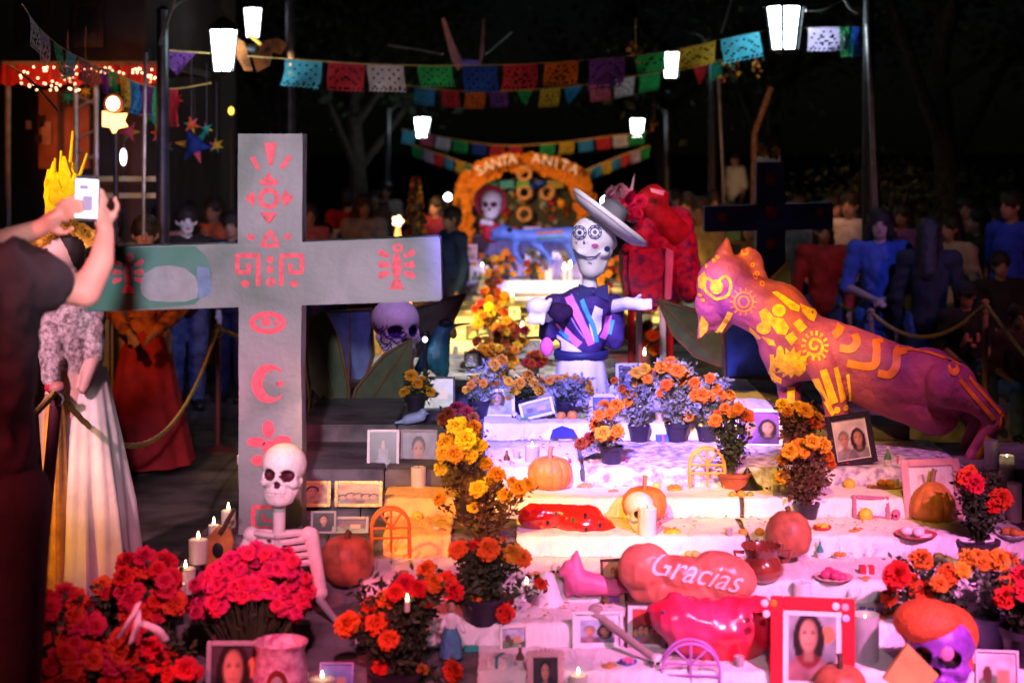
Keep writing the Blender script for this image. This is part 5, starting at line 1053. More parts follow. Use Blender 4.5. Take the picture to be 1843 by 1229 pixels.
# ------------------------------------------------------------------ people
HAIRM = mat('hair_dark', (.014, .009, .008), .5, var=.3, scale=60, bump=.4)
def skinm(c=(.36, .20, .14), nm='skin'): return mat(nm, c, .5, var=.08, scale=10, bump=.1)
def person(label, px, d, hgt, top, bottom, yaw=0, gz=0.0, pose='down', hair='short', topl='short', skin=None, seated=False, vox=None, cat='person', group=None, hairm=None, skirt=False, lean=0, shoes=None, headturn=0, extra=None):
    h = hgt; root = thing('person', label, cat, ((px - CX) * d / F, d, gz), R(yaw), group); vox = vox or (.014 if d < 15 else .02)
    sk = skin or skinm(); hz = .52 * h if not seated else .27 * h; dz = hz - .52 * h
    Z = lambda z: z * h + dz
    sh = [(s * .105 * h, lean * .3, Z(.81)) for s in (-1, 1)]
    if pose == 'down': el = [(s * .145 * h, .01, Z(.64)) for s in (-1, 1)]; wr = [(s * .15 * h, -.05 * h, Z(.49)) for s in (-1, 1)]
    elif pose == 'clasp': el = [(s * .15 * h, .0, Z(.64)) for s in (-1, 1)]; wr = [(s * .03 * h, -.12 * h, Z(.60)) for s in (-1, 1)]
    elif pose == 'phone': el = [(s * .14 * h, -.05 * h, Z(.66)) for s in (-1, 1)]; wr = [(s * .04 * h, -.19 * h, Z(.80)) for s in (-1, 1)]
    elif pose == 'point': el = [(-.15 * h, 0, Z(.64)), (.17 * h, -.08 * h, Z(.76))]; wr = [(-.15 * h, -.05 * h, Z(.49)), (.14 * h, -.20 * h, Z(.84))]
    elif pose == 'lap': el = [(s * .14 * h, -.02 * h, Z(.64)) for s in (-1, 1)]; wr = [(s * .05 * h, -.17 * h, Z(.56)) for s in (-1, 1)]
    hd = Vector((0, -.01 * h + lean * .4, Z(.925)))
    if seated: kn = [(s * .07 * h, -.24 * h, hz + .01) for s in (-1, 1)]; an = [(s * .07 * h, -.22 * h, .045 * h) for s in (-1, 1)]
    else: kn = [(s * .055 * h, -.012 * h, .28 * h) for s in (-1, 1)]; an = [(s * .055 * h, .005 * h, .045 * h) for s in (-1, 1)]
    hp = [(s * .05 * h, 0, hz) for s in (-1, 1)]
    hx = Vector((math.sin(R(headturn)), -math.cos(R(headturn)), 0))
    def torsof(b, g=0):
        cap(b, (0, 0, Z(.53)), (0, 0, Z(.60)), .078 * h + g, .066 * h + g, 14); cap(b, (0, 0, Z(.60)), (0, lean * .2, Z(.74)), .066 * h + g, .078 * h + g, 14)
        cap(b, sh[0], sh[1], .036 * h + g, None, 12)
    def armf(b, g=0, to=1.0):
        for s, e, w_ in zip(sh, el, wr):
            cap(b, s, e, .031 * h + g, .024 * h + g, 10)
            if to > .5: cap(b, e, Vector(e).lerp(Vector(w_), to), .024 * h + g, (.024 - .009 * to) * h + g, 10)
    def body(b):
        torsof(b); armf(b)
        for p_, k_, a_ in zip(hp, kn, an): cap(b, p_, k_, .055 * h, .034 * h, 12); cap(b, k_, a_, .034 * h, .021 * h, 12); cap(b, (a_[0], a_[1], .025 * h), (a_[0], a_[1] - .085 * h, .018 * h), .02 * h, .016 * h, 8)
        cap(b, (0, lean * .3, Z(.82)), hd + Vector((0, .01 * h, -.03 * h)), .032 * h, .028 * h, 12)
        ell(b, hd + Vector((0, .008 * h, .012 * h)), (.044 * h, .054 * h, .058 * h), u=20, v=14); ell(b, hd + hx * .02 * h - Vector((0, 0, .028 * h)), (.032 * h, .034 * h, .036 * h))
        cap(b, hd + hx * .05 * h + Vector((0, 0, .008 * h)), hd + hx * .062 * h - Vector((0, 0, .012 * h)), .006 * h, .009 * h, 8)
        side = Vector((hx.y, -hx.x, 0))
        for s in (-1, 1): ell(b, hd + side * s * .046 * h, (.010 * h, .012 * h, .016 * h), u=8, v=6)
        for w_, e in zip(wr, el):
            dr = (Vector(w_) - Vector(e)).normalized(); w_ = Vector(w_); sd = dr.orthogonal().normalized(); cap(b, w_, w_ + dr * .045 * h, .014 * h, .016 * h, 8)
            if d < 15.5:
                for k in range(4): cap(b, w_ + dr * .045 * h + sd * (k - 1.5) * .009 * h, w_ + dr * (.082 - .005 * abs(k - 1.3)) * h + sd * (k - 1.5) * .010 * h + Vector((0, 0, -.012 * h)), .006 * h, .0045 * h, 6)
                cap(b, w_ + dr * .02 * h + sd * .014 * h, w_ + dr * .05 * h + sd * .032 * h, .007 * h, .005 * h, 6)
    blob('body', body, vox * .8, sk, root, smooth=3)
    g = .016
    def topf(b):
        torsof(b, g)
        if topl != 'none': armf(b, g * .8, .9 if topl == 'long' else .0)
        r_ = random.Random(int(px))
        for k in range(5): z_ = Z(r_.uniform(.55, .74)); cap(b, (-.06 * h, -.075 * h, z_), (.05 * h, -.078 * h, z_ + r_.uniform(-.04, .04) * h), .009, .005, 6)
    blob('shirt' if not skirt else 'blouse', topf, vox, top, root, smooth=2, rum=.022, fr=8)
    if skirt:
        b = B(); lathe(b, [(.07 * h, Z(.60)), (.085 * h, Z(.54)), (.13 * h, .30 * h), (.19 * h, .03 * h), (.18 * h, .03 * h)], n=64, fn=lambda a, z: 1 + .05 * math.sin(a * 11 + z * 2) * min(1, max(0, (Z(.60) - z)) * 2)); fin('skirt', b, bottom, root)
    else:
        def tr(b):
            for p_, k_, a_ in zip(hp, kn, an): cap(b, p_, k_, .058 * h + g * .6, .036 * h + g, 12); cap(b, k_, Vector(a_) + Vector((0, 0, .02 * h)), .036 * h + g, .026 * h + g, 12)
            ell(b, (0, 0, hz + .02 * h), (.088 * h + g * .5, .07 * h + g * .5, .06 * h))
            for s in (-1, 1):
                for k in range(3): z_ = (.12 + .07 * k) * h; cap(b, (s * .055 * h - .03 * h, -.035 * h, z_), (s * .055 * h + .03 * h, -.035 * h, z_ + .015 * h), .006, .006, 6)
        blob('trousers', tr, vox, bottom, root, smooth=2, rum=.02, fr=8)
    for a_ in an: b = B(); cap(b, (a_[0], a_[1] + .01, .03 * h), (a_[0], a_[1] - .09 * h, .022 * h), .03 * h, .022 * h, 10); fin('shoe', b, shoes or M['black'], root)
    back = -hx
    def hf(b):
        ell(b, hd + back * .014 * h + Vector((0, 0, .026 * h)), (.055 * h, .060 * h, .060 * h), u=18, v=12); ell(b, hd + back * .03 * h, (.048 * h, .04 * h, .05 * h), u=14, v=10)
        if hair == 'long':
            cap(b, hd + back * .035 * h, (back.x * .05 * h, back.y * .05 * h, Z(.76)), .05 * h, .05 * h, 14)
            for s in (-1, 1): cap(b, hd + Vector((s * .045 * h, 0, 0)), (s * .055 * h, .01 * h, Z(.80)), .016 * h, .014 * h, 8)
        if hair == 'bun': ell(b, hd + back * .05 * h + Vector((0, 0, .07 * h)), .028 * h)
    blob('hair', hf, vox * .8, hairm or HAIRM, root, smooth=2, rum=.012, fr=30)
    side = Vector((hx.y, -hx.x, 0)); zz = Vector((0, 0, 1))
    for s in (-1, 1): b = B(); ell(b, hd + hx * .0465 * h + side * s * .019 * h + zz * .008 * h, (.0062 * h, .005 * h, .0042 * h), Euler((0, 0, R(headturn))), u=10, v=6); fin('eye', b, M['black'], root)
    for s in (-1, 1): b = B(); cap(b, hd + hx * .049 * h + side * s * .01 * h + zz * .021 * h, hd + hx * .044 * h + side * s * .03 * h + zz * .022 * h, .003 * h, None, 6); fin('eyebrow', b, HAIRM, root)
    b = B(); ell(b, hd + hx * .052 * h - zz * .031 * h, (.015 * h, .005 * h, .0055 * h), Euler((0, 0, R(headturn))), u=10, v=6); fin('mouth', b, mat('lips', (.35, .06, .06), .5), root)
    if extra: extra(root, h, hd, wr, Z, hx)
    return root
def cm(n, c, **k): return mat('cloth_' + n, c, .85, var=.2, scale=10, bump=.3, **k)
jean, bl, navy = cm('jeans', (.06, .11, .28), col2=(.03, .05, .13)), cm('black', (.014, .013, .016)), cm('navy', (.02, .03, .09))
def phone_in(root, h, hd, wr, Z, hx): b = B(); c = (Vector(wr[0]) + Vector(wr[1])) / 2 + Vector((0, -.07 * h, .03 * h)); box(b, c, (.15, .01, .075)); fin('phone', b, M['black'], root, smooth=False, bevel=.003)
person('person in an orange and red shawl half hidden by the left arm of the cross', 262, 11.6, 1.76, cm('orange', (.42, .13, .03), col2=(.10, .02, .02)), cm('redskirt', (.34, .012, .02)), yaw=8, hair='short', topl='long', pose='lap', skirt=True)
skf = mat('face_paint', (.72, .70, .74), .5)
person('person with a white painted skull face and jeans left of the cross', 335, 14.2, 1.72, bl, jean, yaw=20, skin=skf, topl='long')
person('person in dark blue clothes directly behind the cross shaft', 418, 14.6, 1.66, navy, navy, yaw=-10)
def white_panel(root, h, hd, wr, Z, hx): b = B(); box(b, (0, .118 * h, Z(.66)), (.2 * h, .012, .15 * h)); fin('white_back_panel', b, M['cloth'], root, bevel=.004)
person('person seen from behind in a red jersey with a white back panel', 626, 19.0, 1.74, cm('red', (.42, .012, .015)), bl, yaw=172, extra=white_panel)
person('person in a dark blue jacket walking past the far altar', 814, 16.6, 1.62, cm('bluejacket', (.02, .05, .16)), navy, yaw=-60, topl='long')
person('small warm lit person far back left of the tripod', 672, 22, 1.62, cm('brown', (.12, .06, .04)), bl, yaw=20)
person('person in a blue off shoulder top and jeans standing behind the right rope', 1583, 13.3, 1.74, cm('blue', (.05, .08, .30)), jean, yaw=-12, hair='long', pose='clasp', topl='short', skin=skinm((.40, .24, .20), 'skin_fair'))
person('dark haired person in a black top seen from behind beside the one in blue', 1672, 12.9, 1.68, bl, jean, yaw=160, hair='long', topl='long')
def cap_in(root, h, hd, wr, Z, hx):
    b = B(); lathe(b, [(.06 * h, .02 * h), (.06 * h, .05 * h), (.04 * h, .085 * h), (.01, .09 * h)], c=hd, n=20); box(b, hd + hx * .075 * h + Vector((0, 0, .024 * h)), (.08 * h, .07 * h, .006 * h)); fin('cap', b, bl, root)
    b = B(); [cap(b, (-.05 * h + .03 * h * k, -.1 * h, Z(.66) + .03 * h * (k % 2)), (-.02 * h + .02 * h * k, -.1 * h, Z(.72) - .03 * h * (k % 3)), .012 * h, None, 6) for k in range(4)]; fin('shirt_print', b, mat('print_pink', (.62, .2, .2), .6), root)
person('seated child in a black cap and black printed shirt, lower right crowd', 1738, 12.6, 1.35, bl, jean, seated=True, pose='lap', extra=cap_in, gz=.20, skin=skinm((.44, .20, .15), 'skin_warm'))
person('seated child at the right edge with arms folded', 1832, 11.9, 1.25, cm('maroon', (.10, .03, .05)), jean, seated=True, pose='lap', gz=.18)
person('seated adult in dark clothes behind the child at the right edge', 1800, 14.0, 1.5, bl, navy, seated=True, pose='lap', gz=.22)
person('tall man in a bright blue shirt standing at the right edge facing left', 1822, 14.6, 1.84, cm('royal', (.02, .05, .55)), bl, yaw=-60)
person('dark haired woman facing left beside the man in the blue shirt', 1762, 15.4, 1.66, bl, bl, yaw=-70, hair='long')
person('distant man in a white shirt standing on the terrace', 1325, 32, 1.78, M['cloth'], bl, yaw=-60, gz=.25, vox=.03)
person('warm lit woman with tied hair in a yellow and black blouse', 1286, 18.2, 1.72, cm('yellow', (.34, .20, .03), col2=(.02, .02, .02)), bl, yaw=0, hair='bun')
person('dim person in a dark red jacket left of the second cross', 1238, 17.0, 1.74, cm('wine', (.14, .015, .015)), bl, yaw=-30, topl='long')
person('dim person with khaki trousers behind the far rope post', 1440, 18.0, 1.68, bl, cm('khaki', (.30, .20, .09)), yaw=150)
person('dim person holding a phone behind the rope near the second cross', 1500, 17.4, 1.70, cm('rust', (.30, .10, .03)), bl, yaw=20, pose='phone', extra=phone_in)
person('dim person in purple at the end of the market stall', 340, 17.5, 1.64, cm('violet', (.10, .06, .30)), bl, yaw=15)
person('dim person in brown beside the market stall, facing the lamp', 300, 18.5, 1.62, cm('tan', (.22, .12, .06)), bl, yaw=-40)
person('dim dark dressed person right of the row of far wreaths', 1216, 20.5, 1.68, bl, navy, yaw=30)

CR = [('person in an olive jacket at the left between the stall and the cross arm', 205, 13.6, 1.70, (.16, .15, .05), 'short', -20), ('person in a pale grey hooded top left of the skull faced person', 290, 15.8, 1.66, (.30, .29, .30), 'long', 25), ('person in a rust jumper right of the skull faced person', 385, 16.4, 1.72, (.34, .08, .03), 'short', -15),
      ('person with long hair in pink just right of the cross top', 556, 17.4, 1.62, (.45, .12, .18), 'long', 30), ('child in a cream shirt by the person in the red jersey', 588, 18.4, 1.35, (.55, .48, .36), 'short', -30), ('person in a grey coat left of the tripod flower light', 655, 17.8, 1.70, (.20, .20, .22), 'long', 10), ('small far person in white between tripod and flower tower', 694, 24.0, 1.66, (.55, .53, .50), 'short', 0), ('person in a burgundy dress right of the flower tower', 785, 20.0, 1.60, (.24, .02, .04), 'long', -20),
      ('person in a tan jacket left of the warm lit woman', 1262, 16.2, 1.72, (.32, .20, .10), 'short', -40), ('person in a dark green shirt under the left arm of the second cross', 1312, 16.8, 1.66, (.05, .14, .07), 'short', -20), ('person with long hair in an orange blouse behind the second cross shaft', 1352, 15.2, 1.60, (.50, .18, .04), 'long', -30), ('person in a checked grey shirt right of the second cross shaft', 1420, 15.6, 1.70, (.22, .21, .23), 'short', -25), ('person in a red top behind the rope left of the one in blue', 1482, 15.0, 1.58, (.42, .03, .04), 'long', -15), ('tall person in a white tee behind the rope left of the one in blue', 1530, 16.2, 1.78, (.52, .50, .50), 'short', -35),
      ('person in violet behind the shoulder of the one in blue', 1625, 16.4, 1.66, (.20, .08, .26), 'long', -30), ('person in a beige cardigan right of the one in black', 1712, 14.8, 1.62, (.42, .32, .22), 'long', -40), ('person in a brown jacket behind the seated child in the cap', 1742, 16.8, 1.72, (.18, .09, .05), 'short', -50), ('person in a patterned pale shirt left of the man in bright blue', 1792, 16.2, 1.64, (.45, .40, .42), 'long', -60)]
for i_, (lab, px_, d_, h_, c_, hr, yw) in enumerate(CR): person(lab, px_, d_, h_, cm(f'crowd_{i_}', c_), [jean, bl, cm('khaki', (.30, .20, .09)), navy][i_ % 4], yaw=yw, hair=hr, topl=['long', 'short'][i_ % 2], pose=['down', 'clasp', 'phone', 'down'][i_ % 4], skin=[skinm(), skinm((.44, .26, .19), 'skin_light'), skinm((.26, .14, .09), 'skin_deep')][i_ % 3], group='spectators behind the ropes', vox=.02, extra=phone_in if i_ % 4 == 2 else None, headturn=(i_ * 37) % 50 - 25)
# ---- the woman dressed as a catrina at the left
d = 8.5; root = thing('person', 'woman in a long white lace dress with tall yellow feathers on her head', 'person', (V(130, 0, d).x, d, 0)); Lr = root.location
lace = mat('white_lace', (.62, .58, .58), .8, col2=(.20, .15, .17), scale=46, var=.08, bump=1.0); dressm = mat('dress_white', (.66, .60, .58), .7, var=.1, scale=5, bump=.3)
def f(b):
    ell(b, V(112, 448, d), (S(36, d), S(40, d), S(46, d)), u=20, v=14); ell(b, V(96, 462, d - .04), (S(26, d), S(28, d), S(34, d))); cap(b, V(72, 452, d - .08), V(66, 466, d - .09), S(4, d), S(7, d)); cap(b, V(118, 480, d), V(122, 540, d), S(20, d), S(26, d), 14)
    cap(b, V(92, 560, d), V(165, 556, d), S(26, d), S(26, d), 14); cap(b, V(128, 570, d), V(128, 660, d), S(46, d), S(36, d), 18); cap(b, V(128, 660, d), V(130, 740, d), S(40, d), S(52, d), 18)
    cap(b, V(96, 566, d - .06), V(92, 640, d - .12), S(20, d), S(16, d)); cap(b, V(92, 640, d - .12), V(92, 690, d - .22), S(16, d), S(10, d)); cap(b, V(165, 560, d), V(170, 640, d - .05), S(20, d), S(15, d)); cap(b, V(170, 640, d - .05), V(150, 700, d - .15), S(15, d), S(10, d))
    for k in range(4): cap(b, V(86 + 5 * k, 694, d - .25), V(80 + 8 * k, 712, d - .30), S(3.6, d), S(3, d), 6)
    cap(b, V(98, 692, d - .25), V(106, 700, d - .28), S(4, d), S(3, d), 6); cap(b, V(110, 740, d), V(108, 1040, d), S(40, d), S(18, d), 12); cap(b, V(150, 740, d), V(152, 1040, d), S(40, d), S(18, d), 12)
blob('body', f, .011, skinm((.55, .38, .32), 'skin_pale'), root, world=True)
def f(b):
    cap(b, V(95, 566, d), V(160, 562, d), S(29, d), None, 14); cap(b, V(128, 570, d), V(128, 668, d), S(50, d), S(40, d), 18); cap(b, V(96, 566, d - .06), V(92, 640, d - .12), S(26, d), S(21, d)); cap(b, V(92, 640, d - .12), V(92, 684, d - .21), S(21, d), S(14, d)); cap(b, V(165, 560, d), V(170, 640, d - .05), S(24, d), S(18, d))
    for k in range(7): ell(b, V(94 + (k % 2) * 8 - 4, 575 + k * 15, d - .09 - k * .012), S(17, d), u=8, v=6)
blob('lace_bodice', f, .010, lace, root, world=True, smooth=2, rum=.014, fr=22)
b = B(); lathe(b, [(S(38, d), 1.13), (S(44, d), 1.05), (S(62, d), .80), (S(82, d), .45), (S(100, d), .05), (S(96, d), .03)], n=96, fn=lambda a, z: 1 + (.09 * math.sin(a * 8 + z * 3) + .04 * math.sin(a * 19 + 1)) * min(1, max(0, 1.13 - z) * 1.6)); fin('dress_skirt', b, dressm, root, loc=(V(152, 0, d).x - Lr.x, .02, 0))
b = B(); lathe(b, [(S(10, d), 1.10), (S(15, d), .9), (S(19, d), .5), (S(21, d), .06)], n=20, fn=lambda a, z: 1 + .2 * math.sin(a * 4)); fin('amber_lit_strip', b, mat('amber_lit_dress', (.60, .30, .06), .4, var=.2), root, loc=(V(118, 0, d).x - Lr.x, -.20, 0))  # amber strip: orange light on the lower dress put into shape and colour
def f(b): ell(b, V(122, 440, d + .02), (S(42, d), S(44, d), S(48, d))); cap(b, V(135, 460, d + .05), V(138, 520, d + .08), S(26, d), S(18, d))
blob('hair', f, .010, HAIRM, root, world=True)
goldf = mat('gold_petals', (.66, .36, .04), .45, var=.2)
for k in range(13):
    a = math.pi * (1.08 - 1.16 * k / 12); p = V(120 + 50 * math.cos(a), 450 - 40 * math.sin(a), d - .07 - .05 * math.sin(a))
    if 'goldf' not in M: M['goldf'] = goldf
    link('flower', flower_me('goldf', k % 4), None, root, p - Lr, (R(70), 0, a), S(15, d))
fy = mat('yellow_feather', (.85, .55, .02), .6, var=.1, scale=30)
rr = random.Random(11)
for k in range(30):
    x0 = 92 + rr.random() * 46; t = rr.random(); x1 = 78 + t * 68 + rr.uniform(-6, 6); y1 = 290 + rr.uniform(-12, 66) + abs(x1 - 112) * .5
    p0, p1 = V(x0, 405 - rr.random() * 30, d + .03), V(x1, y1, d + rr.uniform(-.06, .06)); q_ = (p1 - p0).orthogonal().normalized(); dr = (p1 - p0).normalized(); s_ = Vector((dr.z, 0, -dr.x)).normalized() if abs(dr.z) > 0 else Vector((1, 0, 0))
    b = B(); n_ = 7; L_ = []; R_ = []
    for i in range(n_ + 1):
        u = i / n_; c = p0.lerp(p1, u) + Vector((0, .02 * math.sin(u * 3 + k), 0)); ww = S(11, d) * math.sin(math.pi * (.12 + .85 * u)) ** .7 * (1 + .25 * (i % 2)); L_.append(b.verts.new(c - s_ * ww)); R_.append((b.verts.new(c + Vector((0, -.008, 0))), b.verts.new(c + s_ * ww)))
    for i in range(n_): b.faces.new((L_[i], R_[i][0], R_[i + 1][0], L_[i + 1])); b.faces.new((R_[i][0], R_[i][1], R_[i + 1][1], R_[i + 1][0]))
    fin('feather', b, fy, root, world=True)
for x0, y0, x1, y1 in ((124, 320, 131, 236), (139, 330, 157, 276), (108, 322, 110, 272), (96, 328, 99, 285)): b = B(); tube(b, [V(x0, y0, d), V(x1, y1, d - .02)], [S(4, d), S(2.2, d)], 6); fin('spike', b, fy, root, world=True)
for px_, py_ in ((84, 450), (98, 450)): b = B(); ell(b, V(px_, py_, d - .105), (.014, .006, .009), u=10, v=6); fin('eye', b, M['black'], root, world=True)
b = B(); ell(b, V(84, 478, d - .105), (.018, .008, .006), u=10, v=6); fin('mouth', b, mat('lips', (.35, .06, .06), .5), root, world=True)
b = B(); [ell(b, V(86 + k * 5, 698 + (k % 2) * 4, d - .30), S(6, d), u=8, v=6) for k in range(5)]; fin('bracelet', b, M['red'], root, world=True)

# ---- the photographer, arms raised with a phone
d = 5.0; b = B(); box(b, V(-60, 0, 5.0) * Vector((1, 1, 0)) + Vector((0, .1, .12)), (.95, 1.0, .24)); structure('kerb', b, M['stone'], bevel=.02, smooth=False)
root = thing('person', 'person in a black shirt at the left edge raising both bare arms with a phone', 'person', (V(-20, 0, d).x, d, .24)); Lr = root.location
def hand(b, w, tip, thumbdir, dd, curl):
    w, tip = Vector(w), Vector(tip); dr = (tip - w).normalized(); sd = dr.cross(Vector((0, 1, 0))).normalized() * thumbdir
    cap(b, w, w + dr * .045, .024, .030, 12); ell(b, w + dr * .055, (.036, .018, .042), dr.to_track_quat('Z', 'Y').to_euler())
    for k, L_ in enumerate((.066, .075, .070, .055)):
        p0 = w + dr * .085 + sd * (.026 - .018 * k); p1 = p0 + dr * L_ * .5 + Vector((0, -.014, 0)); p2 = p1 + dr * L_ * .28 + Vector(curl) * .028; cap(b, p0, p1, .0095, .0088, 8); cap(b, p1, p2, .0088, .0075, 8)
    p0 = w + dr * .03 + sd * .034; p1 = p0 + dr * .030 + sd * .022; cap(b, p0, p1, .011, .0098, 8); cap(b, p1, p1 + dr * .030 + Vector((0, -.004, 0)), .0098, .008, 8)
gz = .24
def f(b):
    ell(b, V(-62, 392, d), (.078, .098, .115), u=18, v=12); cap(b, V(-60, 430, d), V(-58, 480, d), .055, .06, 12); cap(b, V(-140, 500, d), V(30, 492, d), .075, .078, 16)
    cap(b, V(-55, 520, d), V(-50, 800, d), .15, .13, 20); cap(b, V(-50, 800, d), V(-50, 900, d), .13, .15, 20)
    for x in (-105, 10): cap(b, V(x, 930, d), Vector((V(x, 0, d).x, d, gz + .08)), .10, .05, 14); cap(b, Vector((V(x, 0, d).x, d + .02, gz + .04)), Vector((V(x, 0, d).x, d + .2, gz + .035)), .045, .035, 10)
    cap(b, V(34, 496, d), V(154, 526, d + .06), .064, .047, 16); cap(b, V(154, 526, d + .06), V(182, 470, d + .1), .047, .040, 14); cap(b, V(182, 470, d + .1), V(190, 416, d + .13), .040, .027, 14)
    cap(b, V(-150, 490, d), V(-80, 462, d + .2), .065, .05, 14); cap(b, V(-80, 462, d + .2), V(0, 438, d + .18), .05, .044, 14); cap(b, V(0, 438, d + .18), V(74, 410, d + .15), .044, .028, 14)
    hand(b, V(190, 414, d + .13), V(176, 366, d + .12), -1, 0, (-.8, -.3, .2)); hand(b, V(76, 408, d + .15), V(118, 380, d + .12), -1, 0, (.8, -.3, .2))
blob('body', f, .0085, skinm((.52, .27, .20), 'skin_arm'), root, world=True, smooth=3)
def f(b):
    cap(b, V(-140, 506, d), V(28, 500, d), .095, .10, 18); cap(b, V(-62, 530, d), V(-58, 900, d), .17, .15, 22); cap(b, V(20, 494, d), V(74, 508, d + .02), .098, .088, 16); cap(b, V(0, 520, d), V(-14, 860, d), .12, .11, 18); cap(b, V(-140, 500, d), V(-100, 475, d + .15), .09, .08, 14)
blob('shirt', f, .013, bl, root, world=True, smooth=3, rum=.035, fr=7)
def f(b):
    for x in (-105, 10): cap(b, V(x, 900, d), Vector((V(x, 0, d).x, d, gz + .12)), .14, .085, 16)
    ell(b, V(-48, 900, d), (.20, .15, .14))
blob('trousers', f, .016, bl, root, world=True)
def f(b): ell(b, V(-62, 384, d - .03), (.092, .11, .12)); ell(b, V(-62, 410, d - .05), (.08, .08, .1))
blob('hair', f, .012, HAIRM, root, world=True)
ph = thing('smartphone', 'white smartphone held upright with its screen lit', 'phone', V(155, 398, d + .10)); ph.rotation_euler = (R(6), R(3), R(4)); w_, h_ = S(44, d), S(84, d)
b = B(); box(b, (0, 0, h_ / 2), (w_, .009, h_)); fin('case', b, M['black'], ph, bevel=.0035)
b = B(); box(b, (0, -.0052, h_ / 2), (w_ * .9, .001, h_ * .84)); fin('screen', b, glow('phone_screen', (.75, .80, 1), 1.6), ph, smooth=False)
b = B(); box(b, (w_ * .05, -.0062, h_ * .40), (w_ * .45, .001, h_ * .35)); box(b, (-w_ * .12, -.0062, h_ * .75), (w_ * .4, .001, h_ * .12)); fin('screen_picture', b, glow('phone_picture', (.18, .16, .26), .5), ph, smooth=False)

# ------------------------------------------------------------------ rope barrier
postm = mat('post_paint', (.40, .18, .16), .5)
def post(label, px, py, d, gx=None, r=.022, m=None):
    top = V(px, py, d); base = Vector(((gx if gx is not None else px) - CX, 0, 0)) * d / F; base.y = d; root = thing('barrier_post', label, 'post', base, 0, 'rope barrier posts')
    b = B(); tube(b, [(0, 0, .02), top - base], r, 12); fin('shaft', b, m or postm, root); b = B(); lathe(b, [(.13, 0), (.13, .012), (.05, .03), (.025, .05)], n=24); fin('foot', b, m or postm, root)
    b = B(); ell(b, top - base + Vector((0, 0, .01)), (r * 1.4, r * 1.4, r * 1.1)); fin('knob', b, M['red'] if False else postm, root)
    b = B(); tube(b, [top - base + Vector((.035 * math.cos(a), -.02, -.04 + .03 * math.sin(a))) for a in [k * .52 for k in range(13)]], .007, 6); fin('ring', b, M['metal'], root); return top
dk = mat('post_dark', (.09, .02, .03), .5)
A = post('leaning dark red barrier post in front of the white dress', 103, 702, 7.75, gx=62, r=.028, m=dk); A2 = post('dark barrier post behind the cross on its left', 392, 590, 12.3, m=dk); A3 = V(560, 560, 16)
Rp = [post('farthest barrier post near the khaki trousers', 1450, 467, 17.6), post('barrier post touching the jeans of the one in blue', 1568, 562, 13.0), post('nearest barrier post on the right before the seated child', 1773, 546, 12.2)]
def rope(label, p0, p1, sag, r=.016):
    b = B(); pts = arc(p0, p1, sag, 28); n_ = 3
    for s in range(n_):
        tube(b, [p + Vector((0, math.cos(i * 1.1 + s * 2.1) * r * .5, math.sin(i * 1.1 + s * 2.1) * r * .5)) for i, p in enumerate([q for k in range(len(pts) - 1) for q in (pts[k], pts[k].lerp(pts[k + 1], .5))] + [pts[-1]])], r * .62, 6)
    c = (Vector(p0) + Vector(p1)) / 2; bmesh.ops.translate(b, vec=-c, verts=b.verts); o = fin('rope', b, M['rope'], loc=c); return tag(o, label, 'rope', 'slack ropes of the barrier')
rope('rope sagging between the leaning dark post and the post behind the cross', A, A2, .52); rope('rope running down to the left edge from the leaning dark post', A, V(-60, 850, 6.9), .02, .018); rope('short rope piece vanishing behind the cross shaft', A2, V(640, 660, 15), .05)
rope('rope between the farthest post and the post by the jeans', Rp[0], Rp[1], .16); rope('rope sagging in front of the black dressed person', Rp[1], Rp[2], .22); rope('rope leaving the nearest right post towards the edge', Rp[2], V(1900, 700, 10.2), .02); rope('short far rope left of the farthest post', Rp[0], V(1385, 500, 20), .04)

# ------------------------------------------------------------------ marigold arch and far altar
d = 22.0; gzA = RUNZ
root = thing('flower_arch', 'wide orange marigold arch with white letters SANTA ANITA above the far altar', 'arch', V(942, 560, d)); L = root.location.copy()
path = spline([V(840, 570, d), V(834, 460, d), V(838, 350, d), V(868, 310, d), V(943, 293, d), V(1020, 310, d), V(1050, 350, d), V(1054, 460, d), V(1050, 570, d)], 10)
L.z = path[0].z; 
L.z = 0; root.location = L
for e_ in (0, -1): path[e_].z = 0.02
b = B(); tube(b, path, [S(13, d)] * len(path), 10); fin('arch_core', b, mat('arch_core_orange', (.45, .14, .01), .8), root, world=True)
pb = B(); rr = random.Random(2); me0 = flower_me('amber', 0, .9)
for k in range(520):
    i = rr.randrange(len(path) - 1); c = path[i].lerp(path[i + 1], rr.random()); a = rr.uniform(0, 6.28); R_ = S(16, d); 
    o_ = Vector((math.cos(a), -abs(math.sin(a)), math.sin(a) * .9)) * R_; q_ = S(rr.uniform(5, 8), d); p = c + o_
    for j in range(7):
        aa = j * .9; v = [pb.verts.new(p + Vector((math.cos(aa), -.5, math.sin(aa))) * q_ * .2), pb.verts.new(p + Vector((math.cos(aa + .5), rr.uniform(-.7, .1), math.sin(aa + .5))) * q_), pb.verts.new(p + Vector((math.cos(aa - .3), rr.uniform(-.7, .1), math.sin(aa - .3))) * q_)]; pb.faces.new(v)
o = fin('marigold_cover', pb, M['orange'], root, world=True, smooth=False); o['kind'] = 'stuff'
lm = mat('letter_white', (.85, .83, .82), .6)
for i, (ch_, x, y, r_) in enumerate([('S', 863, 308, -26), ('A', 877, 300, -20), ('N', 893, 294, -14), ('T', 908, 290, -8), ('A', 922, 287, -5), ('A', 965, 286, 4), ('N', 985, 290, 9), ('I', 1001, 294, 13), ('T', 1016, 298, 18), ('A', 1033, 305, 24)]):
    me = text_mesh(ch_, S(25, d), .012); o = link('letter', me, lm, root, V(x, y, d - .30) - L, (R(90), R(r_), 0))
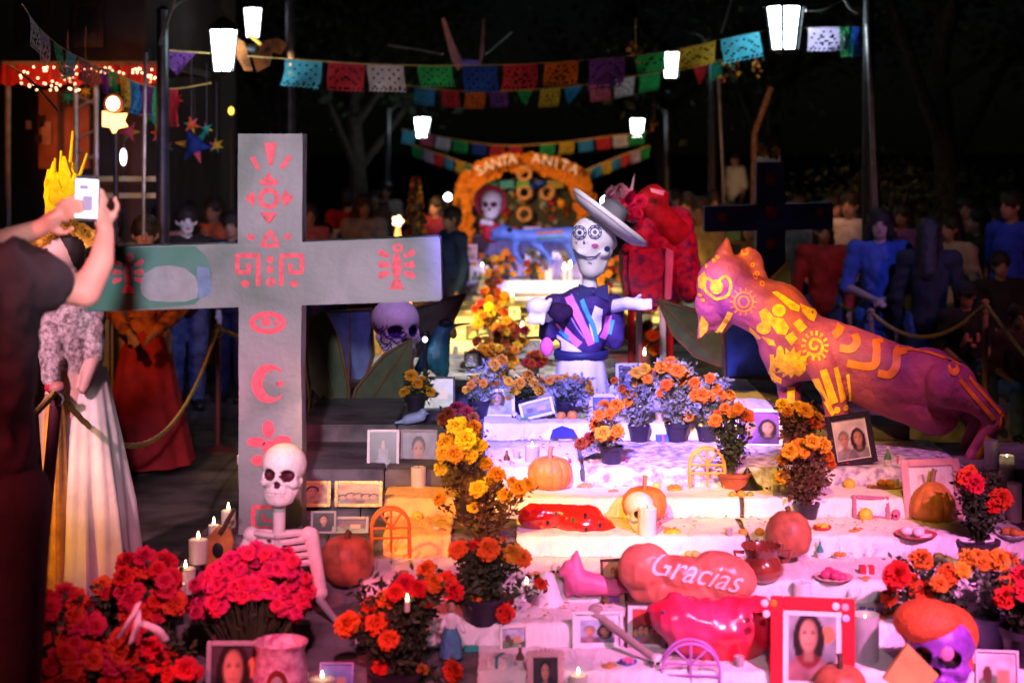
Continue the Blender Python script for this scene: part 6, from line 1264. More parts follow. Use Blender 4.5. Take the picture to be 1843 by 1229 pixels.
def ring(px, py, r, dd, m, par): b = B(); tube(b, [V(px, py, dd) + Vector((math.cos(a), 0, math.sin(a))) * S(r, dd) for a in [2 * math.pi * k / 16 for k in range(17)]], [S(3.2, dd) * (1 + .3 * (k % 2)) for k in range(17)], 7, caps=False); return fin('wreath', b, m, par, world=True)
bk = thing('altar_backdrop', 'dark flower covered backdrop hung with ring wreaths inside the orange arch', 'backdrop', (V(945, 0, d + .1).x, d + .1, 0)); 
b = B(); z1 = V(0, 322, d).z; box(b, (V(945, 0, d + .2).x, d + .2, z1 / 2), (S(190, d), .1, z1)); fin('panel', b, mat('backdrop_dark', (.03, .035, .025), .9), bk, world=True, smooth=False)
wm_ = mat('wreath_straw', (.50, .26, .10), .8, var=.2)
for x, y in ((944, 313), (944, 347), (944, 386), (985, 347)): ring(x, y, 11, d + .02 if y > 320 else d - .35, wm_, bk if y > 320 else root)
rr = random.Random(9)
cols = ['rust', 'amber', 'red', 'leaf', 'sage', 'orange']
for k in range(90):
    x, y = 868 + rr.random() * 160, 330 + rr.random() * 95; link('flower', flower_me(rr.choice(cols), k % 4), None, bk, V(x, y, d + .12) - bk.location, (R(90), 0, rr.random() * 6), S(rr.uniform(4, 7), d))
for i, (x, c) in enumerate(((880, (.02, .25, .12)), (915, (.04, .25, .32)), (940, (.10, .30, .08)), (968, (.03, .08, .35)), (1000, (.25, .2, .03)))): b = B(); prism(b, [V(x - 16, 325, d), V(x + 16, 325, d), V(x + 14, 338, d), V(x - 14, 340, d)], (0, .01, 0)); fin('pennant', b, mat(f'pennant_{i}', c, .8), bk, world=True, smooth=False)
# tables
for i, (x0, x1, y0, dd, m_, lab) in enumerate(((858, 1045, 508, 17.0, M['cloth'], 'long low white clothed table in front of the far altar'), (838, 1060, 470, 18.3, mat('lilac_cloth', (.50, .42, .62), .8), 'lilac clothed table behind the candles of the far altar'), (850, 1040, 430, 19.6, mat('dusk_cloth', (.22, .20, .40), .8), 'raised dark violet bench under the blue animal sculpture'))):
    zt = V(0, y0, dd).z; xa, xb = V(x0, 0, dd).x, V(x1, 0, dd).x; root_ = thing('altar_table', lab, 'table', ((xa + xb) / 2, dd, RUNZ), 0); b = B(); box(b, ((xa + xb) / 2, dd + .3, zt), (xb - xa, .6, .03)); fin('tabletop', b, m_, root_, world=True, bevel=.005)
    b = B(); n_ = 60; pts = [(xa + (xb - xa) * k / n_, dd - .012 - .012 * math.sin(k * .9) - .008 * math.sin(k * 2.3)) for k in range(n_ + 1)]
    tv = [b.verts.new((x, y, zt + .01)) for x, y in pts]; bv_ = [b.verts.new((x, y - .01, zt - (.11 if i == 0 else .26))) for x, y in pts]; [b.faces.new((tv[k], tv[k + 1], bv_[k + 1], bv_[k])) for k in range(n_)]; fin('cloth_hang', b, m_, root_, world=True)
    for xx in (xa + .05, xb - .05):
        for yy in (dd + .05, dd + .55): b = B(); tube(b, [(xx, yy, (RUNZ if dd < 18 else 0)), (xx, yy, zt)], .015, 6); fin('leg', b, M['iron'], root_, world=True)
def far_pot(lab, x, y, dd, n, col, sp=18, hh=26, lm_='leaf'):
    p = V(x, y, dd); bouquet(lab, (x, y, dd), [(x + rr.uniform(-sp, sp), y - 10 - rr.random() * hh, 12, rr.choice(col)) for _ in range(n)], 'orange', lm_, nleaf=160, group='marigold pots of the far altar', pot=(.06, .08), width=S(sp, dd) * .8, lsize=.05)
far_pot('round amber marigold pot on the left of the far altar table', 908, 508, 17.1, 13, ['amber', 'orange', 'orange'], 18, 44); far_pot('small amber marigold pot in the middle of the far altar table', 962, 508, 17.1, 9, ['amber', 'rust'], 14, 24); far_pot('small amber marigold pot behind the squat candle', 876, 500, 17.2, 6, ['amber', 'orange'], 12, 30)
far_pot('sparse marigold pot at the left end of the far altar', 840, 506, 17.1, 5, ['rust', 'amber'], 14, 20)
frame('white paper card on the far altar left of the pots', 862, 508, 34, 30, 3, whitef, 'land', 'pale', d=16.95, group='pictures on the far altar'); frame('pinkish framed photo on the far table under the blue animal', 842, 470, 34, 30, 3, pinkf, 'face', 'warm', d=18.3, group='pictures on the far altar')
frame('white framed picture between the legs of the blue animal', 958, 475, 26, 28, 3, whitef, 'face', 'pale', d=18.35, group='pictures on the far altar'); frame('second white framed picture right of the animal leg', 1010, 475, 34, 24, 3, whitef, 'land', 'pale', d=18.35, group='pictures on the far altar'); frame('pink lit card above the blue animal sculpture', 958, 422, 32, 14, 2, pinkf, 'land', 'pale', d=19.7, group='pictures on the far altar')
# small skeleton in a red sombrero
d = 18.9; root = thing('small_catrina', 'small skeleton bust in a wide red hat on the far altar', 'skeleton', V(884, 430, d)); L = root.location
skull(root, S(52, d), Euler((0, 0, R(-10))), V(884, 394, d) - L, M['bone'], darksock, teeth=False)
b = B(); lathe(b, [(S(30, d), 0), (S(30, d), .01), (S(14, d), .03), (S(13, d), .10), (.01, .12)], n=28); fin('hat_brim', b, mat('hat_red', (.40, .02, .04), .7), root, loc=V(882, 362, d + .12) - L, rot=(R(78), 0, 0))
def f(b): ell(b, V(884, 418, d), (S(18, d), S(14, d), S(20, d))); cap(b, V(870, 408, d), V(868, 405, d - .1), S(7, d)); cap(b, V(898, 410, d), V(890, 425, d - .05), S(7, d))
blob('dress', f, .012, mat('dress_red', (.55, .02, .05), .6), root, world=True); b = B(); cap(b, V(868, 400, d - .12), V(884, 402, d - .12), S(5, d)); fin('arm', b, M['bone'], root, world=True)
# blue animal
d = 18.0; root = thing('blue_alebrije', 'long legged blue lizard like papier-mache animal across the far altar', 'sculpture', V(950, 470, d)); L = root.location
def f(b):
    ell(b, V(908, 420, d), (S(26, d), S(18, d), S(13, d))); cap(b, V(900, 424, d), V(884, 430, d), S(10, d), S(4, d)); cap(b, V(925, 425, d), V(960, 425, d), S(12, d), S(13, d)); cap(b, V(960, 425, d), V(1024, 424, d), S(13, d), S(16, d)); cap(b, V(955, 432, d), V(985, 458, d), S(8, d), S(6, d)); cap(b, V(985, 458, d), V(992, 473, d), S(6, d), S(5, d)); cap(b, V(930, 432, d), V(925, 452, d), S(8, d), S(6, d)); cap(b, V(925, 452, d), V(938, 472, d), S(6, d), S(5, d)); cap(b, V(1020, 430, d), V(1032, 470, d), S(10, d), S(6, d)); cap(b, V(905, 410, d), V(903, 402, d), S(5, d), S(2, d)); cap(b, V(1024, 424, d), V(1050, 414, d), S(9, d), S(3, d))
o = blob('body', f, .013, mat('alebrije_blue', (.13, .24, .62), .5, var=.15), root, world=True); bv = bvh_of(o, L); PP, SS = on(bv, d)
paint(lambda b: PP(b, circ(917, 414, 5, 4, 10), .006), M['black'], root, 'eye'); paint(lambda b: SS(b, [(965, 420), (1015, 416)], 4, li=.006), mat('stripe_orange', (.6, .2, .05), .5), root, 'painted_stripe'); paint(lambda b: SS(b, [(968, 428), (1015, 424)], 3, li=.006), mat('stripe_green', (.08, .3, .15), .5), root, 'painted_stripe')
# ------------------------------------------------------------------ giant painted leaves and hummingbird
lg, lo, lb = mat('leaf_board_green', (.045, .075, .03), .6, var=.2), mat('leaf_board_edge', (.12, .07, .025), .6, var=.2), mat('leaf_board_blue', (.045, .10, .22), .6, var=.2)
def leafboard(label, outline, d, veins, m=None, group='large painted leaf boards', yaw=0):
    c = sum(outline[i][0] for i in range(len(outline))) / len(outline); root = thing('leaf_board', label, 'leaf cutout', V(c, max(y for x, y in outline), d), 0, group)
    b = B(); prism(b, [V(x, y, d) for x, y in outline], (0, .03, 0)); bmesh.ops.recalc_face_normals(b, faces=b.faces); fin('board', b, m or lg, root, world=True, smooth=False, bevel=.004)
    b = B(); tube(b, [V(x, y, d - .004) for x, y in outline + [outline[0]]], S(3.4, d), 6); fin('edge_line', b, lo, root, world=True)
    for v in veins: b = B(); tube(b, [V(x, y, d - .006) for x, y in v], [S(3, d)] + [S(1.5, d)] * (len(v) - 1), 6); fin('vein', b, lo, root, world=True)
leafboard('tall blue leaf cutout between the cross arm and its dark neighbours', [(592, 700), (586, 560), (668, 556), (672, 640), (650, 700), (610, 740)], 9.9, [[(628, 730), (630, 560)]], lb)
leafboard('green leaf cutout under the right tip of the cross arm', [(742, 640), (744, 556), (790, 540), (838, 528), (810, 590), (770, 640)], 10.1, [[(745, 640), (830, 535)]])
leafboard('dark upright leaf cutout right of the cross shaft', [(618, 790), (560, 740), (548, 640), (556, 575), (585, 560), (612, 620), (628, 700)], 9.0, [[(618, 785), (566, 590)]])
leafboard('dark wide leaf cutout bending right above the grey frames', [(622, 790), (640, 700), (690, 640), (740, 610), (742, 660), (720, 720), (680, 760)], 9.0, [[(624, 785), (735, 620)]])
leafboard('dark low leaf cutout lying to the right', [(625, 800), (680, 750), (760, 715), (822, 722), (800, 760), (740, 790), (690, 812)], 8.8, [[(628, 798), (815, 726)]])
leafboard('dark low leaf cutout pointing left behind the small skull', [(615, 800), (560, 800), (548, 830), (560, 700), (575, 720)], 8.9, [[(612, 798), (560, 720)]])
leafboard('big green leaf cutout left of the cat head', [(1185, 540), (1262, 562), (1300, 600), (1302, 662), (1250, 640), (1210, 600)], 9.6, [[(1190, 545), (1298, 655)]])
leafboard('blue green leaf cutout behind the cat chest', [(1302, 600), (1340, 560), (1400, 560), (1410, 640), (1396, 678), (1306, 680)], 9.4, [[(1306, 678), (1306, 600)]], lb)
leafboard('dim green leaf cutout behind the cat neck', [(1370, 520), (1420, 470), (1424, 530), (1400, 560)], 9.9, [[(1374, 520), (1418, 476)]])
d = 10.0; root = thing('hummingbird_sculpture', 'teal hummingbird sculpture with a black head and long beak beside the runway', 'sculpture', V(795, 665, d)); L = root.location
def f(b): cap(b, V(786, 640, d), V(796, 600, d), S(24, d), S(16, d), 16); ell(b, V(805, 588, d), (S(15, d), S(14, d), S(13, d))); cap(b, V(780, 640, d), V(752, 664, d), S(24, d), S(8, d), 14); cap(b, V(770, 628, d), V(758, 606, d), S(9, d), S(3, d)); cap(b, V(790, 655, d), V(795, 668, d), S(20, d), S(14, d), 12)
blob('body', f, .008, mat('bird_teal', (.02, .15, .20), .4, var=.25, scale=14, bump=.5), root, world=True)
b = B(); ell(b, V(803, 581, d - .015), (S(14, d), S(14, d), S(9, d))); fin('crown', b, M['black'], root, world=True); b = B(); tube(b, [V(814, 586, d), V(846, 582, d)], [S(3, d), S(1, d)], 6); fin('beak', b, M['black'], root, world=True); b = B(); ell(b, V(816, 600, d - .02), (S(7, d), S(7, d), S(10, d))); fin('throat', b, mat('throat_yellow', (.45, .38, .04), .5), root, world=True)
# white and violet skull
d = 9.7; root = thing('painted_skull', 'large white skull sculpture with violet flower painting under the cross arm', 'skull', V(712, 655, d)); L = root.location
sk_ = skull(root, S(118, d), Euler((0, 0, R(28))), V(714, 652, d) - L, chw, inkm, teeth=True)
bpy.context.view_layer.update(); mw = Matrix.Translation(L) @ Matrix.LocRotScale(sk_.location, sk_.rotation_euler, sk_.scale); bv = BVHTree.FromPolygons([mw @ v.co for v in sk_.data.vertices], [list(p.vertices) for p in sk_.data.polygons]); PP, SS = on(bv, d)
vm = mat('ink_violet', (.12, .04, .40), .5)
for k in range(12): paint(lambda b: SS(b, [(684 + (k * 17) % 44 + 9 * math.cos(a), 582 + (k * 11) % 42 + 8 * math.sin(a)) for a in [j * .6 for j in range(7)]], 2.5), vm, root)

# ------------------------------------------------------------------ second cross, sunflower figure, terrace
d = 12.2; base = V(1388, 560, d); base.z = 0; root = thing('painted_cross', 'dim dark blue cross with red motifs behind the cat', 'cross', base)
cb2 = mat('cross_navy', (.035, .03, .13), .5, var=.3, scale=5)
b = B(); z0 = 0; p = [V(1362, 0, d), V(1414, 0, d)]; prism(b, [Vector((p[0].x, d, 0)), Vector((p[1].x, d, 0)), V(1414, 292, d), V(1362, 292, d)], (0, .14, 0)); bmesh.ops.recalc_face_normals(b, faces=b.faces); fin('upright', b, cb2, root, world=True, bevel=.006)
b = B(); prism(b, [V(1268, 418, d - .003), V(1500, 412, d - .003), V(1500, 365, d - .003), V(1268, 372, d - .003)], (0, .146, 0)); bmesh.ops.recalc_face_normals(b, faces=b.faces); fin('crossbeam', b, cb2, root, world=True, bevel=.006)
BV2 = BVHTree.FromPolygons([V(x, y, d - .004) for x, y in ((1000, 0), (1843, 0), (1843, 1229), (1000, 1229))], [(0, 1, 2, 3)])
rm = mat('motif_dim_red', (.55, .05, .03), .5)
for x, y, r_ in ((1388, 322, 13), (1388, 380, 14), (1388, 440, 12), (1476, 380, 10), (1300, 390, 10)): paint(lambda b: (decal_poly(b, sunny(x, y, r_, r_ * .55, 8), BV2, d, .003, grid=9)), rm, root, 'painted_motif')
d = 13.6; root = thing('flower_figure', 'white and yellow flower crowned figure above the dim blue cross', 'sculpture', (V(1382, 0, d).x, d, 0)); L = root.location
def f(b): cap(b, (L.x, d, 0), V(1382, 330, d), .09, .08, 14); ell(b, V(1382, 292, d), (S(14, d), S(12, d), S(18, d))); cap(b, V(1382, 318, d), V(1366, 300, d), S(7, d), S(5, d)); cap(b, V(1366, 300, d), V(1366, 285, d), S(5, d)); cap(b, V(1384, 318, d), V(1402, 300, d), S(7, d), S(5, d)); cap(b, V(1402, 300, d), V(1403, 278, d), S(5, d), S(3, d))
blob('body', f, .014, M['bone'], root, world=True)
for k in range(7): link('flower', flower_me(['yellow', 'amber', 'leaf'][k % 3], k % 4), None, root, V(1370 + (k * 9) % 32, 268 + (k * 5) % 12, d - .1) - L, (R(80), 0, k), S(8, d))
b = B(); box(b, (5.6, 36, .12), (9, 14, .245)); structure('terrace', b, M['stone'], smooth=False)
b = B(); box(b, ((1745 - CX) * 12.9 / F + .55, 13.4, .11), (2.4, 1.6, .22)); structure('kerb', b, M['stone'], smooth=False, bevel=.02)
# ------------------------------------------------------------------ street lanterns
def lantern(label, px, py, hpx, wpx, d, side=1, rz=.2, e=30, pole=True, arm=True, tint=(.78, .95, 1)):
    c = V(px, py, d); h, r = S(hpx, d), S(wpx, d) / 2; gx = c.x + side * r * 4.2; root = thing('street_lamp', label, 'street lamp', (gx, d, 0), 0, 'lit street lanterns'); L = root.location
    e = e * 1.3; gm = glow(f'lantern_glass_{e}', tint, e); n_ = 6
    for k in range(n_):
        a0, a1 = rz + 2 * math.pi * k / n_, rz + 2 * math.pi * (k + 1) / n_; b = B(); i_ = .96
        poly(b, [c + Vector((r * .68 * i_ * math.cos(a0), r * .68 * i_ * math.sin(a0), -h / 2)), c + Vector((r * .68 * i_ * math.cos(a1), r * .68 * i_ * math.sin(a1), -h / 2)), c + Vector((r * i_ * math.cos(a1), r * i_ * math.sin(a1), h / 2)), c + Vector((r * i_ * math.cos(a0), r * i_ * math.sin(a0), h / 2))])
        fin('pane', b, gm, root, world=True, smooth=False)
        b = B(); tube(b, [c + Vector((r * .70 * math.cos(a0), r * .70 * math.sin(a0), -h / 2)), c + Vector((r * math.cos(a0), r * math.sin(a0), h / 2))], r * .09, 6); fin('corner_bar', b, M['iron'], root, world=True)
    b = B(); lathe(b, [(r * 1.12, h / 2), (r * 1.14, h * .53), (r * .8, h * .66), (r * .35, h * .78), (r * .12, h * .84), (r * .16, h * .9), (.002, h * .95)], c=c, n=6); fin('roof', b, M['iron'], root, world=True, smooth=False)
    b = B(); lathe(b, [(r * .2, -h * .62), (r * .5, -h * .56), (r * .78, -h * .51), (r * .78, -h * .495)], c=c, n=6); fin('lamp_base', b, M['iron'], root, world=True, smooth=False)
    if arm: b = B(); tube(b, spline([c + Vector((0, 0, h * .9)), c + Vector((side * r * 1.2, 0, h * 1.35)), c + Vector((side * r * 3, 0, h * 1.2)), Vector((gx, d, c.z + h * .7))], 5), r * .09, 7); fin('bracket', b, M['iron'], root, world=True)
    if pole: b = B(); lathe(b, [(.11, 0), (.10, .3), (.06, .5), (.045, c.z + h * .9), (.05, c.z + h * 1.0), (.01, c.z + h * 1.1)], n=12); fin('lamp_post', b, M['iron'], root)
lantern('nearest lit street lantern at the upper right between the paper flags', 1412, 52, 76, 72, 13.5, 1, .25, 16)
lantern('bright street lantern at the upper left beside the butterfly', 402, 92, 74, 52, 12.6, -1, .5, 16)
lantern('smaller street lantern higher up at the upper left', 455, 42, 52, 32, 17.5, 1, .1, 6, tint=(.85, .88, 1))
lantern('second street lantern on the right, over the green flag', 1208, 118, 44, 36, 18.5, 1, .3, 14)
lantern('far right street lantern above the green far flags', 1147, 231, 32, 26, 26, 1, .2, 16)
lantern('far left street lantern above the far flags', 760, 230, 34, 30, 26, -1, .4, 18)
def bulb(label, px, py, dpx, d, col=(.8, .95, 1), e=18, sq=1.0, grp='bare bulbs'):
    c = V(px, py, d); root = thing('light_bulb', label, 'bulb', (c.x, d, 0), 0, grp); b = B(); ell(b, c, (S(dpx, d) / 2 * sq, S(dpx, d) / 2 * sq, S(dpx, d) / 2)); fin('bulb', b, glow(f'bulb_{label[:14]}', col, e), root, world=True)
    b = B(); tube(b, [(c.x, d + .04, 0), c + Vector((0, .04, S(dpx, d) * .5))], .015, 6); fin('stand', b, M['iron'], root, world=True); b = B(); lathe(b, [(.02, -.03), (.03, 0), (.02, .03)], c=c + Vector((0, .03, S(dpx, d) * .6)), n=10); fin('socket', b, M['iron'], root, world=True)
bulb('bare white bulb left of the orange arch', 806, 355, 13, 21.5); bulb('white light right of the orange arch behind the sombrero', 1090, 362, 17, 20.8, e=14)
bulb('small yellow bulb in the dark between the lantern and the cross', 416, 200, 14, 16, (1, .55, .06), 3, .7); bulb('small white light at the left of the hummingbird', 765, 611, 9, 9.9, (.9, .95, 1), 10)
bulb('oval white light behind the stall fence', 222, 283, 30, 13.5, (1, .85, .95), 6, .38); bulb('two small square white lights near the khaki trousers', 1468, 425, 9, 19, (.9, .95, 1), 6)

# ------------------------------------------------------------------ papel picado
FC = dict(blue=(.03, .30, .68), cyan=(.10, .62, .85), red=(.60, .03, .05), white=(.72, .70, .76), green=(.03, .45, .12), deep=(.02, .07, .42), orange=(.70, .14, .02), purple=(.18, .05, .34), gold=(.68, .46, .04), lav=(.55, .46, .75), pink=(.70, .12, .22), teal=(.02, .38, .30))
FM = {k: mat('paper_' + k, c, .8, var=.08, scale=20, bump=.1, trans=.5) for k, c in FC.items()}
def flag(root, Lr, p0, p1, h, col, shape, seed, skew=0, toy=0):
    r = random.Random(seed); nx, ny = (16, 13) if h * 2 > .3 else (10, 8); b = B(); g = []
    dn = Vector((skew, .10 * r.uniform(-1, 1), -1)).normalized()
    ph = r.uniform(0, 6)
    for i in range(nx + 1):
        row = []
        for j in range(ny + 1):
            u, t = i / nx, j / ny; hh = h * (1 if shape != 'tri' else 1)
            q_ = p0.lerp(p1, u if shape != 'tri' else .5 + (u - .5) * (1 - .92 * t)) + dn * hh * t
            if j == ny: q_ += -dn * h * .05 * (i % 2)
            q_ += Vector((.02 * math.sin(t * 3 + ph) * t, .035 * math.sin(u * 5 + t * 3 + ph) * t, 0)) * (h / .25); row.append(b.verts.new(q_))
        g.append(row)
    kk = r.randrange(3)
    for i in range(nx):
        for j in range(ny):
            a, c = min(i, nx - 1 - i), j; hole = False
            if 1 <= a and 1 < c < ny - 1 and nx > 10:
                if kk == 0: hole = (a * 3 + c * 5) % 7 in (0,) or (a in (5, 6) and c in (5, 8))
                elif kk == 1: hole = (a + c) % 4 == 0 and (a % 2 == 0)
                else: hole = (a * c) % 5 == 2
            elif nx == 10 and 1 <= a and 1 < c < ny - 1: hole = (a * 2 + c) % 5 == kk
            if c == ny - 2 and i % 2: hole = nx > 10
            if not hole: b.faces.new((g[i][j], g[i + 1][j], g[i + 1][j + 1], g[i][j + 1]))
    return fin('flag', b, FM[col], root, world=True)
def bunting(label, pts, d, flags, seed, hpx, d1=None):
    """pts: cord points in the picture; flags: (x centre, width px, colour[, shape, height px, skew])"""
    d1 = d1 or d; P_ = spline([V(x, y, d + (d1 - d) * k / (len(pts) - 1)) for k, (x, y) in enumerate(pts)], 10); root = thing('paper_bunting', label, 'bunting', P_[0], 0, 'strings of cut paper flags'); Lr = root.location
    b = B(); tube(b, P_, .005 * d / 12, 5); fin('cord', b, M['rope'], root, world=True)
    def at(x):
        for a, c in zip(P_, P_[1:]):
            xa, xc = CX + a.x * F / a.y, CX + c.x * F / c.y
            if (xa - x) * (xc - x) <= 0 and abs(xc - xa) > 1e-6: return a.lerp(c, (x - xa) / (xc - xa))
        return P_[0] if x < pts[0][0] else P_[-1]
    for k, f in enumerate(flags):
        x, wd, col = f[:3]; sh = f[3] if len(f) > 3 else 'sq'; hh = f[4] if len(f) > 4 and f[4] else hpx; sk_ = f[5] if len(f) > 5 else 0
        p0, p1 = at(x - wd / 2), at(x + wd / 2); o = flag(root, Lr, p0, p1, S(hh, (p0.y + p1.y) / 2), col, sh, seed * 31 + k, sk_); o['label'] = f'{dict(deep="deep blue", lav="lavender", gold="golden yellow").get(col, col)} cut paper flag'
bunting('nearest long string of big cut paper flags across the whole width', [(285, 90), (400, 98), (510, 106), (700, 117), (900, 117), (1050, 108), (1200, 92), (1380, 55), (1562, 47)], 12.8,
        [(320, 66, 'purple', 'tri', 42), (546, 68, 'cyan', 'sq', 50, -.12), (624, 66, 'red', 'sq', 52), (694, 66, 'white', 'sq', 50), (782, 62, 'green', 'sq', 40, .1), (864, 62, 'deep', 'sq', 50), (936, 62, 'red', 'sq', 48), (1011, 62, 'orange', 'sq', 44), (1092, 64, 'purple', 'sq', 56), (1172, 52, 'green', 'sq', 34), (1255, 66, 'gold', 'sq', 42, .05), (1332, 70, 'cyan', 'sq', 46, .1), (1488, 68, 'lav', 'sq', 44, .05), (1522, 22, 'green', 'sq', 56), (1538, 20, 'deep', 'sq', 54)], 3, 50, 13.2)
bunting('second lower string of smaller flags beneath the nearest one', [(700, 150), (830, 164), (950, 162), (1060, 152), (1170, 132), (1300, 108)], 17.5,
        [(765, 36, 'blue', 'sq', 32), (810, 32, 'red', 'sq', 32), (855, 36, 'orange', 'sq', 32), (897, 32, 'purple', 'sq', 30), (945, 30, 'green', 'tri', 28), (990, 36, 'gold', 'sq', 34), (1034, 36, 'blue', 'tri', 34, -.3), (1079, 36, 'pink', 'sq', 34), (1125, 34, 'white', 'sq', 34), (1170, 36, 'green', 'sq', 34), (1261, 30, 'red', 'tri', 38, -.1), (1290, 22, 'teal', 'sq', 34)], 5, 32)
bunting('small far string of flags between the two far lanterns', [(722, 232), (800, 248), (900, 262), (1000, 258), (1080, 248), (1165, 238)], 24,
        [(735, 22, 'cyan', 'sq', 26), (768, 24, 'pink', 'sq', 22), (798, 26, 'white'), (829, 26, 'green'), (862, 26, 'deep'), (895, 26, 'red'), (928, 24, 'red'), (985, 26, 'green'), (1020, 26, 'gold'), (1054, 26, 'blue'), (1086, 26, 'red'), (1117, 26, 'white'), (1146, 28, 'green')], 7, 22)
bunting('lowest far left string running down behind the arch', [(735, 258), (780, 274), (820, 288), (860, 302)], 23, [(751, 18, 'green'), (772, 18, 'lav'), (790, 16, 'red'), (808, 16, 'blue'), (828, 16, 'gold'), (846, 16, 'teal')], 9, 22)
bunting('lowest far right string rising towards the far right lantern', [(1040, 312), (1080, 296), (1120, 280), (1170, 262)], 23, [(1055, 18, 'gold'), (1074, 20, 'blue'), (1092, 17, 'gold'), (1109, 16, 'blue'), (1126, 16, 'red'), (1144, 17, 'lav'), (1163, 18, 'green')], 11, 22)
bunting('steep string of shiny streamers falling along the left wall', [(40, 8), (70, 50), (110, 85), (150, 108), (195, 132)], 8.2, [(60, 18, 'white', 'sq', 60, .2), (80, 17, 'lav', 'sq', 62, .15), (104, 16, 'green', 'sq', 62, .1), (128, 18, 'cyan', 'sq', 52), (152, 22, 'red', 'sq', 40), (172, 18, 'orange', 'sq', 40)], 13, 60, 12)
bunting('string of hanging banners under the stall roof', [(170, 118), (200, 128), (250, 150), (310, 160), (380, 150)], 13, [(187, 16, 'purple', 'sq', 46), (204, 16, 'green', 'sq', 50), (224, 18, 'gold', 'sq', 62), (242, 18, 'blue', 'sq', 60), (266, 20, 'purple', 'sq', 60), (288, 22, 'green', 'sq', 62), (312, 18, 'red', 'sq', 70)], 17, 60)

# ------------------------------------------------------------------ hanging butterflies and bundles
def butterfly(label, px, py, d, wings, bodyc, wm_):
    root = thing('butterfly_ornament', label, 'ornament', V(px, py, d), 0, 'hanging butterfly ornaments'); L = root.location
    b = B(); cap(b, V(px - 10, py + 3, d), V(px + 12, py + 5, d), S(8, d), S(9, d), 10); fin('body', b, bodyc, root, world=True)
    for w_ in wings:
        b = B(); pts = [V(x, y, d + dy) for x, y, dy in w_]; prism(b, pts, (0, .012, 0)); bmesh.ops.recalc_face_normals(b, faces=b.faces); fin('wing', b, wm_, root, world=True, smooth=False)
    return root
mw_ = mat('monarch_wing', (.42, .13, .03), .7, col2=(.04, .02, .015), scale=9, var=.2)
bf_ = butterfly('brown monarch butterfly ornament behind the left lantern', 446, 85, 12.9, [[(415, 62, -.1), (440, 76, -.05), (455, 128, 0), (440, 128, -.02), (425, 100, -.08)], [(447, 80, 0), (470, 76, .1), (492, 86, .2), (486, 118, .15), (462, 130, .05)], [(474, 74, .15), (500, 68, .3), (518, 80, .35), (505, 100, .3), (488, 92, .2)]], M['iron'], mw_)
b = B(); tube(b, [V(452, 66, 12.85), V(460, 72, 12.8), V(470, 80, 12.8)], .014, 6); fin('antenna', b, mat('yellow_wire', (.72, .42, .06), .5), bf_, world=True)
bf_ = butterfly('violet bodied butterfly ornament with long pink wing tips above the deep blue flag', 845, 112, 13.6, [[(794, 34, -.2), (800, 32, -.2), (822, 90, -.05), (834, 112, 0), (824, 128, 0), (812, 108, -.05)], [(868, 34, .1), (873, 34, .1), (872, 90, .02), (866, 116, 0), (862, 112, 0)]], mat('violet_body', (.26, .16, .62), .6), mat('pink_wing', (.45, .15, .13), .6, col2=(.25, .12, .2), scale=8))
b = B(); tube(b, [V(796, 98, 13.6), V(745, 88, 13.9), V(700, 82, 14.1)], .012, 5); fin('support_rod', b, M['metal'], bf_, world=True); b = B(); tube(b, [V(874, 98, 13.6), V(905, 72, 13.9), V(920, 58, 14)], .010, 5); fin('support_rod', b, M['metal'], bf_, world=True)
for i, (x, y, r_, lab) in enumerate(((1144, 92, 16, 'dry brown flower bundle hanging above the second right lantern'), (1314, 130, 15, 'dry flower bundle below the cyan flag'), (1360, 118, 12, 'small dry flower bundle below the nearest right lantern'), (1177, 226, 9, 'dry bundle beside the far right lantern'))):
    root = thing('flower_bundle', lab, 'flower bundle', V(x, y, 14 + 3 * (i == 3) * 3), 0, 'hanging dry flower bundles'); dd = root.location.y; rr = random.Random(i + 40)
    for k in range(16): link('flower', flower_me(['rust', 'amber', 'leaf'][k % 3], k % 4), None, root, Vector((rr.gauss(0, .5), rr.gauss(0, .4), rr.gauss(0, .65))) * S(r_, dd), (rr.random() * 3, rr.random() * 3, 0), S(r_ * .3, dd))
    b = B(); tube(b, [(0, 0, 0), (0, 0, S(60, dd))], .004, 4); fin('hanging_cord', b, M['rope'], root)

# ------------------------------------------------------------------ poles and wires on the right
def pole(label, a, c, d, r=.022, m=None, d2=None):
    p0, p1 = V(*a, d), V(*c, d2 or d); root = thing('metal_pole', label, 'pole', (p1.x + (p1.x - p0.x) * .3, p1.y, 0), 0, 'thin metal poles'); b = B(); tube(b, [p0, p1, (root.location.x, p1.y, 0.0)], r, 8); fin('pole_shaft', b, m or M['metal'], root, world=True)
    b = B(); lathe(b, [(.12, 0), (.12, .015), (.03, .04)], n=16); fin('pole_foot', b, M['iron'], root); return root
pole('tall thin metal pole carrying the end of the nearest flag string', (1562, 44), (1577, 410), 13.3); pole('thin metal pole below the small teal flag', (1292, 118), (1302, 330), 17.6, .016)
pole('thin tall pole at the left through the market stall', (262, 95), (258, 420), 11.5, .014); pole('leaning bare branch like pole at the right', (1388, 158), (1358, 240), 17.0, .03, M['dryleaf'])
def wire(label, pts, d, r=.008):
    P_ = spline([V(x, y, d) for x, y in pts], 8); c = P_[len(P_) // 2].copy(); b = B(); tube(b, P_, r, 5); bmesh.ops.translate(b, vec=-c, verts=b.verts); tag(fin('cable', b, M['iron'] if r < .01 else M['metal'], loc=c), label, 'cable', 'overhead cables')
wire('cable rising from the teal flag to the top edge', [(1298, 60), (1308, 30), (1318, -10)], 16, .012); wire('cable curving from the nearest right lantern to the top edge', [(1450, 20), (1480, 18), (1510, 4), (1535, -12)], 13.4, .010); wire('hooked cable above the lavender flag', [(1518, -6), (1530, 14), (1545, 24)], 13.3, .014)
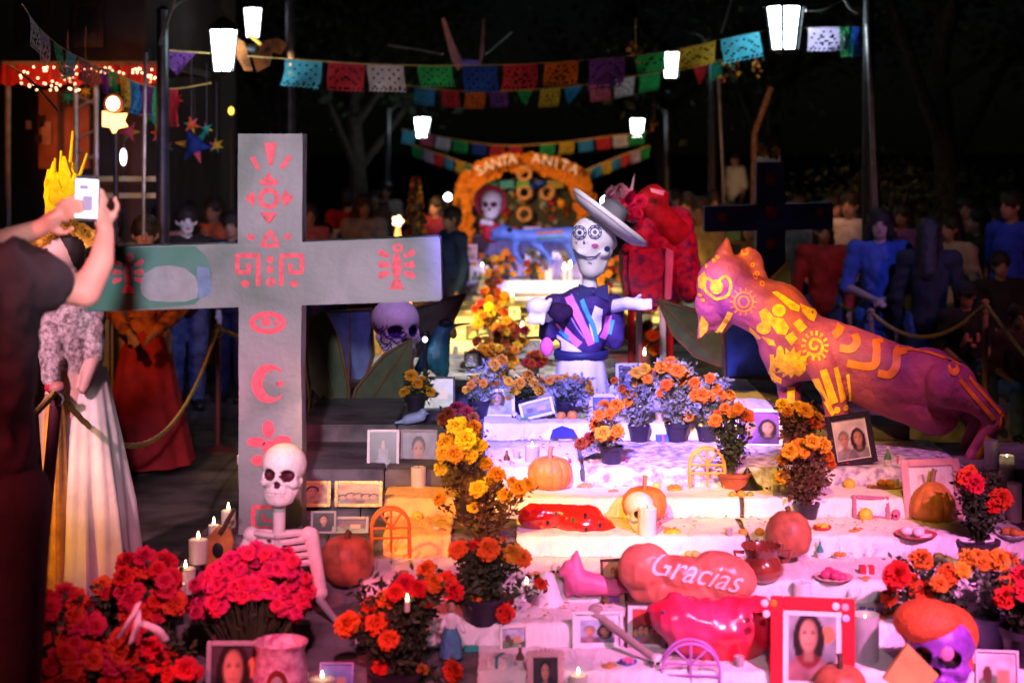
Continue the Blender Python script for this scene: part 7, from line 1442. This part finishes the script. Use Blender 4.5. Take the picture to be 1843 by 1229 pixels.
wire('dark cable dropping along the building corner at the left', [(318, -10), (300, 40), (288, 82)], 11.6, .016); wire('thin line slanting across the stall', [(18, 118), (60, 150), (105, 200)], 9, .006)

# ------------------------------------------------------------------ market stall and buildings on the left
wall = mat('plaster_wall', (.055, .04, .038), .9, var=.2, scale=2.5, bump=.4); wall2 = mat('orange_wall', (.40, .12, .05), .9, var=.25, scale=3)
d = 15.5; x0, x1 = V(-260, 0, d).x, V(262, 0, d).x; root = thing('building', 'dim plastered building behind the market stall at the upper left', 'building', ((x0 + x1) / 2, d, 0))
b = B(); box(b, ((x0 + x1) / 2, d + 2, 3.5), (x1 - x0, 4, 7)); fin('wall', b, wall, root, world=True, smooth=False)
for i, (px, py, w_, h_) in enumerate(((160, 45, 36, 62), (60, 45, 36, 62))):
    p = V(px, py, d - .02); b = B(); box(b, p, (S(w_, d) + .1, .06, S(h_, d) + .1)); f_ = fin('window', b, M['darkwood'], root, world=True, smooth=False); b = B(); box(b, p + Vector((0, -.035, 0)) - Vector(root.location), (S(w_, d), .02, S(h_, d))); fin('pane', b, M['plastic'], f_, smooth=False)
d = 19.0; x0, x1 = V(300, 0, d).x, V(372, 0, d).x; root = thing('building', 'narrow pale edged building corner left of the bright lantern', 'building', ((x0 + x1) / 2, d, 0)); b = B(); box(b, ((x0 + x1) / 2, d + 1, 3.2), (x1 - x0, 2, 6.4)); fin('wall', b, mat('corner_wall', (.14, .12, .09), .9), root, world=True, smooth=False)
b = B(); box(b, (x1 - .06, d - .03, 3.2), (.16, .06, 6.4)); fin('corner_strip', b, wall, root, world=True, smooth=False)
d = 14.2; root = thing('market_stall', 'red lit market stall with a valance, counter and orange back wall, upper left', 'stall', (V(120, 0, d).x, d, 0)); L = root.location
b = B(); x0, x1 = V(10, 0, d).x, V(300, 0, d).x; box(b, ((x0 + x1) / 2, d + 1.0, V(0, 118, d).z), (x1 - x0, 2.2, .06)); fin('roof', b, M['darkwood'], root, world=True, smooth=False)
b = B(); n_ = 60; tv = []; 
for k in range(n_ + 1): x = x0 + (x1 - x0) * k / n_; yy = d - .12 - .03 * math.sin(k * 1.1); tv.append((b.verts.new((x, yy, V(0, 118, d).z)), b.verts.new((x, yy - .02, V(0, 150, d).z - .03 * abs(math.sin(k * .5))))))
for a, c in zip(tv, tv[1:]): b.faces.new((a[0], c[0], c[1], a[1]))
fin('valance', b, mat('valance_red', (.45, .02, .015), .8), root, world=True)
b = B(); box(b, (V(66, 0, d).x, d + .9, V(0, 232, d).z), (S(96, d), .08, S(150, d))); fin('back_wall', b, wall2, root, world=True, smooth=False)
b = B(); box(b, ((x0 + x1) / 2, d + .4, .9), (x1 - x0, .7, .05)); fin('counter', b, M['wood'], root, world=True, smooth=False); b = B(); box(b, ((x0 + x1) / 2, d + .1, .45), (x1 - x0 - .1, .05, .86)); fin('counter_front', b, M['darkwood'], root, world=True, smooth=False)
for px in (18, 140, 176, 296): b = B(); tube(b, [(V(px, 0, d).x, d - .05, 0), V(px, 118, d) + Vector((0, -.05, 0))], .025, 8); fin('stall_post', b, M['metal'], root, world=True)
for z_ in (150, 250, 340):
    for k in range(3): b = B(); tube(b, [V(140, z_ + 22 * k, d - .05), V(176, z_ + 22 * k + 18 * (1 if k % 2 else -1), d - .05)], .012, 6); fin('brace', b, M['metal'], root, world=True)
for i, (px, py, w_, h_, c) in enumerate(((74, 218, 14, 22, (.03, .01, .01)), (70, 250, 14, 14, (.04, .01, .01)), (52, 225, 10, 16, (.3, .22, .15)), (84, 240, 18, 44, (.55, .28, .14)))): b = B(); box(b, V(px, py, d + .84), (S(w_, d), .02, S(h_, d))); fin('poster', b, mat(f'poster_{i}', c, .8), root, world=True, smooth=False)
rr = random.Random(21); bl_ = glow('fairy_light', (1, .45, .22), 9)
fl_ = thing('fairy_lights', 'string of tiny warm fairy lights along the red stall valance', 'fairy lights', (V(110, 150, d).x, d - .25, V(110, 150, d).z))
for k in range(84):
    x = 36 + rr.random() * 262; y = (120 + rr.random() * 44) if x < 150 else 122 + rr.random() * 12 + (0 if x < 262 else rr.random() * 22); b = B(); ell(b, V(x, y, d - .22) - fl_.location, S(1.5, d), u=6, v=4); fin('light', b, bl_, fl_)
P_ = [V(30 + 27 * k, 132 + 10 * (k % 2), d - .21) - fl_.location for k in range(11)]; b = B(); tube(b, spline(P_, 4), .004, 4); fin('cord', b, M['iron'], fl_)
# round lamp and star
c = V(205, 187, 12.6); root = thing('stall_lamp', 'round glowing lamp above a warm star shaped lantern at the stall', 'lamp', (c.x, 12.6, 0)); b = B(); lathe(b, [(S(17, 12.6), -.02), (S(19, 12.6), 0), (S(17, 12.6), .02)], n=28); fin('lamp_ring', b, mat('lamp_rim', (.30, .08, .03), .5), root, world=False, loc=c - root.location, rot=(R(90), 0, 0))
b = B(); ell(b, c + Vector((0, -.03, 0)), (S(12, 12.6), .03, S(13, 12.6)), u=20, v=10); fin('lamp_disc', b, glow('warm_disc', (1, .72, .40), 5), root, world=True)
b = B(); prism(b, [V(x, y, 12.55) for x, y in ((184, 200), (205, 206), (225, 204), (220, 218), (226, 228), (208, 232), (203, 240), (198, 230), (184, 228))], (0, .08, 0)); bmesh.ops.recalc_face_normals(b, faces=b.faces); fin('star_shade', b, glow('star_glow', (1, .50, .14), 3.2), root, world=True, smooth=False)
b = B(); tube(b, [(c.x, 12.66, 0), (c.x, 12.66, c.z)], .02, 8); fin('lamp_stand', b, M['iron'], root, world=True)
# fence beyond the stall
root = thing('fence', 'low pale slatted fence with crossed braces below the stall', 'fence', (V(230, 0, 13).x, 13.0, 0)); fm_ = mat('fence_paint', (.30, .26, .12), .8)
for k in range(8): x = 176 + 15 * k; b = B(); box(b, ((V(x, 0, 13).x), 13.0, .62), (.05, .02, 1.24)); fin('slat', b, fm_, root, world=True, smooth=False)
for y_ in (322, 352): b = B(); box(b, (V(228, 0, 13).x, 12.98, V(0, y_, 13).z), (.52, .02, .04)); fin('rail', b, fm_, root, world=True, smooth=False)
# colourful goods hanging at the stall
goods = [(232, 238, 20, 'pink', 'pink star pinata hanging right of the warm star'), (270, 208, 20, 'green', 'bright green pinata hanging by the thin pole'), (287, 240, 18, 'orange', 'orange pinata hanging beside the green one'), (350, 262, 34, 'deep', 'large blue violet pinata at the end of the stall'), (318, 180, 14, 'red', 'long red paper bundle hanging behind the stall'), (345, 225, 16, 'orange', 'orange brown pinata above the blue violet one'), (372, 232, 12, 'teal', 'small teal pinata right of the orange brown one'), (390, 262, 14, 'gold', 'dim golden pinata nearest the bright lantern'), (300, 265, 13, 'pink', 'dim pink pinata low beside the wall corner'), (122, 175, 14, 'teal', 'pale green paper bundle hanging left of the stall posts'), (154, 165, 12, 'gold', 'golden paper bundle hanging between the stall posts')]
for i, (x, y, r_, c, lab) in enumerate(goods):
    dd = 13.2 + .35 * (i % 5) if i < 9 else 13.6; root = thing('pinata', lab, 'pinata', V(x, y, dd), 0, 'pinatas hanging at the stall'); q_ = S(r_, dd) * .5
    b = B(); ell(b, (0, 0, 0), q_, u=12, v=8); fin('paper_ball', b, FM[c], root)
    for k in range(6): a = k * math.pi / 3 + i; e_ = .5 * math.sin(k * 2.1); dr = Vector((math.cos(a), e_ * .6, math.sin(a))).normalized(); b = B(); tube(b, [dr * q_ * .8, dr * q_ * 2.1], [q_ * .42, q_ * .03], 8); o = fin('cone_point', b, FM[['gold', c, 'pink', c, 'teal', c][k]] if i < 9 else FM[c], root)
    b = B(); tube(b, [(0, 0, q_), (0, 0, q_ + .5)], .004, 4); fin('hanging_cord', b, M['iron'], root)
# dried flower tower and tripod
d = 15.5; root = thing('flower_tower', 'tall narrow cone of rust flowers left of the far altar', 'flower tower', (V(748, 0, d).x, d, 0)); rr = random.Random(4); b = B(); lathe(b, [(S(20, d), 0), (S(18, d), V(0, 430, d).z), (S(3, d), V(0, 322, d).z)], n=12); fin('frame_cone', b, M['dryleaf'], root)
for k in range(90): t = rr.random(); y = 322 + 120 * t; r_ = S(4 + 19 * t, d); a = rr.uniform(math.pi, 2 * math.pi); link('flower', flower_me(rr.choice(['rust', 'rust', 'amber', 'leaf']), k % 4), None, root, (r_ * math.cos(a), r_ * math.sin(a), V(0, y, d).z), (R(80), 0, a), S(5, d))
d = 13.5; root = thing('tripod_stand', 'small white flower light on a pink lit tripod above the cross arm', 'stand', (V(716, 0, d).x, d, 0)); top = V(716, 398, d); 
for k in range(3): a = k * 2.09 + .5; b = B(); tube(b, [top, (top.x + .28 * math.cos(a), d + .28 * math.sin(a), 0)], .012, 7); fin('leg', b, mat('tripod_pink', (.6, .3, .25), .5), root, world=True)
for k in range(5): a = k * 1.257; b = B(); ell(b, top + Vector((math.cos(a) * .03, -.01, math.sin(a) * .03)), (.022, .012, .022), u=10, v=6); fin('petal', b, glow('tripod_petal', (1, .75, .72), 1.0), root, world=True)
# stack of chairs on the right, the warm light on them put into their colour
for i, (px, py, dd) in enumerate(((1528, 480, 17.2), (1500, 470, 18.4))):
    root = thing('chair', ['orange lit wooden chair behind the one in blue', 'second orange lit wooden chair farther back near the khaki trousers'][i], 'chair', (V(px, 0, dd).x, dd, 0), R(20), 'chairs behind the rope'); cmt = mat('chair_orange_lit', (.45, .17, .04), .6)
    b = B(); box(b, (0, 0, .45), (.42, .42, .03)); fin('seat', b, cmt, root, bevel=.006)
    b = B(); box(b, (0, .2, .78), (.40, .03, .3)); fin('backrest', b, cmt, root, bevel=.006)
    for sx in (-.18, .18):
        for sy in (-.18, .18): b = B(); box(b, (sx, sy, .22 if sy < 0 else .4), (.035, .035, .44 if sy < 0 else .8)); fin('leg', b, cmt, root, smooth=False)

# ------------------------------------------------------------------ trees in the dark
bark = mat('bark', (.04, .03, .025), .9, var=.3, scale=12, bump=.6); crown = mat('tree_leaves', (.035, .055, .022), .6, var=.4, scale=8, bump=0, trans=.15)
def tree(label, px, d, h, rad, seed, n=2600, z0=2.6):
    x = (px - CX) * d / F; root = thing('tree', label, 'tree', (x, d, 0), 0, 'trees around the plaza'); r = random.Random(seed); tips = []; b = B()
    tube(b, [(0, 0, 0), (.05, 0, h * .25), (-.05, .05, h * .45), (.05, 0, h * .7)], [.2, .15, .12, .05], 10)
    for k in range(11):
        a = r.uniform(0, 6.28); s = Vector((0, 0, h * r.uniform(.28, .6))); e_ = Vector((math.cos(a) * rad * r.uniform(.5, .95), math.sin(a) * rad * r.uniform(.5, .95), h * r.uniform(.5, .95))); m_ = s.lerp(e_, .5) + Vector((0, 0, .3)); tube(b, [s, m_, e_], [.07, .045, .015], 6); tips += [m_, e_, m_.lerp(e_, .6)]
    fin('trunk', b, bark, root)
    def fill(rr_): t = rr_.choice(tips); return t + Vector((rr_.gauss(0, .42), rr_.gauss(0, .42), rr_.gauss(0, .34)))
    leaves('crown', root, fill, n, crown, .17, seed, 0)
tree('dark tree behind the distant man in white, right of the far lantern', 1390, 24, 6.5, 2.4, 1); tree('dark tree at the upper right edge', 1700, 19, 6.5, 2.6, 2, 3000); tree('dark tree behind the far left lantern', 640, 27, 6.0, 2.3, 3, 2200); tree('far dark tree right of the orange arch', 1190, 34, 6, 2.6, 4, 2000); tree('far dark tree left of the narrow building corner', 500, 30, 6.5, 2.6, 5, 2000)
def bush(label, px, d, h, w_, seed): 
    root = thing('bush', label, 'bush', ((px - CX) * d / F, d, 0), 0, 'hedge plants behind the crowd'); b = B(); [tube(b, [(0, 0, 0), (w_ * .3 * math.cos(k), w_ * .3 * math.sin(k), h * .7)], [.02, .008], 5) for k in range(5)]; fin('stems', b, bark, root)
    leaves('foliage', root, lambda q_: Vector((q_.gauss(0, w_ * .4), q_.gauss(0, w_ * .3), .15 + h * q_.random() ** .8)), 900, crown, .10, seed)
for i, (px, d, h, w_) in enumerate(((1560, 19, 1.8, 1.2), (1700, 17.5, 1.7, 1.2), (1640, 21, 2.0, 1.3), (1800, 18, 1.8, 1.2))): bush(['low bush behind the thin tall pole', 'bush behind the dark haired person in black', 'higher bush between the two lower bushes', 'bush behind the man in the blue shirt'][i], px, d, h, w_, i + 60)

# ------------------------------------------------------------------ small offerings that crowd the steps
sweet = {k: mat('offering_' + k, c, .45, var=.2, scale=25) for k, c in dict(bread=(.48, .24, .08), sugar=(.74, .70, .70), pink=(.72, .14, .32), green=(.10, .34, .10), blue=(.08, .16, .55), brown=(.16, .07, .03), red=(.55, .03, .04), yellow=(.75, .50, .05), orange=(.70, .25, .03), teal=(.03, .30, .32)).items()}
def offering(kind, label, px, py, wpx, c, k2=None):
    p = tread(px, py); w_ = S(wpx, p.y); root = thing(kind, label, kind.replace('_', ' '), p, rnd.uniform(-.6, .6), 'small offerings on the steps'); m = sweet[c]; m2 = sweet[k2 or 'sugar']
    if kind == 'bread_loaf':
        b = B(); lathe(b, [(w_ * .46, 0), (w_ * .5, w_ * .12), (w_ * .36, w_ * .27), (w_ * .1, w_ * .33), (.001, w_ * .335)], n=18); fin('crust', b, m, root)
        for a in (.6, 2.2): b = B(); tube(b, [(w_ * .45 * math.cos(a + math.pi * t) * (1 - 0), w_ * .45 * math.sin(a + math.pi * t) if t in (0, 1) else 0, w_ * (.14 + .24 * math.sin(math.pi * t))) for t in (0, .5, 1)], w_ * .05, 6); fin('bone_strip', b, m2, root)
    elif kind == 'glass_cup':
        b = B(); lathe(b, [(w_ * .32, 0), (w_ * .42, w_ * 1.1), (w_ * .36, w_ * 1.1), (w_ * .28, w_ * .06)], n=16, caps=False); fin('glass', b, gl, root); b = B(); lathe(b, [(w_ * .29, w_ * .05), (w_ * .34, w_ * .8), (.001, w_ * .8)], n=14); fin('drink', b, m, root)
    elif kind == 'bottle':
        b = B(); lathe(b, [(w_ * .5, 0), (w_ * .5, w_ * 1.5), (w_ * .2, w_ * 2.1), (w_ * .17, w_ * 2.7)], n=16); fin('glass', b, m, root); b = B(); lathe(b, [(w_ * .2, w_ * 2.7), (w_ * .2, w_ * 2.95)], n=12); fin('stopper', b, m2, root); b = B(); lathe(b, [(w_ * .51, w_ * .4), (w_ * .51, w_ * 1.2)], n=16, caps=False); fin('paper_label', b, sweet['sugar'], root)
    elif kind == 'gift_box':
        b = B(); box(b, (0, 0, w_ * .35), (w_, w_ * .7, w_ * .7)); fin('carton', b, m, root, bevel=w_ * .03); b = B(); box(b, (0, 0, w_ * .352), (w_ * .16, w_ * .72, w_ * .72)); fin('band', b, m2, root, smooth=False)
    elif kind == 'sugar_skull':
        skull(root, w_ * 1.1, Euler((0, 0, R(px % 40 - 20))), (0, 0, 0), sweet[c], darksock, teeth=False)
    elif kind == 'bowl':
        b = B(); lathe(b, [(w_ * .25, 0), (w_ * .48, w_ * .28), (w_ * .5, w_ * .34), (w_ * .45, w_ * .33), (w_ * .2, w_ * .08), (.001, w_ * .07)], n=22); fin('dish', b, m, root)
        for k in range(5): b = B(); a = k * 1.3; ell(b, (w_ * .2 * math.cos(a), w_ * .2 * math.sin(a), w_ * .34), w_ * .15, u=10, v=7); fin('filling', b, m2, root)
OF = [('sugar_skull', 'white sugar skull right of the skeleton skirt', 1108, 742, 20, 'sugar'), ('bread_loaf', 'bread loaf at the left end of the printed step', 1068, 836, 26, 'bread'), ('glass_cup', 'cup of red drink behind the ribbed pumpkin', 930, 830, 16, 'red'), ('bottle', 'small brown bottle left of the ribbed pumpkin', 912, 842, 12, 'brown'), ('bowl', 'pink bowl right of the votive flame', 1012, 838, 34, 'pink', 'sugar'),
 ('bread_loaf', 'golden bread loaf right of the ribbed pumpkin', 1052, 880, 34, 'bread'), ('bread_loaf', 'small bread loaf behind the skull before the orange pumpkin', 1104, 888, 24, 'bread'), ('bowl', 'yellow bowl left of the yellow wire arch', 1214, 886, 30, 'yellow', 'orange'), ('sugar_skull', 'sugar skull below the dark leafed clay pot', 1380, 888, 20, 'sugar'), ('glass_cup', 'pink cup left of the dry leafed marigold', 1398, 890, 16, 'pink'),
 ('bottle', 'green bottle right of the tilted black frame', 1598, 842, 13, 'green'), ('gift_box', 'white box with a pink band behind the tilted black frame', 1612, 838, 26, 'sugar', 'pink'), ('glass_cup', 'white cup between the black and the pinkish frame', 1610, 872, 18, 'sugar'), ('bread_loaf', 'dark bread loaf right of the lemon', 1572, 872, 26, 'brown', 'bread'), ('sugar_skull', 'pink sugar skull beside the fallen maroon frame', 1612, 925, 20, 'pink'),
 ('bowl', 'red bowl at the left of the creased cloth', 1480, 958, 34, 'red', 'yellow'), ('bread_loaf', 'round bread on the creased cloth near its left folds', 1540, 962, 32, 'bread'), ('glass_cup', 'orange cup behind the clay cooking pot', 1312, 968, 16, 'orange'), ('bread_loaf', 'flat bread right of the white pillar candle', 1210, 962, 34, 'yellow', 'bread'), ('bottle', 'teal bottle right of the reddish squash', 1476, 992, 13, 'teal'),
 ('bowl', 'white bowl right of the teal bottle', 1512, 1000, 32, 'sugar', 'orange'), ('gift_box', 'red box at the middle of the clay pot step', 1560, 1036, 26, 'red', 'sugar'), ('bread_loaf', 'bread loaf right of the pink plate of sweets', 1556, 1046, 28, 'bread'), ('sugar_skull', 'sugar skull left of the dog figurine', 1000, 1040, 24, 'sugar'), ('bread_loaf', 'bread loaf above the pale conical vase', 962, 1038, 30, 'bread'),
 ('gift_box', 'blue box below the white pillar candle by the red frame', 1560, 1112, 26, 'blue', 'sugar'), ('bowl', 'pink bowl right of the red frame top', 1600, 1116, 36, 'pink', 'yellow'), ('bread_loaf', 'large round bread left of the dark box', 1580, 1120, 34, 'bread'), ('glass_cup', 'yellow cup between purple skull and lavender pot', 1742, 1122, 20, 'yellow'), ('sugar_skull', 'sugar skull beneath the amber marigold at right', 1732, 1104, 26, 'sugar'),
 ('bread_loaf', 'bread loaf between ornate frame and white candle', 1096, 1204, 36, 'bread'), ('bowl', 'blue bowl below the white bordered photo', 1130, 1200, 34, 'blue', 'pink'), ('gift_box', 'silver grey box left of the ornate frame', 900, 1206, 40, 'sugar', 'teal'), ('bottle', 'brown bottle left of the ornate pink frame', 936, 1204, 15, 'brown'), ('glass_cup', 'red cup right of the violet wire arch', 1330, 1204, 22, 'red'),
 ('sugar_skull', 'sugar skull at the foot of the violet wire arch', 1182, 1206, 28, 'sugar'), ('bread_loaf', 'bread loaf on the yellow cloth step', 792, 960, 30, 'bread'), ('glass_cup', 'cup of orange drink beside the brown gourd', 672, 1030, 20, 'orange'), ('bowl', 'brown bowl on the grey step left of the yellow marigold', 770, 1030, 36, 'brown', 'orange'), ('bread_loaf', 'bread loaf on the grey step above the bottom marigold', 724, 1036, 30, 'bread'),
 ('gift_box', 'small violet box right of the folded green cloth', 1192, 790, 22, 'blue', 'pink'), ('glass_cup', 'white cup left of the large family photograph', 1338, 766, 14, 'sugar'), ('bottle', 'pale bottle behind the large family photograph', 1296, 745, 10, 'sugar'), ('bowl', 'small white bowl before the tilted white photo', 944, 762, 22, 'sugar', 'green'), ('sugar_skull', 'tiny sugar skull between the white frame and amber marigold', 926, 758, 16, 'sugar')]
for o_ in OF: offering(*o_)
# clutter along the runway and far altar: frames, candles, cloth runners
for i_, (x, y, wp, hp, st, lab) in enumerate([(848, 662, 26, 30, 'face', 'dark framed portrait left of the lowest runway marigold'), (1160, 600, 30, 34, 'pair', 'framed pair photo right of the skeleton arm'), (960, 640, 26, 28, 'face', 'small framed portrait left of the skeleton sash'), (850, 612, 24, 26, 'land', 'small frame left of the round rust clump'), (926, 575, 20, 22, 'face', 'small pale frame in the middle of the runway'), (1215, 615, 30, 30, 'group', 'dim frame between red chair and green leaf')]):
    q_ = on_run(x, y); frame(lab, x, y, wp, hp, 3, [M['black'], whitef, greyf][i_ % 3], st, ['dark', 'sky', 'grey'][i_ % 3], 'pale', d=q_[2], group='pictures along the runway')
for i_, (x, y) in enumerate([(940, 612), (860, 560), (922, 548), (975, 560), (960, 600), (1130, 560), (1160, 660), (820, 640)]): candle(['white candle in the middle of the runway', 'small candle left of the slim brown marigold', 'small candle near the far end of the runway', 'candle left of the skeleton pale hand', 'candle below the skeleton pale hand', 'candle behind the skeleton right arm', 'candle before the greenish marigold clump', 'candle at the left edge of the runway'][i_], x, y, 20 - i_ % 3 * 3, 9, d=on_run(x, y)[2], group='candles along the runway', lit=i_ % 2 == 0)
for i_, (x0_, x1_, y_, c, lab) in enumerate([(850, 1010, 655, (.45, .42, .46), 'grey white cloth runner across the nearest part of the runway'), (860, 1000, 612, (.50, .55, .52), 'pale green white cloth runner across the runway'), (862, 1010, 560, (.72, .60, .30), 'yellow cloth runner at the middle of the runway'), (868, 1015, 536, (.74, .66, .44), 'cream cloth runner at the far end of the runway')]):
    dd = on_run(0, y_)[2]; b = B(); n_ = 40; xa, xb = V(x0_, 0, dd).x, V(x1_, 0, dd).x; rows = []
    for k in range(n_ + 1): x = xa + (xb - xa) * k / n_; rows.append([b.verts.new((x, dd + .05 * t + (.03 if t == 0 else 0) + .03 * noise.noise(Vector((x * 3, t, i_))), RUNZ + .032 + .012 * abs(noise.noise(Vector((x * 7, t * .8, i_)))))) for t in range(9)])
    for a, c_ in zip(rows, rows[1:]):
        for k in range(8): b.faces.new((a[k], c_[k], c_[k + 1], a[k + 1]))
    o = fin('cloth_runner', b, mat(f'runner_{i_}', c, .85, var=.15, scale=8)); cc = Vector(((xa + xb) / 2, dd, RUNZ)); o.data.transform(Matrix.Translation(-cc)); o.location = cc; s_ = o.modifiers.new('t', 'SOLIDIFY'); s_.thickness = .004; tag(o, lab, 'cloth runner')
